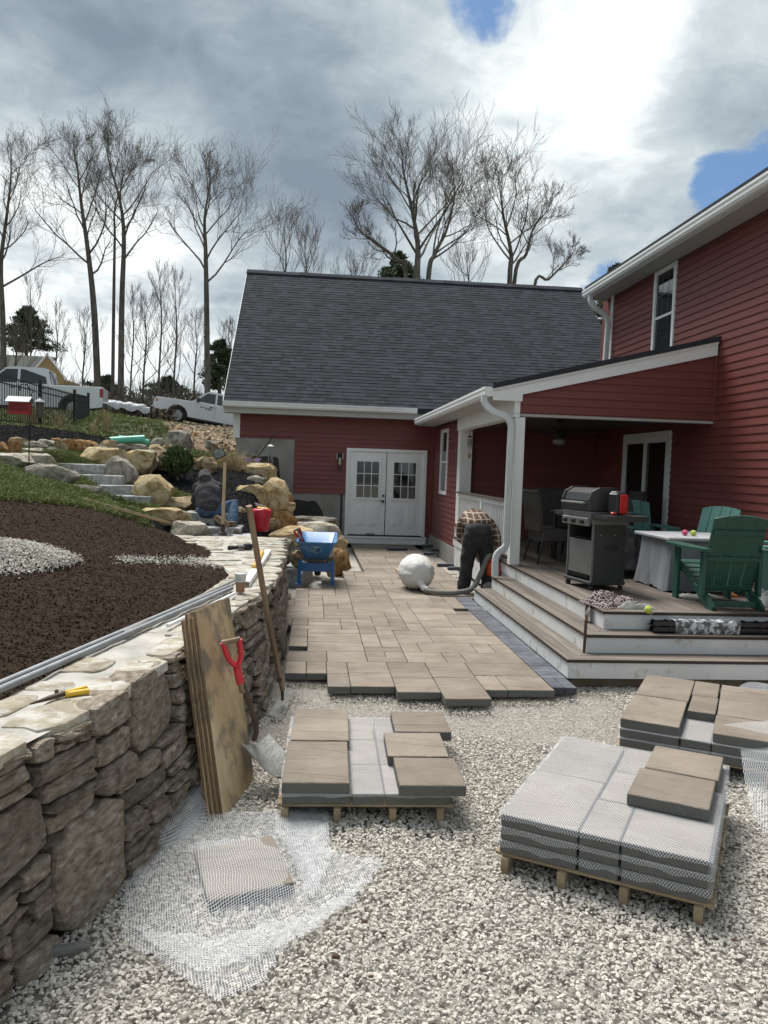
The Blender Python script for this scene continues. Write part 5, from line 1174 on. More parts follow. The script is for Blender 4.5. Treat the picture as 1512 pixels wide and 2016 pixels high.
    MB().prism([(x0c-.002, 1.30), (x0c+.075, 1.78), (x0c+.085, 1.78), (x0c+.01, 1.30)], (-.68, .68)).build('rear_window', m_gls, T_)
    MB().prism([(.68, 1.80), (1.30, 1.25), (1.31, 1.27), (.70, 1.82)], (-.72, .72)).build('windshield', m_gls, T_)
    MB().bx((L1-.06, -.55, .74), (L1+.03, .55, 1.06), .02).build('grille', m_chr if chrome else m_bump, T_); MB().bx((L1-.05, -.50, .80), (L1+.04, .50, 1.0), .01).build('grille_mesh', m_bump, T_)
    MB().bx((L1-.05, -.97, .44), (L1+.12, .97, .68), .04).build('front_bumper', m_chr if chrome else m_bump, T_); MB().bx((L0-.16, -.95, .46), (L0+.02, .95, .68), .04).build('rear_bumper', m_bump, T_)
    MB().bx((L0+.1, -.82, 1.20), (x0c-.1, .82, 1.275)).build('bed_liner', m_bump, T_); MB().bx((-2.2, -.8, .35), (2.4, .8, .5)).build('chassis', m_bump, T_)
    if text:
        for s_ in (-1, 1):
            for r_ in range(2):
                m_ = MB(); x = .35
                for wn in (5, 3, 6)[:3-r_]: m_.bx((x, s_*.974, 1.0-.07*r_), (x+wn*.035, s_*.977, 1.035-.07*r_)); x += wn*.035+.04
                m_.build('door_lettering', m_bump, T_)
    return T_
g1 = HIT(150, 812, 24, 40); 
rx = AY(205, 800, 30.5).x; truck((rx-2.95, 31.2, AY(150, 815, 30.5).z-.22), R(188), R(0), 'white crew cab pickup parked behind the black fence, tail to the right')
p2 = AY(392, 845, 40); truck((p2.x+.55, 40.8, p2.z-.06), R(196), R(8), 'white pickup with chrome bumper parked nose left on the slope beside the garage roof', chrome=True, text=True)
m_tanw = M('tan_shed_siding', [(.36, .26, .12), (.42, .31, .15)], 3, .7); m_shr = M('old_shingle', [(.06, .065, .055), (.10, .105, .09)], 12, .95, .5, 60)
sh0 = AY(40, 790, 46); sd_ = EM('garden_shed', 'tan gabled shed behind the left pickup truck', 'shed', sh0)
xr = AY(126, 760, 46).x-sh0.x; zt = AY(93, 697, 46).z-sh0.z; ze = AY(126, 742, 46).z-sh0.z; xg = AY(95, 700, 46).x-sh0.x
MB().prism([(xr, -.5), (xr, ze), (xg, zt), (xg-(xr-xg), ze), (xg-(xr-xg), -.5)], (-.1, .0)).build('gable_wall', m_tanw, sd_); MB().bx((-9, .0, -.5), (xr-.05, 3.2, ze-.1)).build('side_wall', m_tanw, sd_)
zl = AY(0, 695, 46).z-sh0.z
MB().add([(-10, -.5, ze-.1), (xg-(xr-xg)*.9, -.5, ze-.1), (xg, 1.6, zt+.05), (-10, 1.6, zt+.1), (-10, -.5, ze-.2), (xg-(xr-xg)*.9, -.5, ze-.2), (xg, 1.6, zt-.05), (-10, 1.6, zt)], [(0, 1, 2, 3), (7, 6, 5, 4), (0, 4, 5, 1), (1, 5, 6, 2), (3, 2, 6, 7), (0, 3, 7, 4)]).build('roof', m_shr, sd_)
MB().prism([(xg-.02, zt+.06), (xr+.2, ze-.1), (xr+.2, ze-.25), (xg-.02, zt-.09)], (-.22, -.12)).prism([(xg+.02, zt+.06), (xg-(xr-xg)-.2, ze-.1), (xg-(xr-xg)-.2, ze-.25), (xg+.02, zt-.09)], (-.22, -.12)).build('rake_trim', m_wht, sd_)
wp0 = AY(255, 826, 38); wpl = EM('woodpile', 'long stack of split firewood under a silver tarp between the two pickups', 'woodpile', wp0)
m_log = M('split_log', [(.05, .035, .025), (.13, .095, .065), (.20, .16, .12)], 4, .9, .4, 30, rnd=.4); lg = []
for k in range(4): lg.append(MB().prism([(math.cos(a)*.085*U(.7, 1.1), math.sin(a)*.085*U(.7, 1.1)) for a in sorted([U(0, 6.28) for _ in range(5)])], (-.22, .22)).build('firewood_log', m_log, wpl))
for o in lg: o.location = (-2., 0, .1)
x = -1.5; 
for j in range(5):
    for i in range(26):
        if j*.15 > .72-.18*(i/26): continue
        q = OB('firewood_log', lg[(i*3+j) % 4].data, wpl, (-1.35+i*.135+(j % 2)*.06, U(-.03, .03), .07+j*.14), (0, U(0, 6), U(-.1, .1)))
tp = AY(214, 790, 38)-wp0; tq = AY(298, 803, 38)-wp0; V = []; nT = 30
for i in range(nT+1):
    for j, (dy, dzz) in enumerate(((-.36, -.28), (-.34, -.1), (-.28, .02), (0, .10), (.28, 0), (.36, -.25))):
        t = i/nT; V.append((tp.x*(1-t)+tq.x*t, dy+.03*math.sin(i*1.7+j), tp.z*(1-t)+tq.z*t+dzz+.10*mnoise.noise(Vector((t*7, dy*4, 2)))+(.06*math.sin(t*20) if j < 2 else 0)))
MB().add(V, [(i*6+j, i*6+j+1, (i+1)*6+j+1, (i+1)*6+j) for i in range(nT) for j in range(5)]).build('tarp', M('silver_tarp', [(.34, .36, .38), (.55, .57, .60)], 6, .35, .5, 8), wpl, 2)
# ---------------------------------------------------------------- trees
TM = M('tree_bark_far', [(.050, .044, .038), (.095, .085, .073), (.15, .135, .115)], 5, .95)
def grow(segs, p, d, L_, r_, lv, rg, maxl, spread, up_=.12, nseg=None, tmin=.006):
    n = nseg or (5 if lv < 2 else 4 if lv < 4 else 3); pts = [p.copy()]; rad = [r_]; st = L_/n; dd = d.copy()
    for i in range(n):
        dd = (dd+Vector((rg.gauss(0, .13), rg.gauss(0, .13), rg.gauss(0, .10)+up_))).normalized(); p = p+dd*st; pts.append(p); rad.append(max(tmin, r_*(1-.62*(i+1)/n)))
        if lv < maxl and (i > 0 or lv > 1):
            for _ in range(rg.choice([1, 1, 2]) if lv >= 1 else 1):
                ax = dd.orthogonal().normalized(); ax.rotate(Matrix.Rotation(rg.uniform(0, 6.28), 3, dd)); nd = (dd*math.cos(spread)+ax*math.sin(spread)*rg.uniform(.7, 1.2)).normalized()
                grow(segs, pts[-1] if i < n-1 else p, nd, L_*rg.uniform(.42, .68), rad[-1]*.52, lv+1, rg, maxl, spread, up_, None, tmin)
    segs.append((lv, pts, rad))
def tree(label, px, Y, r0, seed, crown0=.35, limb=.36, maxl=4, spread=.62, group='bare trees beyond the house', tw=.0055, up_=.10, nl=11, limb0=None, name='bare_tree'):
    rg = random.Random(seed); P = [AY(x, y, Y) for x, y in px]; hz = P[-1].z-P[0].z
    base = Vector((P[0].x, P[0].y, H(P[0].x, P[0].y)-.3)); tr = smooth([base-P[0]*0]+P[1:] if base.z < P[0].z else P, 5)
    r0 *= .74; tr = tr[:max(4, int(len(tr)*.88))]; T_ = EM(name, label, 'tree', base, 0, group); tr = [q-base for q in tr]; n = len(tr); rad = [max(tw*1.5, r0*(1-.85*(i/(n-1))**1.1)) for i in range(n)]
    MB().tube(tr, rad, 7).build('trunk', m_wood, T_, True)
    segs = []; top = tr[-1].z
    for k in range(nl):
        f = crown0+(1-crown0)*(k+.5)/nl; i = min(n-2, int(f*(n-1))); p = tr[i].lerp(tr[i+1], f*(n-1)-i); d0 = (tr[i+1]-tr[i]).normalized(); ax = d0.orthogonal().normalized(); ax.rotate(Matrix.Rotation(k*2.4+rg.uniform(-.4, .4), 3, d0))
        sp = rg.uniform(.55, .95); L_ = hz*limb*(1-.74*f)*rg.uniform(.75, 1.15); grow(segs, p, (d0*math.cos(sp)+ax*math.sin(sp)).normalized(), L_, rad[i]*.45, 1, rg, maxl, spread, up_, None, tw)
    grow(segs, tr[-1], Vector((0, 0, 1)), hz*.07, rad[-1], 2, rg, maxl, spread, up_, None, tw)
    lim, tws = MB(), MB()
    for lv, pts, rd in segs: (lim if lv < 2 else tws).tube(pts, rd, 5 if lv < 2 else 3, False)
    lim.build('limbs', m_wood, T_, True); o = tws.build('twigs', m_twig, T_); o['kind'] = 'stuff'; return T_
tree('tall bare tree cut by the left edge of the photo', [(8, 760), (6, 640), (2, 520), (14, 420), (22, 330), (14, 225)], 46, .26, 1, .35, .36, nl=12)
tree('tall bare tree second from the left, leaning slightly left', [(196, 770), (186, 620), (174, 500), (160, 400), (150, 320), (128, 225)], 44, .27, 2, .36, .36, nl=14)
tree('tall bare tree third from the left with two leaders', [(238, 780), (240, 600), (244, 470), (236, 395), (215, 320), (200, 245)], 44, .24, 3, .36, .36, nl=14)
tree('slender bare tree between the second and third tall ones', [(222, 770), (224, 600), (226, 470), (228, 400), (262, 330), (275, 290)], 47, .15, 4, .5, .32, nl=9)
tree('tall bare tree just left of the garage roof', [(410, 790), (407, 620), (405, 500), (403, 430), (412, 370), (425, 280)], 42, .23, 5, .32, .36, nl=14)
tree('broad bare tree behind the middle of the garage roof', [(818, 640), (820, 560), (822, 480), (810, 410), (795, 340), (788, 275)], 36, .25, 6, .30, .62, nl=17, spread=.55)
tree('leaning bare tree behind the garage roof, right of the broad one', [(835, 640), (842, 560), (856, 500), (880, 450), (895, 370), (872, 290)], 36, .20, 7, .34, .50, nl=12)
tree('low spreading tree stem at the left of the broad bare tree', [(800, 640), (800, 560), (780, 510), (735, 475), (700, 440), (680, 350)], 36.5, .19, 8, .4, .34, nl=9)
tree('bare tree behind the right part of the garage roof', [(1004, 640), (1003, 560), (1006, 500), (992, 430), (985, 380), (980, 330)], 36, .20, 9, .28, .60, nl=15)
tree('forked bare tree reaching right behind the garage ridge', [(1015, 640), (1012, 560), (1036, 500), (1050, 450), (1080, 410), (1075, 390)], 36.3, .16, 10, .45, .40, nl=8)
tree('low bare tree reaching toward the main house behind the ridge', [(1045, 640), (1050, 575), (1080, 550), (1110, 520), (1130, 495), (1140, 480)], 36.6, .13, 11, .4, .40, nl=7)
for k, (x, yt, Y, lb) in enumerate(((60, 540, 50, 'thin bare sapling above the shed'), (110, 590, 52, 'bare sapling right of the shed roof'), (315, 520, 43, 'many stemmed bare young tree between the tall ones'), (345, 540, 46, 'bare young tree left of the last tall one'), (285, 575, 48, 'thin bare young tree behind the woodpile'), (450, 620, 47, 'small bare tree peeking beside the garage roof edge'),
                                 (560, 425, 42, 'fan shaped bare tree behind the left of the ridge'), (600, 460, 43, 'bare tree behind the left part of the ridge'), (30, 620, 41, 'low bare tree at the left edge over the shed'), (165, 600, 53, 'bare sapling behind the second tall tree'), (385, 600, 52, 'thin bare sapling behind the white pickup'), (260, 560, 55, 'bare sapling far behind the tall pair'),
                                 (920, 500, 44, 'faint bare tree between the two big crowns'), (700, 520, 45, 'faint bare tree low behind the ridge'))):
    tree(lb, [(x-4, 790), (x-2, 740 if x < 470 else 620), (x+3, (yt+760)/2 if x < 470 else (yt+600)/2), (x, yt+40), (x+4, yt)], Y, .10, 30+k, .22, .36, maxl=3, spread=.5, group='young trees behind the yard', nl=14, up_=.22)
def pine(label, px, Y, h_, w_, seed, sparse=1.):
    b = AY(px[0], px[1], Y); T_ = EM('pine_tree', label, 'tree', b, 0, 'evergreens'); rg = random.Random(seed); MB().tube([(0, 0, -3), (0, 0, h_)], [.2, .03], 7).build('trunk', m_wood, T_)
    Vs, Fs, Rs = [], [], []; off = 0; mb = MB(); n = int(46*sparse)
    for k in range(n):
        f = (k+.5)/n; a = k*2.4+rg.uniform(-.5, .5); L_ = w_*(1-f*.85)*rg.uniform(.55, 1.1); z = h_*(.08+.9*f); d = Vector((math.cos(a), math.sin(a), rg.uniform(-.1, .3))); mb.tube([(0, 0, z), d*L_+Vector((0, 0, z))], [.04, .01], 4, False)
        for t in (.45, .7, .95):
            V, Fq, rr = leafcloud(75, L_*.26+.1, L_*.26+.1, .16, .19, seed*100+k*3+int(t*9), .6); c_ = d*L_*t+Vector((0, 0, z)); Vs.append(V+np.array(c_)); Fs.append(Fq+off); Rs.append(rr); off += len(V)
    mb.build('branches', m_wood, T_); OB('foliage', npmesh('foliage', np.concatenate(Vs), np.concatenate(Fs), m_pineleaf, np.concatenate(Rs)), T_)
m_pineleaf = M('pine_needle', [(.03, .05, .022), (.055, .08, .035), (.09, .11, .05)], 1.2, .8, rnd=.4)
pine('dark pine above the shed at the left', (52, 700), 54, 3.1, 2.2, 1); pine('dark pine top showing behind the garage ridge', (782, 590), 46, 2.6, 1.8, 2); pine('pine between garage roof and main house', (1205, 700), 40, 4.6, 1.9, 3); pine('dark pine left of the garage roof', (432, 775), 46, 3.0, 1.6, 4, .7)
pine('low dark pine far left of the garage', (330, 790), 58, 1.6, 2.2, 5, .6); pine('pine at the horizon behind the second tree', (205, 790), 58, 1.7, 2.0, 6, .6)
# brush belt along the edge of the wood
rb = np.random.default_rng(9); Vs = []; nB = 26000
bx_ = rb.uniform(-60, 75, nB); by_ = rb.uniform(46, 62, nB); bz_ = HN(bx_, by_); hh = rb.uniform(.4, 3.4, nB)*(.6+.5*np.sin(bx_*.5)**2); bw_ = rb.uniform(.008, .03, nB)
ln = rb.normal(0, .28, (nB, 2)); A = np.stack([bx_, by_, bz_], 1); T2 = A+np.stack([ln[:, 0]*hh, ln[:, 1]*hh, hh], 1); M2 = (A+T2)/2+rb.normal(0, .06, (nB, 3)); w3 = np.stack([bw_, np.zeros(nB), np.zeros(nB)], 1)
V = np.stack([A-w3, A+w3, M2+w3*.7, M2-w3*.7, T2], 1).reshape(-1, 3); b5 = np.arange(nB)[:, None]*5
Fq = np.concatenate([b5+[0, 1, 2], b5+[0, 2, 3], b5+[3, 2, 4]]); o = OB('underbrush', npmesh('underbrush', V, Fq, m_twig)); tag(o, 'leafless brush along the edge of the wood', None, None, 'stuff')
V, Fq, rr = leafcloud(26000, 60, 7, .9, .32, 77, .3); V += np.array([0, 54, 5.2]); V[:, 2] += 0; keepz = HN(V[:, 0], V[:, 1]); V[:, 2] = np.maximum(V[:, 2], keepz-.2)
o = OB('undergrowth', npmesh('undergrowth', V, Fq, M('undergrowth_leaf', [(.035, .04, .022), (.075, .07, .04), (.11, .09, .06)], 1., .9, rnd=.4), rr)); tag(o, 'low mixed undergrowth at the foot of the far trees', None, None, 'stuff')
# ---------------------------------------------------------------- deck furniture
m_g1 = M('dark_green_poly', [(.010, .060, .042), (.016, .080, .056)], 3, .5, rnd=.05); m_g2 = M('teal_poly', [(.08, .21, .18), (.11, .26, .22)], 3, .5, rnd=.05); m_scr = M('steel_screw', [(.6, .6, .6)], 3, .3, metal=.8)
def adirondack(loc, rz, label, mat, parts=True):
    T_ = EM('adirondack_chair', label, 'adirondack chair', loc, rz, 'green adirondack chairs')
    for s_ in (-1, 1):
        MB().prism([(-.08, .0), (.02, .0), (.10, .03), (.78, .36), (.80, .30), (.80, .38), (.70, .385), (-.02, .10), (-.10, .04)], sorted((s_*.225, s_*.255)), 'x').build('leg', mat, T_)
        MB().bx((s_*.26-.0, .66, 0), (s_*.26+s_*.035, .77, .56), .006).build('leg', mat, T_)
        MB().bx((s_*.26, .06, .12), (s_*.26+s_*.035, .14, .56), .006).build('arm_support', mat, T_)
        MB().prism([(s_*.24, -.02), (s_*.34, -.02), (s_*.40, .30), (s_*.41, .72), (s_*.37, .80), (s_*.26, .80), (s_*.235, .74)], (.56, .585), 'z').build('arm', mat, T_)
    for k in range(6): MB().box((0, .77-k*.095, .375-k*.036), (.52, .085, .022), (R(20), 0, 0), .004).build('seat_slat', mat, T_)
    tl = R(-20)
    for k in range(4):                       # back slats with a rounded crown
        x0 = -.265+k*.1335; xs = [x0+.004+i*.1255/4 for i in range(5)]; zt = lambda x: .80-.55*x*x
        poly = [(x0+.006, 0), (x0+.1255, 0)]+[(x, zt(x)) for x in reversed(xs)]
        mb = MB(); mb.prism(poly, (-.011, .011)); mb.build('back_slat', mat, T_, loc=(0, .20, .16), rot=(R(19), 0, 0))
    for z_, w_ in ((.62, .50), (.34, .54), (.04, .50)):
        y_ = .20-z_*math.sin(R(19))-.022; MB().box((0, y_, .16+z_*math.cos(R(19))), (w_, .022, .05), (R(19), 0, 0), .004).build('back_brace', mat, T_)
        q = MB(); [q.box((x, y_+.036 if 1 else 0, .16+z_*math.cos(R(19))+.005), (.010, .004, .010), (R(19), 0, 0)) for x in (-.23, -.17, -.10, -.04, .04, .10, .17, .23)]; q.build('screws', m_scr, T_)
    MB().box((0, .0, .055), (.45, .022, .06), None, .004).build('stretcher', mat, T_); MB().box((0, .785, .32), (.52, .022, .10), None, .004).build('apron', mat, T_)
    return T_
adirondack((4.08, 7.25, .5), R(-3), 'dark green adirondack chair with its back to the camera, nearest the deck edge', m_g1)
adirondack((5.06, 9.45, .5), R(118), 'teal adirondack chair behind the covered table against the red wall', m_g2)
adirondack((4.60, 11.05, .5), R(178), 'teal adirondack chair behind the grill with black cushions piled on it', m_g2)
adirondack((5.42, 8.05, .5), R(90), 'green adirondack chair cut off by the right edge of the photo', m_g2)
m_blkc = M('black_cloth', [(.010, .010, .012), (.03, .03, .033)], 5, .95, .5, 20)
def cloth(name, cx, cy, z, rx, ry, h_, mat, label, cat, seed=0, n=34, rz=0, fold=1., parent=None):
    V = []; 
    for j in range(n):
        for i in range(n):
            u, v = (i/(n-1))*2-1, (j/(n-1))*2-1; r_ = math.hypot(u, v); k = 1+.22*mnoise.noise(Vector((math.atan2(v, u)*1.3, seed, 0)))
            x, y = u*rx*k, v*ry*k; e = max(0, 1-max(abs(u), abs(v))**2.5)
            f_ = mnoise.noise(Vector((x*7+seed, y*7, seed)))+.7*abs(mnoise.noise(Vector((x*15, y*15, seed+3))))+.4*mnoise.noise(Vector((x*34, y*34, seed)))
            V.append((x, y, h_*e*(.55+.55*fold*f_)+.004))
    o = MB().add(V, [(j*n+i, j*n+i+1, (j+1)*n+i+1, (j+1)*n+i) for j in range(n-1) for i in range(n-1)]).build(name, mat, parent, 2, loc=(cx, cy, z), rot=(0, 0, rz))
    if label: tag(o, label, cat)
    return o
cloth('cushion_heap', 4.62, 10.55, .86, .34, .34, .16, m_blkc, 'black cushions and covers heaped on the teal chair behind the grill', 'cushion', 4)
cloth('dark_cover', 4.05, 9.75, .62, .34, .42, .50, m_blkc, 'rumpled black cover heap between grill and covered table', 'cover', 9)
# table under its grey cover
m_cov = M('grey_cover', [(.15, .16, .175), (.22, .23, .245), (.30, .31, .33)], 2.4, .7, .5, 14, stretch=(1, 1, .4), bd=.02)
tc = EM('covered_fire_table', 'square fire table under a grey fabric cover on the deck', 'table', (4.34, 8.74, .5))
V = []; nA = 72; rows = [(.02, .58, .0), (.5, .585, 0), (.97, .575, 0), (1., .565, 0), (1.0, .50, 0), (1.01, .40, .3), (1.03, .25, .7), (1.06, .10, 1.), (1.08, .02, 1.1)]
for r_, z_, wv in rows:
    for k in range(nA):
        a = 2*PI*k/nA; c, s_ = math.cos(a), math.sin(a); q_ = (abs(c)**9+abs(s_)**9)**(-1/9)*.43*r_; q_ *= 1+.05*wv*mnoise.noise(Vector((c*4.5, s_*4.5, z_*1.5)))*1.6+.022*wv*math.sin(a*26+3*mnoise.noise(Vector((c*2, s_*2, 0))))
        V.append((c*q_, s_*q_, z_+(.03*mnoise.noise(Vector((c*3, s_*3, 4))) if z_ < .05 else 0)))
n = nA; MB().add(V, [(k*n+i, k*n+(i+1) % n, (k+1)*n+(i+1) % n, (k+1)*n+i) for k in range(len(rows)-1) for i in range(n)]+[tuple(range(n-1, -1, -1))]).build('table_cover', m_cov, tc, True)
MB().bx((-.47, -.47, .565), (.47, .47, .605), .01).build('table_top', M('pale_table_top', [(.34, .35, .37), (.42, .43, .45)], 3, .5, .2, 20), tc)
m_tb = M('tennis_yellow', [(.42, .52, .06), (.55, .62, .12)], 14, .95, .4, 80); m_tp = M('tennis_pink', [(.62, .07, .18), (.70, .12, .25)], 14, .95, .4, 80)
m_seam = M('ball_seam', [(.6, .6, .55)], 3, .8)
def ball(p, mat, label, r_=.034):
    b = EM('tennis_ball', label, 'ball', p, 0, 'tennis balls'); MB().lathe((0, 0, r_), [(max(.0005, r_*math.sin(t)), -r_*math.cos(t)) for t in np.linspace(0.02, PI-.02, 13)], 18).build('felt', mat, b, 2)
    pts = [Vector((math.cos(t)*.8+.2*math.cos(3*t), math.sin(t)*.8-.2*math.sin(3*t), .62*math.sin(2*t))).normalized()*r_*1.004+Vector((0, 0, r_)) for t in np.linspace(0, 2*PI, 40)]
    MB().tube(pts, .0016, 4).build('seam', m_seam, b, rot=(.5, .3, 0))
ball(AZ(1276, 1208, .5), m_tb, 'yellow tennis ball lying on the deck board by the steps', .036); ball((4.21, 8.60, 1.105), m_tp, 'pink ball on top of the covered table'); ball((4.29, 8.56, 1.105), m_tb, 'yellow ball beside the pink one on the covered table')
# grill
m_gr1 = M('grill_grey', [(.045, .047, .046), (.06, .062, .06)], 4, .42, metal=.3); m_gr2 = M('grill_light_grey', [(.17, .175, .17), (.22, .225, .22)], 4, .4, metal=.4); m_grk = M('grill_lid', [(.02, .02, .021), (.035, .035, .036)], 5, .35)
gl = EM('gas_grill', 'dark grey gas grill on casters with a light door standing at the deck corner', 'grill', (3.20, 8.62, .5), R(11))
MB().bx((-.24, -.29, .06), (.20, .29, .10), .01).build('base', m_gr1, gl)
for x in (-.20, .16):
    for y in (-.25, .25): MB().lathe((x, y, .0), [(.001, .0), (.028, .0), (.028, .05), (.001, .05)], 12, 'z').build('caster', m_blk, gl)
MB().bx((-.20, -.27, .10), (.19, -.25, .76)).bx((-.20, .25, .10), (.19, .27, .76)).bx((.17, -.25, .10), (.19, .25, .76)).build('cabinet', m_gr1, gl)
for y in (-.268, .248): MB().bx((-.225, y, .08), (-.195, y+.02, .80), .004).build('corner_post', m_gr2, gl)
MB().bx((-.215, -.24, .16), (-.20, .24, .54), .004).build('cabinet_door', m_gr2, gl); q = MB(); [q.bx((-.218, -.2, .12+.010*i), (-.212, .2, .125+.010*i)) for i in range(5)]; q.build('door_vents', m_blk, gl)
q = MB(); [q.bx((-.07, -.2725, .44+.016*i), (.10, -.269, .448+.016*i)) for i in range(4)]; q.build('side_vents', m_blk, gl); MB().bx((-.13, -.273, .60), (-.12, -.269, .61)).bx((.05, -.273, .60), (.06, -.269, .61)).build('side_screws', m_scr, gl)
MB().bx((-.19, -.24, .55), (.18, .24, .56)).build('inner_shelf', m_blk, gl)
MB().prism([(-.24, .72), (.20, .72), (.22, .86), (-.28, .86), (-.27, .80)], (-.30, .30)).build('firebox', m_gr2, gl); MB().bx((-.30, -.28, .70), (-.255, .28, .79), .01).build('control_panel', m_gr2, gl)
for y in (-.18, 0, .18): MB().lathe((-.30, y, .745), [(.02, -.035), (.024, -.02), (.024, 0)], 12, 'x').build('knob', m_blk, gl)
arc = [(-.285+.0, .87), (-.29, .98), (-.26, 1.06), (-.17, 1.11), (-.02, 1.115), (.12, 1.06), (.22, .96), (.25, .87)]
MB().prism(arc, (-.265, .265)).build('lid', m_grk, gl)
for y in (-.30, .268): MB().prism([(x*1.03, z) for x, z in arc[:1]]+[(x*1.04, z+.012) for x, z in arc[1:-1]]+[(arc[-1][0]*1.03, .87)], (y, y+.032)).build('lid_end_cap', m_gr1, gl)
MB().tube([(-.33, -.24, .95), (-.33, .24, .95)], .014, 8).bar((-.33, -.22, .95), (-.28, -.22, .95), .02, .02).bar((-.33, .22, .95), (-.28, .22, .95), .02, .02).build('lid_handle', m_gr2, gl)
for y0_, y1_ in ((-.62, -.31), (.31, .52)): MB().prism([(-.24, .775), (.20, .775), (.23, .80), (.23, .835), (-.27, .835), (-.27, .80)], (y0_, y1_)).build('side_shelf', m_gr1, gl)
MB().bx((.02, -.52, .15), (.10, -.44, .16)).build('tank_hook', m_gr1, gl) if 0 else None
# radio on the side shelf
gm_ = gl.matrix_basis if 0 else Matrix.Translation(gl.location) @ Matrix.Rotation(R(11), 4, 'Z')
rp_ = gm_ @ Vector((-.06, -.46, .836)); rd = EM('jobsite_radio', 'black and red jobsite speaker standing on the grill side shelf', 'speaker', rp_, R(28))
MB().box((0, 0, .125), (.15, .13, .23), None, .018).build('speaker_body', m_blk, rd); MB().box((0.02, -.068, .12), (.12, .012, .20), None, .01).build('red_grille', M('radio_red', [(.50, .012, .012), (.60, .02, .018)], 40, .5, .3, 160), rd); MB().box((-.02, 0, .245), (.09, .07, .012), None, .004).build('top_panel', m_gr2, rd); MB().box((-.085, -.03, .02), (.06, .05, .03), None, .01).build('battery', M('battery_red', [(.5, .03, .03)], 3, .5), rd)
# wicker dining set in the shade
m_wick = M('dark_wicker', [(.030, .025, .022), (.085, .075, .068)], 40, .7, .9, 90, stretch=(1, 1, 1.6), bd=.006)
def wicker(loc, rz, label):
    T_ = EM('wicker_chair', label, 'dining chair', loc, rz, 'wicker dining chairs')
    MB().bx((-.23, -.22, .30), (.23, .25, .47), .02).build('seat', m_wick, T_); q = MB(); q.prism([(-.21, .45), (-.255, .80), (-.29, 1.0), (-.31, 1.02), (-.33, 1.0), (-.30, .78), (-.265, .45)], (-.23, .23), 'x'); q.build('backrest', m_wick, T_)
    MB().tube([(-.23, -.315, 1.0), (.23, -.315, 1.0)], .03, 8).build('back_roll', m_wick, T_)
    for x in (-.2, .2):
        for y, dy in ((.21, .02), (-.2, -.08)): MB().tube([(x, y, .32), (x, y+dy, 0)], [.022, .015], 6).build('leg', m_blk, T_)
wicker((3.36, 10.95, .5), R(-78), 'dark wicker dining chair nearest the white post, facing right'); wicker((3.75, 11.75, .5), R(-172), 'dark wicker dining chair on the far side of the table'); wicker((4.75, 11.95, .5), R(95), 'dark wicker chair in front of the sliding door')
dt = EM('patio_dining_table', 'dark dining table standing between the wicker chairs', 'table', (4.0, 11.0, .5)); MB().box((0, 0, .72), (1.0, .9, .035), None, .008).build('tabletop', m_gr1, dt)
for x in (-.42, .42):
    for y in (-.38, .38): MB().box((x, y, .35), (.05, .05, .70)).build('leg', m_blk, dt)
# edging bundle on the second step
eb = EM('edging_bundle', 'bundle of black plastic paver edging part wrapped in clear film on the step', 'edging', (3.13, 6.94, .334)); m_bp = M('black_plastic', [(.006, .006, .007), (.012, .012, .014)], 6, .3, .3, 30)
for j in range(2):
    for k in range(2):
        q = MB(); y_ = -.04+.075*j; z_ = .01+.052*k; q.bx((0, y_, z_), (3.2, y_+.06, z_+.006)); q.bx((0, y_, z_), (3.2, y_+.006, z_+.045)); [q.bx((.03+.125*i, y_-.002, z_), (.045+.125*i, y_+.055, z_+.048)) for i in range(25)]; q.build('edging_strip', m_bp, eb)
m_film = M('clear_film', [(.75, .77, .8)], 5, .12, 1., 9, trans=.0, spec=1., bd=.03, alpha=lambda T: T.m('MULTIPLY_ADD', T.ss(T.noise(T.vm('MULTIPLY', T.n('TexCoord').outputs['Object'], (1, .5, 1)), 22., 3), .42, .62), .75, .12))
V = []; nT = 60
for i in range(nT):
    for j, (y_, z_) in enumerate(((-.05, .0), (-.052, .05), (-.048, .112), (.02, .118), (.11, .112))):
        x = .20+.62*i/(nT-1); kx = mnoise.noise(Vector((x*26, j*3.1, 1))); V.append((x+.01*kx, y_-.006*abs(kx), z_+.012*kx*(j > 0)))
MB().add(V, [(i*5+j, i*5+j+1, (i+1)*5+j+1, (i+1)*5+j) for i in range(nT-1) for j in range(4)]).build('film_wrap', m_film, eb)
# shirts dropped at the deck corner
def plaid(cols, sc, uvw=None):
    def f(T, co, c, b):
        s_ = T.n('SeparateXYZ', i={0: T.vm('ADD', T.n('TexCoord').outputs['Object'], T.vm('MULTIPLY', T.n('TexNoise', i={'Vector': co, 'Scale': 4.}).outputs['Color'], (.06, .06, .06)))})
        out = None; base = cols[0]
        def stripe(x, p, w0): fr = T.m('FRACT', T.m('ADD', T.m('MULTIPLY', x, sc*p), 50.)); return T.m('LESS_THAN', fr, w0)
        c = T.mix(T.m('MULTIPLY', stripe(s_.outputs[0], 1, .42), .6), base, cols[1]); c = T.mix(T.m('MULTIPLY', stripe(s_.outputs[1 if not uvw else 2], 1, .42), .6), c, cols[1])
        for ax in (0, 1 if not uvw else 2): c = T.mix(T.m('MULTIPLY', T.m('LESS_THAN', T.m('ABSOLUTE', T.m('SUBTRACT', T.m('FRACT', T.m('ADD', T.m('MULTIPLY', s_.outputs[ax], sc), 50.3)), .5)), .07), .75), c, cols[2])
        return c
    return f
m_pl1 = M('plaid_flannel', [(.03, .02, .025)], 5, .95, .4, 40, extra=plaid([(.028, .016, .022), (.10, .03, .04), (.50, .48, .46)], 30), bd=.004)
m_gcl = M('grey_cotton', [(.16, .17, .16), (.26, .27, .26)], 4, .95, .4, 30)
cloth('flannel_shirt', 2.92, 7.42, .50, .25, .20, .15, m_pl1, 'dark plaid flannel shirt heaped at the corner of the deck', 'shirt', 2, rz=.4)
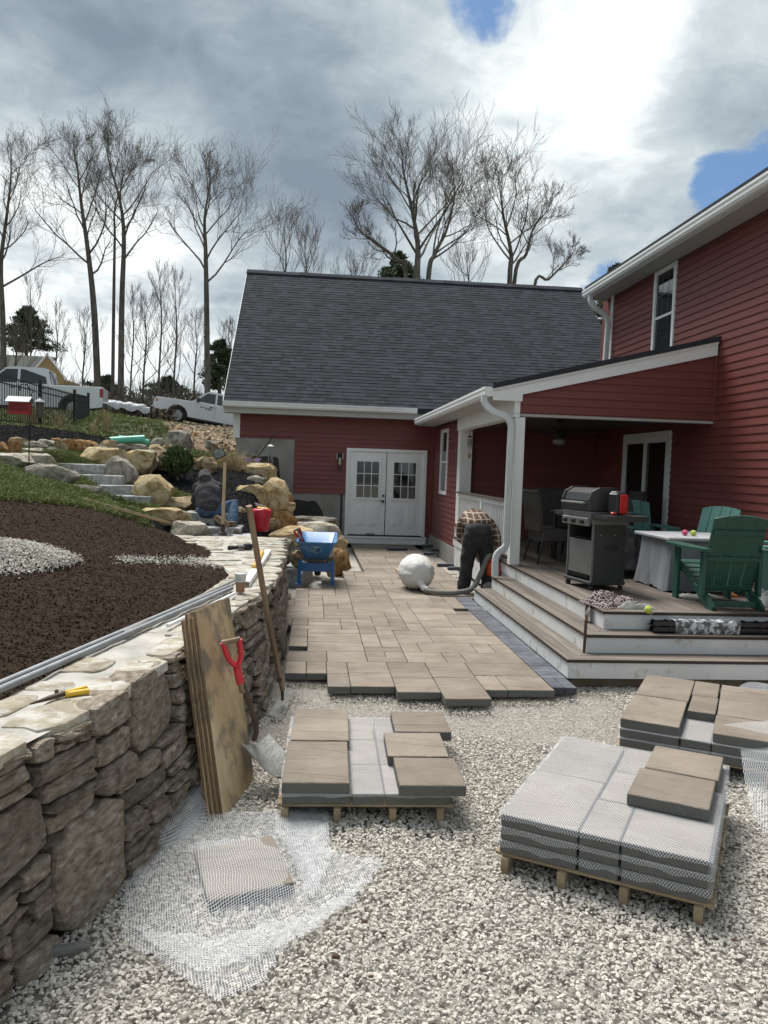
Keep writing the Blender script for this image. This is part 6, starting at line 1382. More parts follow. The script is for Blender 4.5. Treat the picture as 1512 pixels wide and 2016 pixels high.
cloth('grey_sweatshirt', 3.10, 7.28, .50, .19, .10, .07, m_gcl, 'grey cotton shirt lying beside the plaid one on the deck', 'shirt', 7, rz=-.1)
V = []; n = 10
for i in range(n):
    for j in range(12): t = j/11; V.append((2.705-.030*t-.01*math.sin(t*3), 7.33+.0+i*.012+.012*math.sin(j*.8+i), .535-.03*abs(i-5)/5-.20*t*t+.012*math.sin(i*1.7+j)))
MB().add(V, [(i*12+j, i*12+j+1, (i+1)*12+j+1, (i+1)*12+j) for i in range(n-1) for j in range(11)]).build('shirt_sleeve', m_pl1, bpy.data.objects['flannel_shirt'], 2); sl_ = bpy.data.objects['shirt_sleeve']; sl_.matrix_parent_inverse = (Matrix.Translation((2.92, 7.42, .50)) @ Matrix.Rotation(.4, 4, 'Z')).inverted()
m_bag = M('clear_bag', [(.5, .52, .54)], 5, .2, .8, 14, alpha=lambda T: .55, bd=.02, spec=.8)
cloth('plastic_bag', 4.66, 7.62, .50, .22, .14, .15, m_bag, 'crumpled clear plastic bag on the deck at the right edge', 'bag', 12)
cloth('grey_cloth', 4.12, 7.98, .50, .24, .10, .05, m_gcl, 'grey cloth lying under the dark green chair', 'cloth', 15)
cr = AZ(1440, 1172, .52); tag(MB().lathe((0, 0, 0), [(.004, -.09), (.022, -.05), (.03, 0), (.026, .05), (.006, .075)], 12, 'x').build('orange_toy', M('orange_rubber', [(.55, .20, .06)], 4, .6), None, True, loc=cr, rot=(0, .3, -.4)), 'orange carrot shaped dog toy on the deck behind the chair leg', 'toy')
# ---------------------------------------------------------------- hanging chimes
def chime(p, label, L_, wide, low, bell=True, mat=None):
    T_ = EM('wind_chime', label, 'wind chime', p); mt = mat or m_tin
    MB().lathe((0, 0, 0), [(wide, -.012), (wide, 0), (.005, .03)], 12).build('chime_top', m_wht if wide > .06 else m_wood, T_); MB().tube([(0, 0, .0), (0, 0, .22)], .003, 4).build('hanger', m_iron, T_)
    for k in range(5): a = k*1.2566; MB().tube([(math.cos(a)*wide*.7, math.sin(a)*wide*.7, -.04), (math.cos(a)*wide*.7, math.sin(a)*wide*.7, -.04-L_*(1-.1*k))], .008, 6).build('chime_rod', mt, T_)
    MB().tube([(0, 0, -.0), (0, 0, -low)], .0025, 4).build('cord', m_iron, T_); MB().lathe((0, 0, -low-.1), [(.004, 0), (.03, .03), (.03, .07), (.004, .11)], 10).build('sail', M('sail_wood', [(.40, .26, .10)], 4, .6), T_)
chime(AX(925, 860, 2.86)-Vector((0, .0, .0)), 'small silver wind chime hanging at the porch opening beside the pilaster', .18, .05, .30); 
wp1 = AY(537, 866, 16.9); chime(AY(533, 878, 16.9), 'silver wind chime hanging from a bent iron rod before the concrete foundation', .42, .07, .55)
rt0_ = AY(474, 946, 16.7); rod = EM('garden_hook', 'thin iron garden hook leaning right in front of the concrete foundation', 'garden hook', rt0_); tp_ = AY(539, 856, 16.9)-rt0_; MB().tube([(0, 0, -.3), tp_*.5, tp_, tp_+Vector((.05, 0, .02))], .012, 6).build('rod', m_iron, rod)
pf = AY(497, 905, 16.6); sp2 = EM('garden_ornament', 'purple and white metal butterfly ornament on the iron garden hook', 'ornament', pf); m_pur = M('purple_enamel', [(.28, .16, .40), (.45, .35, .52)], 9, .4)
for s_ in (-1, 1): MB().prism([(0, 0), (s_*.10, .05), (s_*.20, .02), (s_*.14, -.02), (s_*.16, -.06), (s_*.06, -.05)], (-.006, .006)).build('wing', m_pur, sp2)
ss = AY(400, 930, 15.8); sg = EM('garden_spinner', 'square verdigris metal panel on a thin leaning stake beside the dry grass', 'ornament', ss); e_ = AY(431, 893, 15.8)-ss; MB().tube([(0, 0, -.3), e_], .009, 5).build('stake', m_iron, sg)
MB().box(e_, (.20, .02, .15), (0, R(-28), 0), .005).build('panel', M('verdigris', [(.12, .16, .14), (.30, .34, .31)], 14, .6), sg); MB().box(e_+Vector((0, .012, 0)), (.23, .012, .18), (0, R(-28), 0)).build('panel_frame', m_iron, sg)
# ---------------------------------------------------------------- tools and materials
m_ply = M('plywood_face', [(.34, .23, .12), (.50, .37, .21), (.60, .48, .31)], 1.6, .8, .3, 30, stretch=(3, 3, .5), dirt=((.12, .105, .09), .47, 2.9), bd=.003, det=8); m_plye = M('plywood_edge', [(.10, .06, .035), (.26, .17, .10)], 3, .9, stretch=(30, 30, .5))
b0, b1, t0_, t1_ = Vector((-.41, 4.05, -.085)), Vector((-.29, 4.58, -.085)), Vector((-.62, 4.40, .93)), Vector((-.49, 4.90, .93))
ux = (b1-b0).normalized(); uz = (t0_-b0).normalized(); un = ux.cross(uz).normalized()
for k in range(4):
    o_ = b0-un*(-.0) ; off = un*(-.021*k if un.x > 0 else .021*k)+uz*(0 if k else -.0)+ux*(-.012*k)
    V = [b0+off, b1+off, t1_+off-uz*.03*(k % 2), t0_+off-uz*.03*(k % 2)]; th_ = un*(-.015 if un.x > 0 else .015); base = (V[0]+V[1])/2
    q = EM('plywood_sheet', ['front plywood sheet of the stack leaning on the stone wall, blond face stained black', 'second plywood sheet of the leaning stack', 'third plywood sheet of the leaning stack', 'rear plywood sheet of the leaning stack, touching the stone wall'][k], 'plywood sheet', base, 0, 'plywood sheets leaning on the wall')
    P8 = [v-base for v in V]+[v+th_-base for v in V]; MB().add([P8[i]+th_*.2 if 0 else P8[i] for i in range(8)], [(0, 1, 2, 3), (7, 6, 5, 4)]).build('face_veneer', m_ply, q); MB().add(P8, [(0, 4, 5, 1), (1, 5, 6, 2), (2, 6, 7, 3), (3, 7, 4, 0)]).build('sheet_edge', m_plye, q)
m_ash = M('worn_handle_wood', [(.12, .07, .04), (.22, .145, .09), (.30, .22, .15)], 3, .7, .2, 30, stretch=(3, 3, .4)); m_pale = M('pale_handle_wood', [(.38, .26, .14), (.50, .38, .24)], 3, .6, stretch=(3, 3, .5)); m_rust = M('rusty_steel', [(.05, .03, .022), (.11, .07, .05)], 10, .8, .4, 40); m_stl = M('worn_steel', [(.20, .195, .18), (.34, .335, .31)], 9, .5, .3, 30, metal=.5); m_redp = M('red_plastic', [(.50, .015, .03), (.60, .025, .045)], 3, .4)
def shovel(grip, blade, label, dish=Vector((.3, -.1, 0)), full=True, loc0=None, shaft=m_ash):
    S_ = EM('shovel', label, 'shovel', blade); g = Vector(grip)-Vector(blade); L_ = g.length; d = g.normalized(); sdv = d.cross(Vector((0, -1, .2))).normalized() if full else d.cross(Vector((0, 1, 0))).normalized()
    nk = d*.36+Vector((0, 0, .02)); 
    MB().tube([nk+Vector((-.0, 0, 0)), nk.lerp(g, .5), g-d*.24], [.021, .019, .019], 10).build('shaft', shaft, S_, True)
    MB().tube(smooth([d*.05+Vector((.0, 0, .02)), d*.18+Vector((.035, 0, 0)), nk+d*.10], 5), [.016]*11, 9).build('socket', m_rust, S_, True)
    sg_ = sdv
    MB().tube([g-d*.26, g-d*.16], .024, 9).tube(smooth([g-d*.16, g-d*.10-sg_*.035, g-sg_*.046], 4), .016, 8).tube(smooth([g-d*.16, g-d*.10+sg_*.035, g+sg_*.046], 4), .016, 8).build('d_grip', m_redp, S_, True); MB().tube([g-sg_*.052, g+sg_*.052], .015, 10).build('grip_bar', m_ash, S_, True)
    V = []; nu, nv = 9, 9; f_ = Vector(dish).normalized(); rt_ = f_.cross(Vector((0, 0, 1))).normalized()
    for j in range(nv):
        v = j/(nv-1)
        wdt = .11*(1 if v < .55 else math.sqrt(max(0, 1-((v-.55)/.45)**2.2)))+.002
        for i in range(nu): u = i/(nu-1)*2-1; V.append(f_*(v*.29)+rt_*(u*wdt)+Vector((0, 0, .05*(1-v)+.03*u*u-.008+(0.0))))
    n_ = len(V); V2 = [v-Vector((0, 0, .003)) for v in V]; Fq = [(j*nu+i, j*nu+i+1, (j+1)*nu+i+1, (j+1)*nu+i) for j in range(nv-1) for i in range(nu-1)]
    if full: MB().add(V+V2, Fq+[tuple(x+n_ for x in reversed(f)) for f in Fq]).build('blade', m_stl, S_, 2)
    return S_
shovel(AY(455, 1262, 4.42), Vector(AY(503, 1478, 4.55)), 'round point shovel with a red D grip leaning on the plywood', Vector((.26, -.22, -.14)))
sp_ = AZ(556, 1384, GZ+.03); tpz = AY(490, 996, 5.55); pl2 = EM('long_scraper', 'long wooden pole with a flat steel scraper plate leaning against the stone wall', 'scraper', sp_)
MB().tube([(0, 0, .1), (tpz-sp_)*.5+Vector((0, 0, .0)), tpz-sp_], [.019, .021, .022], 10).build('shaft', m_ash, pl2, True); MB().tube([(0, 0, .02), (-.005, .0, .16), Vector((0, 0, .0)).lerp(tpz-sp_, .13)], [.012, .014, .024], 8).build('socket', m_rust, pl2, True)
pa, pb2 = AZ(540, 1416, GZ)-sp_, AZ(572, 1360, GZ)-sp_; MB().bar(pa+Vector((0, 0, .012)), pb2+Vector((0, 0, .012)), .10, .008, (0.35, 0, 1), .002).build('scraper_plate', m_stl, pl2)
# pipes and small tools on the wall top
zt_ = WT+.03
for (a, b, r_, lb, mt) in (((-60, 1384), (456, 1158), .017, 'front galvanised pipe of the pair lying along the wall top', m_tin), ((-60, 1372), (450, 1155), .017, 'rear galvanised pipe of the pair lying along the wall top', m_tin), ((243, 1246), (500, 1124), .013, 'thin grey pipe lying between the soil and the wall top', m_conc), ((330, 1232), (462, 1168), .012, 'short plastic conduit beside the leaning plywood', m_wht)):
    p, q_ = AZ(*a, zt_), AZ(*b, zt_); o = MB().tube([(0, 0, 0), q_-p], r_, 12).build('pipe', mt, None, True, loc=p); tag(o, lb, 'pipe', 'pipes on the wall')
p, q_ = AZ(484, 1150, zt_), AZ(528, 1086, zt_); o = MB().bar(Vector((0, 0, 0)), q_-p, .07, .05, (0, 0, 1), .004).build('aluminium_rail', m_wht, None, loc=p); tag(o, 'white square screed rail lying on the wall top behind the cup', 'rail')
MB().bar(Vector((0, 0, 0))-(q_-p).normalized()*.004, (q_-p).normalized()*.004, .055, .036, (0, 0, 1)).build('rail_opening', m_plye, o)
p, q_ = AZ(501, 1118, zt_+.03), AZ(516, 1088, zt_+.03); lv_ = EM('spirit_level', 'yellow level tube lying beside the white rail on the wall', 'level', p); MB().tube([(0, 0, 0), q_-p], .028, 12).build('level_body', M('yellow_paint', [(.62, .40, .06)], 4, .5), lv_, True)
c = AZ(473, 1166, WT+.01); cup = EM('coffee_cup', 'iced coffee in a clear plastic cup with a dome lid standing on the wall top', 'cup', c)
MB().lathe((0, 0, 0), [(.033, 0), (.040, .085)], 18).build('coffee', M('milk_coffee', [(.26, .15, .085)], 2, .3), cup, True); MB().lathe((0, 0, .085), [(.041, 0), (.046, .055), (.049, .058), (.049, .066), (.03, .072)], 18).build('cup_top', M('cloudy_plastic', [(.55, .56, .57)], 3, .25), cup, True)
q = MB(); [q.add([(math.cos(a)*.0465, math.sin(a)*.0465, z) for a in (1.4*PI, 1.45*PI, 1.5*PI, 1.55*PI) for z in (.125, .128)], [(0, 1, 3, 2), (2, 3, 5, 4), (4, 5, 7, 6)])]; 
pts = [Vector((math.cos(1.45*PI+math.cos(t)*.25)*.0445, math.sin(1.45*PI+math.cos(t)*.25)*.0445, .112+math.sin(t)*.012)) for t in np.linspace(0, 2*PI, 20)]; MB().tube(pts, .0012, 4).build('cup_print', m_gr1, cup)
a_, b_ = AZ(58, 1388, WT+.02), AZ(128, 1370, WT+.02); c_ = AZ(175, 1362, WT+.025); sn = EM('metal_snips', 'yellow handled snips with black blades lying on the wall top', 'snips', b_)
MB().tube([(0, 0, .004), c_-b_+Vector((0, 0, .004))], [.013, .012], 10).tube([(0, .0, .012), c_-b_+Vector((-.02, .035, .01))], [.010, .009], 10).build('handle_grip', M('yellow_rubber', [(.66, .42, .02)], 4, .5), sn, True)
MB().add([(0, -.012, 0), (0, .022, .004), (a_-b_)*.5+Vector((0, .018, .006)), a_-b_, (a_-b_)*.5+Vector((0, -.014, 0)), (0, -.012, .018), (0, .022, .02), (a_-b_)*.5+Vector((0, .018, .016)), (a_-b_)+Vector((0, 0, .006)), (a_-b_)*.5+Vector((0, -.014, .014))], [(0, 1, 2, 3, 4), (9, 8, 7, 6, 5)]+[(i, (i+1) % 5, 5+(i+1) % 5, 5+i) for i in range(5)]).lathe((-.035, 0, .01), [(.008, 0), (.009, .014), (.003, .018)], 8).build('blades', m_rust, sn)
a_, b_ = HIT(167, 996, 6, 20), HIT(333, 1041, 6, 20); o = MB().bar(Vector((0, 0, 0)), b_-a_, .05, .04, (0, 0, 1), .003).build('wood_batten', m_pale, None, loc=a_+Vector((0, 0, .07))); tag(o, 'long pale wooden batten lying across the lawn edge above the soil', 'batten')
# mallet, tamper, bucket
ml = zs(560, 745); a_ = AZ(ml[0], ml[1], WT+.04); e1, e2 = AZ(*zs(465, 752), WT+.04)-a_, AZ(*zs(655, 742), WT+.04)-a_
mt_ = EM('rubber_mallet', 'black rubber mallet with a chrome collar lying at the far end of the wall top', 'mallet', a_); MB().tube([e1, e1*.3], [.028, .020], 9).build('grip', m_blk, mt_, True); MB().tube([e1*.3, e2*.4], .028, 9).build('collar', m_chr, mt_, True); MB().tube([e2*.35, e2*.75, e2], [.045, .05, .03], 10).build('head', m_blk, mt_, True)
tb = AY(*zs(412, 655), 11.7); tt = AY(*zs(432, 45), 11.9)-tb; tm = EM('hand_tamper', 'hand tamper with a tall pale wooden handle and square steel plate beside the sitting man', 'tamper', tb)
MB().tube([(0, 0, .05), tt], [.024, .024], 10).build('shaft', m_pale, tm, True); MB().lathe((0, 0, .02), [(.07, 0), (.06, .03), (.03, .06), (.032, .16)], 10).build('socket', m_rust, tm); MB().box((0, 0, .01), (.30, .26, .018), (0, 0, .2), .003).build('tamper_plate', m_gr1, tm)
bk = AY(*zs(732, 612), 13.0); bu = EM('red_bucket', 'crumpled red fabric bucket on the mulch with a yellow tab', 'bucket', bk)
V = []; n = 22
for r_, z_ in ((.01, 0), (.13, 0), (.135, .08), (.15, .22), (.16, .33), (.14, .36), (.06, .34)):
    for k in range(n): a = 2*PI*k/n; w_ = 1+.12*mnoise.noise(Vector((math.cos(a)*1.5, math.sin(a)*1.5, z_*5))); V.append((math.cos(a)*r_*w_, math.sin(a)*r_*w_, z_+.03*(z_ > .3)*mnoise.noise(Vector((math.cos(a)*1.5, math.sin(a)*1.5, 3)))))
MB().add(V, [(k*n+i, k*n+(i+1) % n, (k+1)*n+(i+1) % n, (k+1)*n+i) for k in range(6) for i in range(n)]+[tuple(range(n-1, -1, -1))]).build('bucket_body', m_redp, bu, 2); MB().box((.02, -.02, .37), (.18, .10, .03), (.2, .1, .3), .01).build('yellow_tab', M('yellow_tab', [(.6, .36, .04)], 3, .6), bu)
o = MB().box((0, 0, .28), (.022, .018, .56), (0, R(1), 0)).build('rusty_stake', m_rust, None, loc=AZ(1147, 1342, GZ)); tag(o, 'rusty steel stake driven in the gravel at the corner of the bottom step', 'stake')
o = OB('wood_scrap', rockmesh('wood_scrap', M('grey_driftwood', [(.16, .15, .14), (.30, .29, .27)], 5, .9, .6, 20, stretch=(.3, 3, 3)), 5, 2, 5, .08), None, AZ(138, 1868, GZ+.03), (0, 0, .35)); o.scale = (.16, .045, .035); tag(o, 'grey weathered wood splinter on the gravel at the foot of the wall', 'wood scrap')
for (x, y, s_) in ((718, 1817, .016), (661, 1887, .02), (730, 1925, .012), (1445, 1853, .016), (600, 1905, .011)):
    o = cloth('dry_leaf', *AZ(x, y, GZ+.035), s_*.8, s_*.55, s_*.9, M('brown_leaf', [(.035, .016, .010), (.10, .055, .032)], 60, .9), None, None, x, 7); tag(o, {718: 'curled dark red brown leaf on the gravel', 661: 'brown dry leaf on the gravel near the netting', 730: 'small olive leaf scrap low in the gravel', 1445: 'brown leaf scrap at the lower right of the gravel', 600: 'tiny leaf scrap beside the lowest netting'}[x], 'leaf', 'dead leaves on the gravel')
# ---------------------------------------------------------------- wheelbarrow
m_wbb = M('blue_steel', [(.012, .09, .26), (.02, .12, .32)], 5, .35, coat=.3); m_wbt = M('blue_tray', [(.035, .15, .36), (.07, .22, .44)], 3, .4, dirt=((.40, .46, .52), .55, 6.))
wb = EM('wheelbarrow', 'blue wheelbarrow with wooden handles seen from behind on the paving', 'wheelbarrow', (.085, 11.66, 0), R(-2))
def loft(rings, name, mat, par, inner=.006):
    V = []; n = len(rings[0])
    for r_ in rings: V += r_
    Fq = [(k*n+i, k*n+(i+1) % n, (k+1)*n+(i+1) % n, (k+1)*n+i) for k in range(len(rings)-1) for i in range(n)]+[tuple(range(n-1, -1, -1))]
    return MB().add(V, Fq).build(name, mat, par, True)
def rrect(x0, x1, y0, y1, z0, z1, r_=.08, n=5, taper=0):
    out = []
    for cx, cy, a0 in ((x1-r_, y1-r_, 0), (x0+r_, y1-r_, 90), (x0+r_, y0+r_, 180), (x1-r_, y0+r_, 270)):
        for k in range(n): a = R(a0+90*k/(n-1)); x, y = cx+r_*math.cos(a), cy+r_*math.sin(a); out.append((x, y, z0+(z1-z0)*(y-y0)/(y1-y0)))
    return out
outer = [rrect(-.17, .17, .12, .60, .36, .36), rrect(-.235, .235, -.02, .86, .50, .50), rrect(-.285, .285, -.10, 1.02, .62, .68), rrect(-.298, .298, -.115, 1.035, .63, .69), rrect(-.298, .298, -.115, 1.035, .645, .705), rrect(-.275, .275, -.09, 1.01, .64, .70), rrect(-.225, .225, -.0, .84, .51, .51), rrect(-.16, .16, .13, .59, .375, .375)]
V = [v for r_ in outer for v in r_]; n = len(outer[0]); MB().add(V, [(k*n+i, k*n+(i+1) % n, (k+1)*n+(i+1) % n, (k+1)*n+i) for k in range(7) for i in range(n)]+[tuple(range(n-1, -1, -1)), tuple(7*n+i for i in range(n))]).build('tray', m_wbt, wb, True)
for s_ in (-1, 1):
    MB().tube([(s_*.27, -.52, .50), (s_*.24, -.1, .42), (s_*.10, .95, .20)], [.026, .024, .022], 8).build('handle', m_ash, wb, True)
    MB().prism([(s_*.215, .40), (s_*.265, .40), (s_*.275, .0), (s_*.215, .0)], (.0, .045)).build('leg', m_wbb, wb); MB().bx((s_*.245-.05, -.04, -.0), (s_*.245+.03, .09, .016), .004).build('foot', m_wbb, wb)
    MB().bar((s_*.245, .03, .05), (s_*.20, .5, .33), .03, .015).build('leg_brace', m_wbb, wb)
MB().bx((-.215, .0, .20), (.215, .03, .33), .004).build('cross_brace', m_wbb, wb); MB().bx((-.12, -.03, .33), (.12, .04, .39), .01).build('undertray', m_gr1, wb)
MB().lathe((0, 1.02, .17), [(.08, -.045), (.15, -.05), (.17, -.025), (.17, .025), (.15, .05), (.08, .045)], 22, 'x').build('tyre', m_ty, wb, True); MB().lathe((0, 1.02, .17), [(.09, -.04), (.02, -.055), (.02, .055), (.09, .04)], 16, 'x').build('wheel_rim', m_wbb, wb)
hexo = [(math.cos(R(90+60*k))*.085, .545+math.sin(R(90+60*k))*.075) for k in range(7)]; fy = lambda z: -.012-(z-.50)*.62
q = MB(); [q.bar((hexo[k][0], fy(hexo[k][1])-.008, hexo[k][1]), (hexo[k+1][0], fy(hexo[k+1][1])-.008, hexo[k+1][1]), .004, .006, (0, -1, .6)) for k in range(6)]
q.bx((-.045, fy(.572)-.012, .565), (.045, fy(.572)-.006, .580)); q.build('emblem_outline', M('decal_white', [(.5, .55, .6)], 3, .5), wb)
q = MB(); q.bx((-.05, fy(.54)-.011, .512), (-.005, fy(.54)-.005, .555)); q.build('emblem_mark', M('decal_olive', [(.20, .24, .10)], 3, .5), wb); q = MB(); q.bx((.005, fy(.54)-.011, .512), (.05, fy(.54)-.005, .555)); q.build('emblem_mark', M('decal_navy', [(.01, .03, .12)], 3, .5), wb)
shovel(AY(*zs(1025, 598), 12.0), AY(*zs(1135, 765), 12.1)-Vector((0, 0, .12)), 'shovel with a small red D grip standing in the wheelbarrow', full=False, shaft=m_pale)
# ---------------------------------------------------------------- collection bag, hose and cut-off machine
m_can = M('white_canvas', [(.56, .55, .52), (.68, .67, .64)], 2.2, .85, .8, 9, bd=.04)
bp = Vector((1.555, 11.45, .0)); bgq = EM('dust_bag', 'big white inflated canvas dust bag lying on the paving', 'bag', bp, R(6))
V = []; nr_, nc2 = 18, 40
for j in range(nr_+1):
    t = j/nr_; y = -.30+.76*t; r_ = .250*math.sin(PI*min(.995, max(.05, (t*.94+.045)))**.85)**.42
    for i in range(nc2): a = 2*PI*i/nc2; pk = 1.04-.13*(1-t)**2.2*abs(math.sin(a*11+1.5*mnoise.noise(Vector((math.cos(a), math.sin(a), 1)))))-.05*mnoise.noise(Vector((math.cos(a)*3, math.sin(a)*3, t*3))); rr_ = r_*pk; V.append((math.cos(a)*rr_, y, max(.006, .25+math.sin(a)*rr_*1.02)))
MB().add(V, [(j*nc2+i, j*nc2+(i+1) % nc2, (j+1)*nc2+(i+1) % nc2, (j+1)*nc2+i) for j in range(nr_) for i in range(nc2)]+[tuple(range(nc2-1, -1, -1)), tuple(nr_*nc2+i for i in range(nc2))]).build('bag_body', m_can, bgq, 2)
MB().tube(smooth([(0, -.27, .13), (.02, -.36, .08), (.06, -.45, .055)], 4), [.075, .06, .045, .042, .05, .045, .04, .04, .045], 14).build('bag_neck', m_can, bgq, True)
hs = EM('vacuum_hose', 'thick grey ribbed hose running from the white bag to the red machine', 'hose', (1.64, 10.98, .05)); hp = smooth([(1.62, 11.0, .055), (1.80, 10.88, .045), (2.05, 10.88, .05), (2.28, 10.95, .10), (2.42, 11.05, .30), (2.52, 11.12, .52), (2.60, 11.18, .56), (2.68, 11.2, .46), (2.70, 11.22, .28)], 9)
hp = [p-Vector((1.64, 10.98, .05)) for p in hp]; MB().tube(hp, [.036 if i % 2 else .040 for i in range(len(hp))], 12).build('hose_tube', M('hose_grey', [(.13, .125, .11), (.18, .175, .155)], 6, .7), hs, 2)
mc = EM('cutoff_vacuum', 'red and black engine powered blower machine beside the porch skirt', 'machine', (2.62, 11.22, 0)); m_or = M('machine_red', [(.50, .05, .015), (.58, .08, .025)], 3, .4)
MB().box((0, 0, .36), (.20, .26, .20), None, .03).build('engine_cover', m_or, mc); MB().lathe((0, -.06, .34), [(.03, -.07), (.09, -.06), (.10, .02), (.04, .05)], 16, 'y').build('recoil_housing', m_or, mc, True); MB().box((0, .02, .20), (.18, .22, .12), None, .02).build('engine_block', m_blk, mc); MB().box((.0, 0, .49), (.16, .18, .06), None, .02).build('tank', m_or, mc)
for s_ in (-1, 1): MB().tube([(s_*.08, -.08, 0), (s_*.08, -.08, .46), (s_*.08, .12, .46), (s_*.08, .12, 0)], .010, 6).build('frame_tube', m_blk, mc)
MB().lathe((-.06, -.12, .09), [(.04, -.02), (.085, -.015), (.085, .03), (.04, .04)], 16, 'y').build('fan_casing', m_stl, mc); MB().tube([(0, .05, .5), (0, -.08, .58), (0, -.16, .54)], .010, 6).build('carry_handle', m_blk, mc)
o = MB().bar((0, 0, 0), (-.14, .34, .10), .06, .03).build('wood_offcut', m_pale, None, loc=(1.53, 12.35, .03)); tag(o, 'short wooden board end showing behind the white dust bag', 'board')
# ---------------------------------------------------------------- people
m_skin = M('skin', [(.36, .20, .14), (.44, .26, .19)], 6, .6); m_hood = M('charcoal_hoodie', [(.026, .025, .028), (.050, .048, .052)], 4, .95, .5, 14, bd=.02); m_jean = M('blue_denim', [(.028, .058, .11), (.05, .09, .16), (.085, .13, .20)], 5, .9, .5, 25, bd=.012); m_boot = M('tan_boot', [(.12, .085, .05), (.20, .14, .085)], 6, .8, .4, 30); m_sole = M('boot_sole', [(.22, .16, .10), (.36, .27, .17)], 60, .9, .9, 60)
m_pants = M('black_trousers', [(.012, .012, .013), (.024, .024, .026)], 5, .9, .6, 14, bd=.02); m_pl2 = M('brown_plaid', [(.1, .06, .04)], 5, .95, .3, 40, extra=plaid([(.085, .05, .036), (.19, .11, .07), (.52, .48, .40)], 12, True), bd=.005)
TEX = bpy.data.textures.new('folds', 'CLOUDS'); TEX.noise_scale = .11
def fused(name, limbs, mat, par, vox=.012, fold=.02, it=6):
    # one continuous surface grown from overlapping tapered limbs: [(points, radii or (rx, ry))]
    mb = MB()
    for pts, rd in limbs:
        P = [Vector(p) for p in pts]; mb.tube(P, rd, 16, el=(1, 0, 0))
        for p, r_ in ((P[0], rd[0]), (P[-1], rd[-1])):
            rx, ry = r_ if isinstance(r_, tuple) else (r_, r_); k = 10
            V = [Vector((math.sin(t)*math.cos(a)*rx, math.sin(t)*math.sin(a)*(rx+ry)/2, math.cos(t)*ry))+p for t in np.linspace(.05, PI-.05, 8) for a in np.linspace(0, 2*PI, k, endpoint=False)]
            mb.add(V, [(j*k+i, j*k+(i+1) % k, (j+1)*k+(i+1) % k, (j+1)*k+i) for j in range(7) for i in range(k)]+[tuple(range(k-1, -1, -1)), tuple(7*k+i for i in range(k))])
    o = mb.build(name, mat, par); m_ = o.modifiers.new('fuse', 'REMESH'); m_.mode = 'VOXEL'; m_.voxel_size = vox; m_.use_smooth_shade = True
    s_ = o.modifiers.new('smooth', 'SMOOTH'); s_.factor = .5; s_.iterations = it
    if fold: d_ = o.modifiers.new('folds', 'DISPLACE'); d_.texture = TEX; d_.strength = fold; d_.mid_level = .5; d_.texture_coords = 'GLOBAL'
    return o
def hand(mb, base, d, n_, L_=.085):
    d = d.normalized(); n_ = n_.normalized(); mb.tube([base-d*.02, base+d*.04, base+d*.075], [(.035, .018), (.042, .018), (.038, .014)], 10, el=n_)
    for k in range(4):
        o_ = base+d*.07+n_*(k-1.5)*.020; l2 = L_*(.85, 1., .95, .75)[k]; c = Vector((0, 0, -1)); mb.tube([o_, o_+d*l2*.45, o_+d*l2*.75+c*.014, o_+d*l2*.9+c*.034], [.010, .0095, .0085, .007], 7)
    th_ = base+d*.01+n_*.036; mb.tube([th_, th_+(d+n_).normalized()*.04, th_+(d*1.2+n_*.4).normalized()*.068], [.013, .011, .008], 7)
def W2(x, y, Y): return AY(*zs(x, y), Y)
Pm = EM('person', 'man in a charcoal hooded sweatshirt and jeans sitting bent forward on the granite steps', 'person', W2(300, 640, 12.3)); O = Pm.location.copy()
hip = W2(300, 440, 12.42); mid = W2(300, 370, 12.48); chest = W2(290, 290, 12.58); shm = W2(285, 235, 12.66); neck = W2(275, 200, 12.70)
rel = lambda p: Vector(p)-O
shL, shR = W2(212, 240, 12.66), W2(372, 240, 12.68); elL, elR = W2(186, 350, 12.62), W2(404, 335, 12.72); haL, haR = W2(210, 425, 12.9), W2(392, 405, 12.95)
kneR, ankR = W2(508, 388, 12.50), W2(492, 590, 12.18); kneL, ankL = W2(352, 470, 12.75), W2(388, 540, 12.2); hipR, hipL = hip+Vector((.10, 0, -.03)), hip+Vector((-.10, .02, -.03))
fused('body', [([rel(hip), rel(chest), rel(neck), rel(W2(266, 165, 12.78))], [.10, .10, .06, .085]), ([rel(shL), rel(elL), rel(haL)], [.05, .04, .03]), ([rel(shR), rel(elR), rel(haR)], [.05, .04, .03]),
               ([rel(hipR), rel(kneR), rel(ankR)], [.07, .05, .04]), ([rel(hipL), rel(kneL), rel(ankL)], [.07, .05, .04])], m_skin, Pm, .02, 0)
fused('hooded_sweatshirt', [([rel(W2(302, 425, 12.42)), rel(W2(302, 400, 12.44)), rel(mid), rel(chest), rel(shm)], [(.185, .15), (.20, .165), (.20, .165), (.215, .17), (.16, .13)]), ([rel(shm), rel(shL.lerp(shm, .35)), rel(shL), rel(elL), rel(haL)], [.10, .095, .088, .072, .05]),
                            ([rel(shm), rel(shR.lerp(shm, .35)), rel(shR), rel(elR), rel(haR)], [.10, .095, .088, .072, .05]), ([rel(W2(282, 222, 12.66)), rel(W2(272, 185, 12.74)), rel(W2(262, 150, 12.82))], [.12, .115, .095]), ([rel(W2(280, 215, 12.62)), rel(W2(268, 175, 12.64)), rel(W2(258, 140, 12.74))], [.09, .10, .075])], m_hood, Pm, .013, .03, 4)
fused('jeans', [([rel(hip+Vector((0, 0, .03))), rel(hip)], [(.185, .13), (.19, .14)]), ([rel(hipR), rel(hipR.lerp(kneR, .5)), rel(kneR), rel(kneR.lerp(ankR, .45)), rel(ankR)], [.125, .112, .092, .082, .078]),
                ([rel(hipL), rel(kneL), rel(ankL.lerp(kneL, .2))], [.12, .09, .072])], m_jean, Pm, .013, .03, 4)
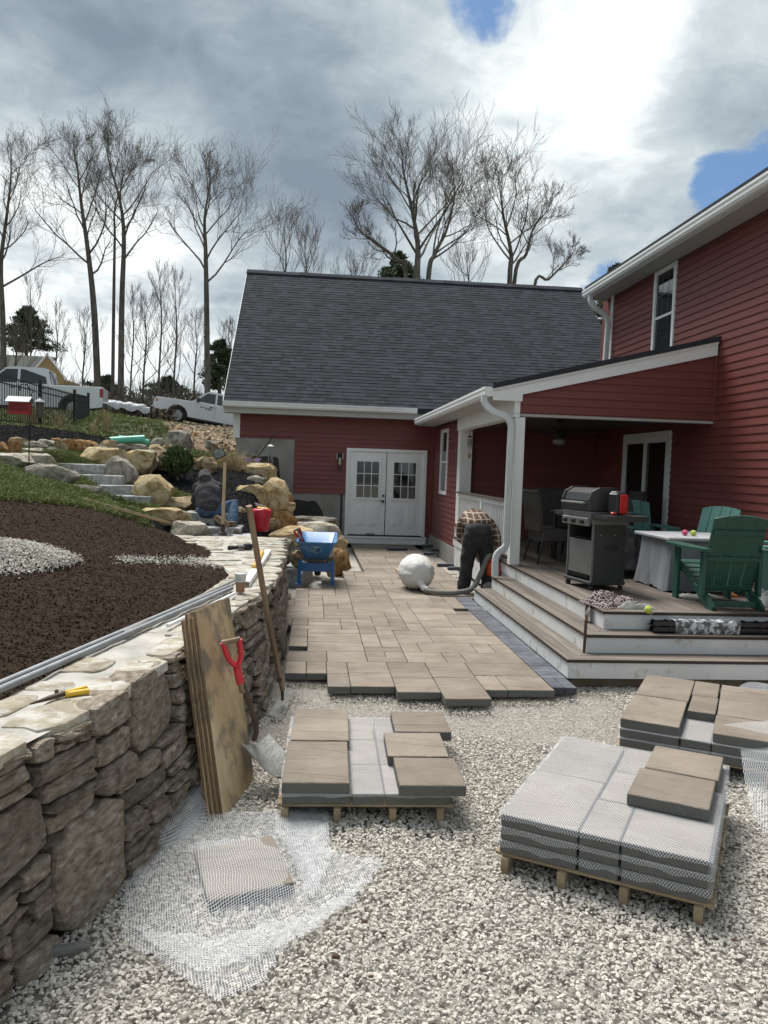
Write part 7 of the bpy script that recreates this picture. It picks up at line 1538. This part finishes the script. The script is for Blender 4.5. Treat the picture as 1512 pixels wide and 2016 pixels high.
def boot(heel, toe, par, o0, sole_out=None):
    d = (toe-heel); L_ = d.length; d.normalize(); B = EM('boot', None, None, heel-o0); B.parent = par; u = sole_out or Vector((0, 0, -1)); sdv = d.cross(u).normalized()
    rr = [(-.06, .045, .055), (0, .05, .06), (.12, .055, .05), (.2, .055, .035), (.25, .035, .02)]; pts = [d*(t*L_/.25)-u*h_*.6 for t, w_, h_ in rr]
    MB().tube(pts, [(w_, h_) for t, w_, h_ in rr], 12, el=sdv).tube([-u*.03, -u*.16], [.052, .055], 12).build('upper', m_boot, B, True)
    q = MB(); pol = [(-.075, -.036), (-.085, 0), (-.075, .036), (-.02, .042), (.06, .036), (.14, .052), (.21, .046), (.255, .015), (.255, -.015), (.21, -.046), (.14, -.052), (.06, -.036), (-.02, -.042)]; k = len(pol)
    V = [d*(a*L_/.25)+sdv*b+u*.0 for a, b in pol]+[d*(a*L_/.25)+sdv*b+u*.022 for a, b in pol]; q.add(V, [tuple(range(k)), tuple(range(2*k-1, k-1, -1))]+[(i, (i+1) % k, k+(i+1) % k, k+i) for i in range(k)])
    for t in (-.06, -.035, .03, .06, .09, .12, .15, .18, .21):
        for s_ in (-.022, .022): c0_ = d*(t*L_/.25)+sdv*s_+u*.026; q.add([c0_+d*a*.010+sdv*b*.015+u*e for e in (-.006, .004) for a, b in ((-1, -1), (1, -1), (1, 1), (-1, 1))], [(0, 1, 2, 3), (7, 6, 5, 4), (0, 4, 5, 1), (1, 5, 6, 2), (2, 6, 7, 3), (3, 7, 4, 0)])
    q.build('sole', m_sole, B)
boot(W2(490, 620, 12.1), W2(545, 628, 11.95), Pm, O); boot(W2(372, 512, 12.05), W2(462, 570, 11.98), Pm, O, Vector((0, -1, .1)))
q = MB()
for hnd in (haL, haR): hand(q, rel(hnd)+Vector((0, .03, -.02)), Vector((0, .6, -.8)), Vector((1, 0, 0)))
q.build('hands', m_skin, Pm, True)
# man bending over the machine, seen from behind
Pb = EM('person', 'man in brown plaid shirt and black trousers bending over the machine by the porch', 'person', (2.34, 11.2, 0)); O = Pb.location.copy()
V3 = lambda x, y, z: Vector((x-O.x, y-O.y, z-O.z))
fused('body', [([V3(2.39, 11.25, .88), V3(2.41, 11.5, .98), V3(2.42, 11.8, 1.0), V3(2.44, 11.97, .86), V3(2.45, 12.02, .78)], [.10, .11, .08, .055, .085]), ([V3(2.22, 11.70, .96), V3(2.25, 11.72, .74), V3(2.44, 11.52, .58)], [.045, .04, .03]), ([V3(2.64, 11.66, .96), V3(2.74, 11.50, .76), V3(2.67, 11.30, .57)], [.045, .04, .03]),
               ([V3(2.30, 11.22, .80), V3(2.25, 11.19, .45), V3(2.20, 11.16, .06)], [.07, .05, .045]), ([V3(2.49, 11.24, .80), V3(2.53, 11.23, .45), V3(2.56, 11.20, .06)], [.07, .05, .045])], m_skin, Pb, .02, 0)
fused('trousers', [([V3(2.36, 11.22, .80), V3(2.39, 11.24, .88), V3(2.40, 11.32, .93)], [(.175, .15), (.19, .165), (.18, .15)]), ([V3(2.31, 11.21, .82), V3(2.27, 11.20, .60), V3(2.24, 11.19, .42), V3(2.20, 11.16, .10), V3(2.20, 11.16, .06)], [.135, .115, .098, .092, .090]),
                   ([V3(2.48, 11.22, .82), V3(2.52, 11.23, .60), V3(2.54, 11.24, .42), V3(2.56, 11.20, .10), V3(2.56, 11.20, .06)], [.135, .115, .098, .092, .090])], m_pants, Pb, .013, .04, 4)
fused('grey_undershirt', [([V3(2.39, 11.19, .93), V3(2.40, 11.28, .97), V3(2.40, 11.42, 1.0)], [(.185, .11), (.20, .13), (.20, .12)])], M('dark_grey_shirt', [(.035, .035, .038), (.05, .05, .054)], 4, .95), Pb, .013, .02, 3)
fused('plaid_shirt', [([V3(2.40, 11.27, 1.00), V3(2.40, 11.40, 1.03), V3(2.41, 11.6, 1.06), V3(2.42, 11.78, 1.03)], [(.205, .115), (.215, .14), (.215, .145), (.17, .12)]), ([V3(2.30, 11.72, 1.0), V3(2.22, 11.72, .94), V3(2.24, 11.73, .74), V3(2.42, 11.54, .60)], [.10, .088, .068, .052]),
                      ([V3(2.56, 11.70, 1.02), V3(2.66, 11.66, .97), V3(2.755, 11.50, .77), V3(2.69, 11.33, .60)], [.10, .090, .070, .054])], m_pl2, Pb, .012, .03, 4)
for x, y in ((2.20, 11.14), (2.57, 11.18)): fused('shoe', [([V3(x, y, .05), V3(x, y+.12, .045), V3(x+.01, y+.22, .035)], [.05, .052, .035])], m_blk, Pb, .012, 0)
fused('hair', [([V3(2.45, 11.99, .84), V3(2.45, 12.06, .78)], [.098, .09])], M('brown_hair', [(.03, .018, .012)], 20, .8, .5, 60), Pb, .015, .02)
q = MB(); hand(q, V3(2.67, 11.30, .57), Vector((0, -.4, -.9)), Vector((1, 0, 0))); hand(q, V3(2.44, 11.52, .57), Vector((.3, -.4, -.85)), Vector((1, 0, 0))); q.build('hands', m_skin, Pb, True)
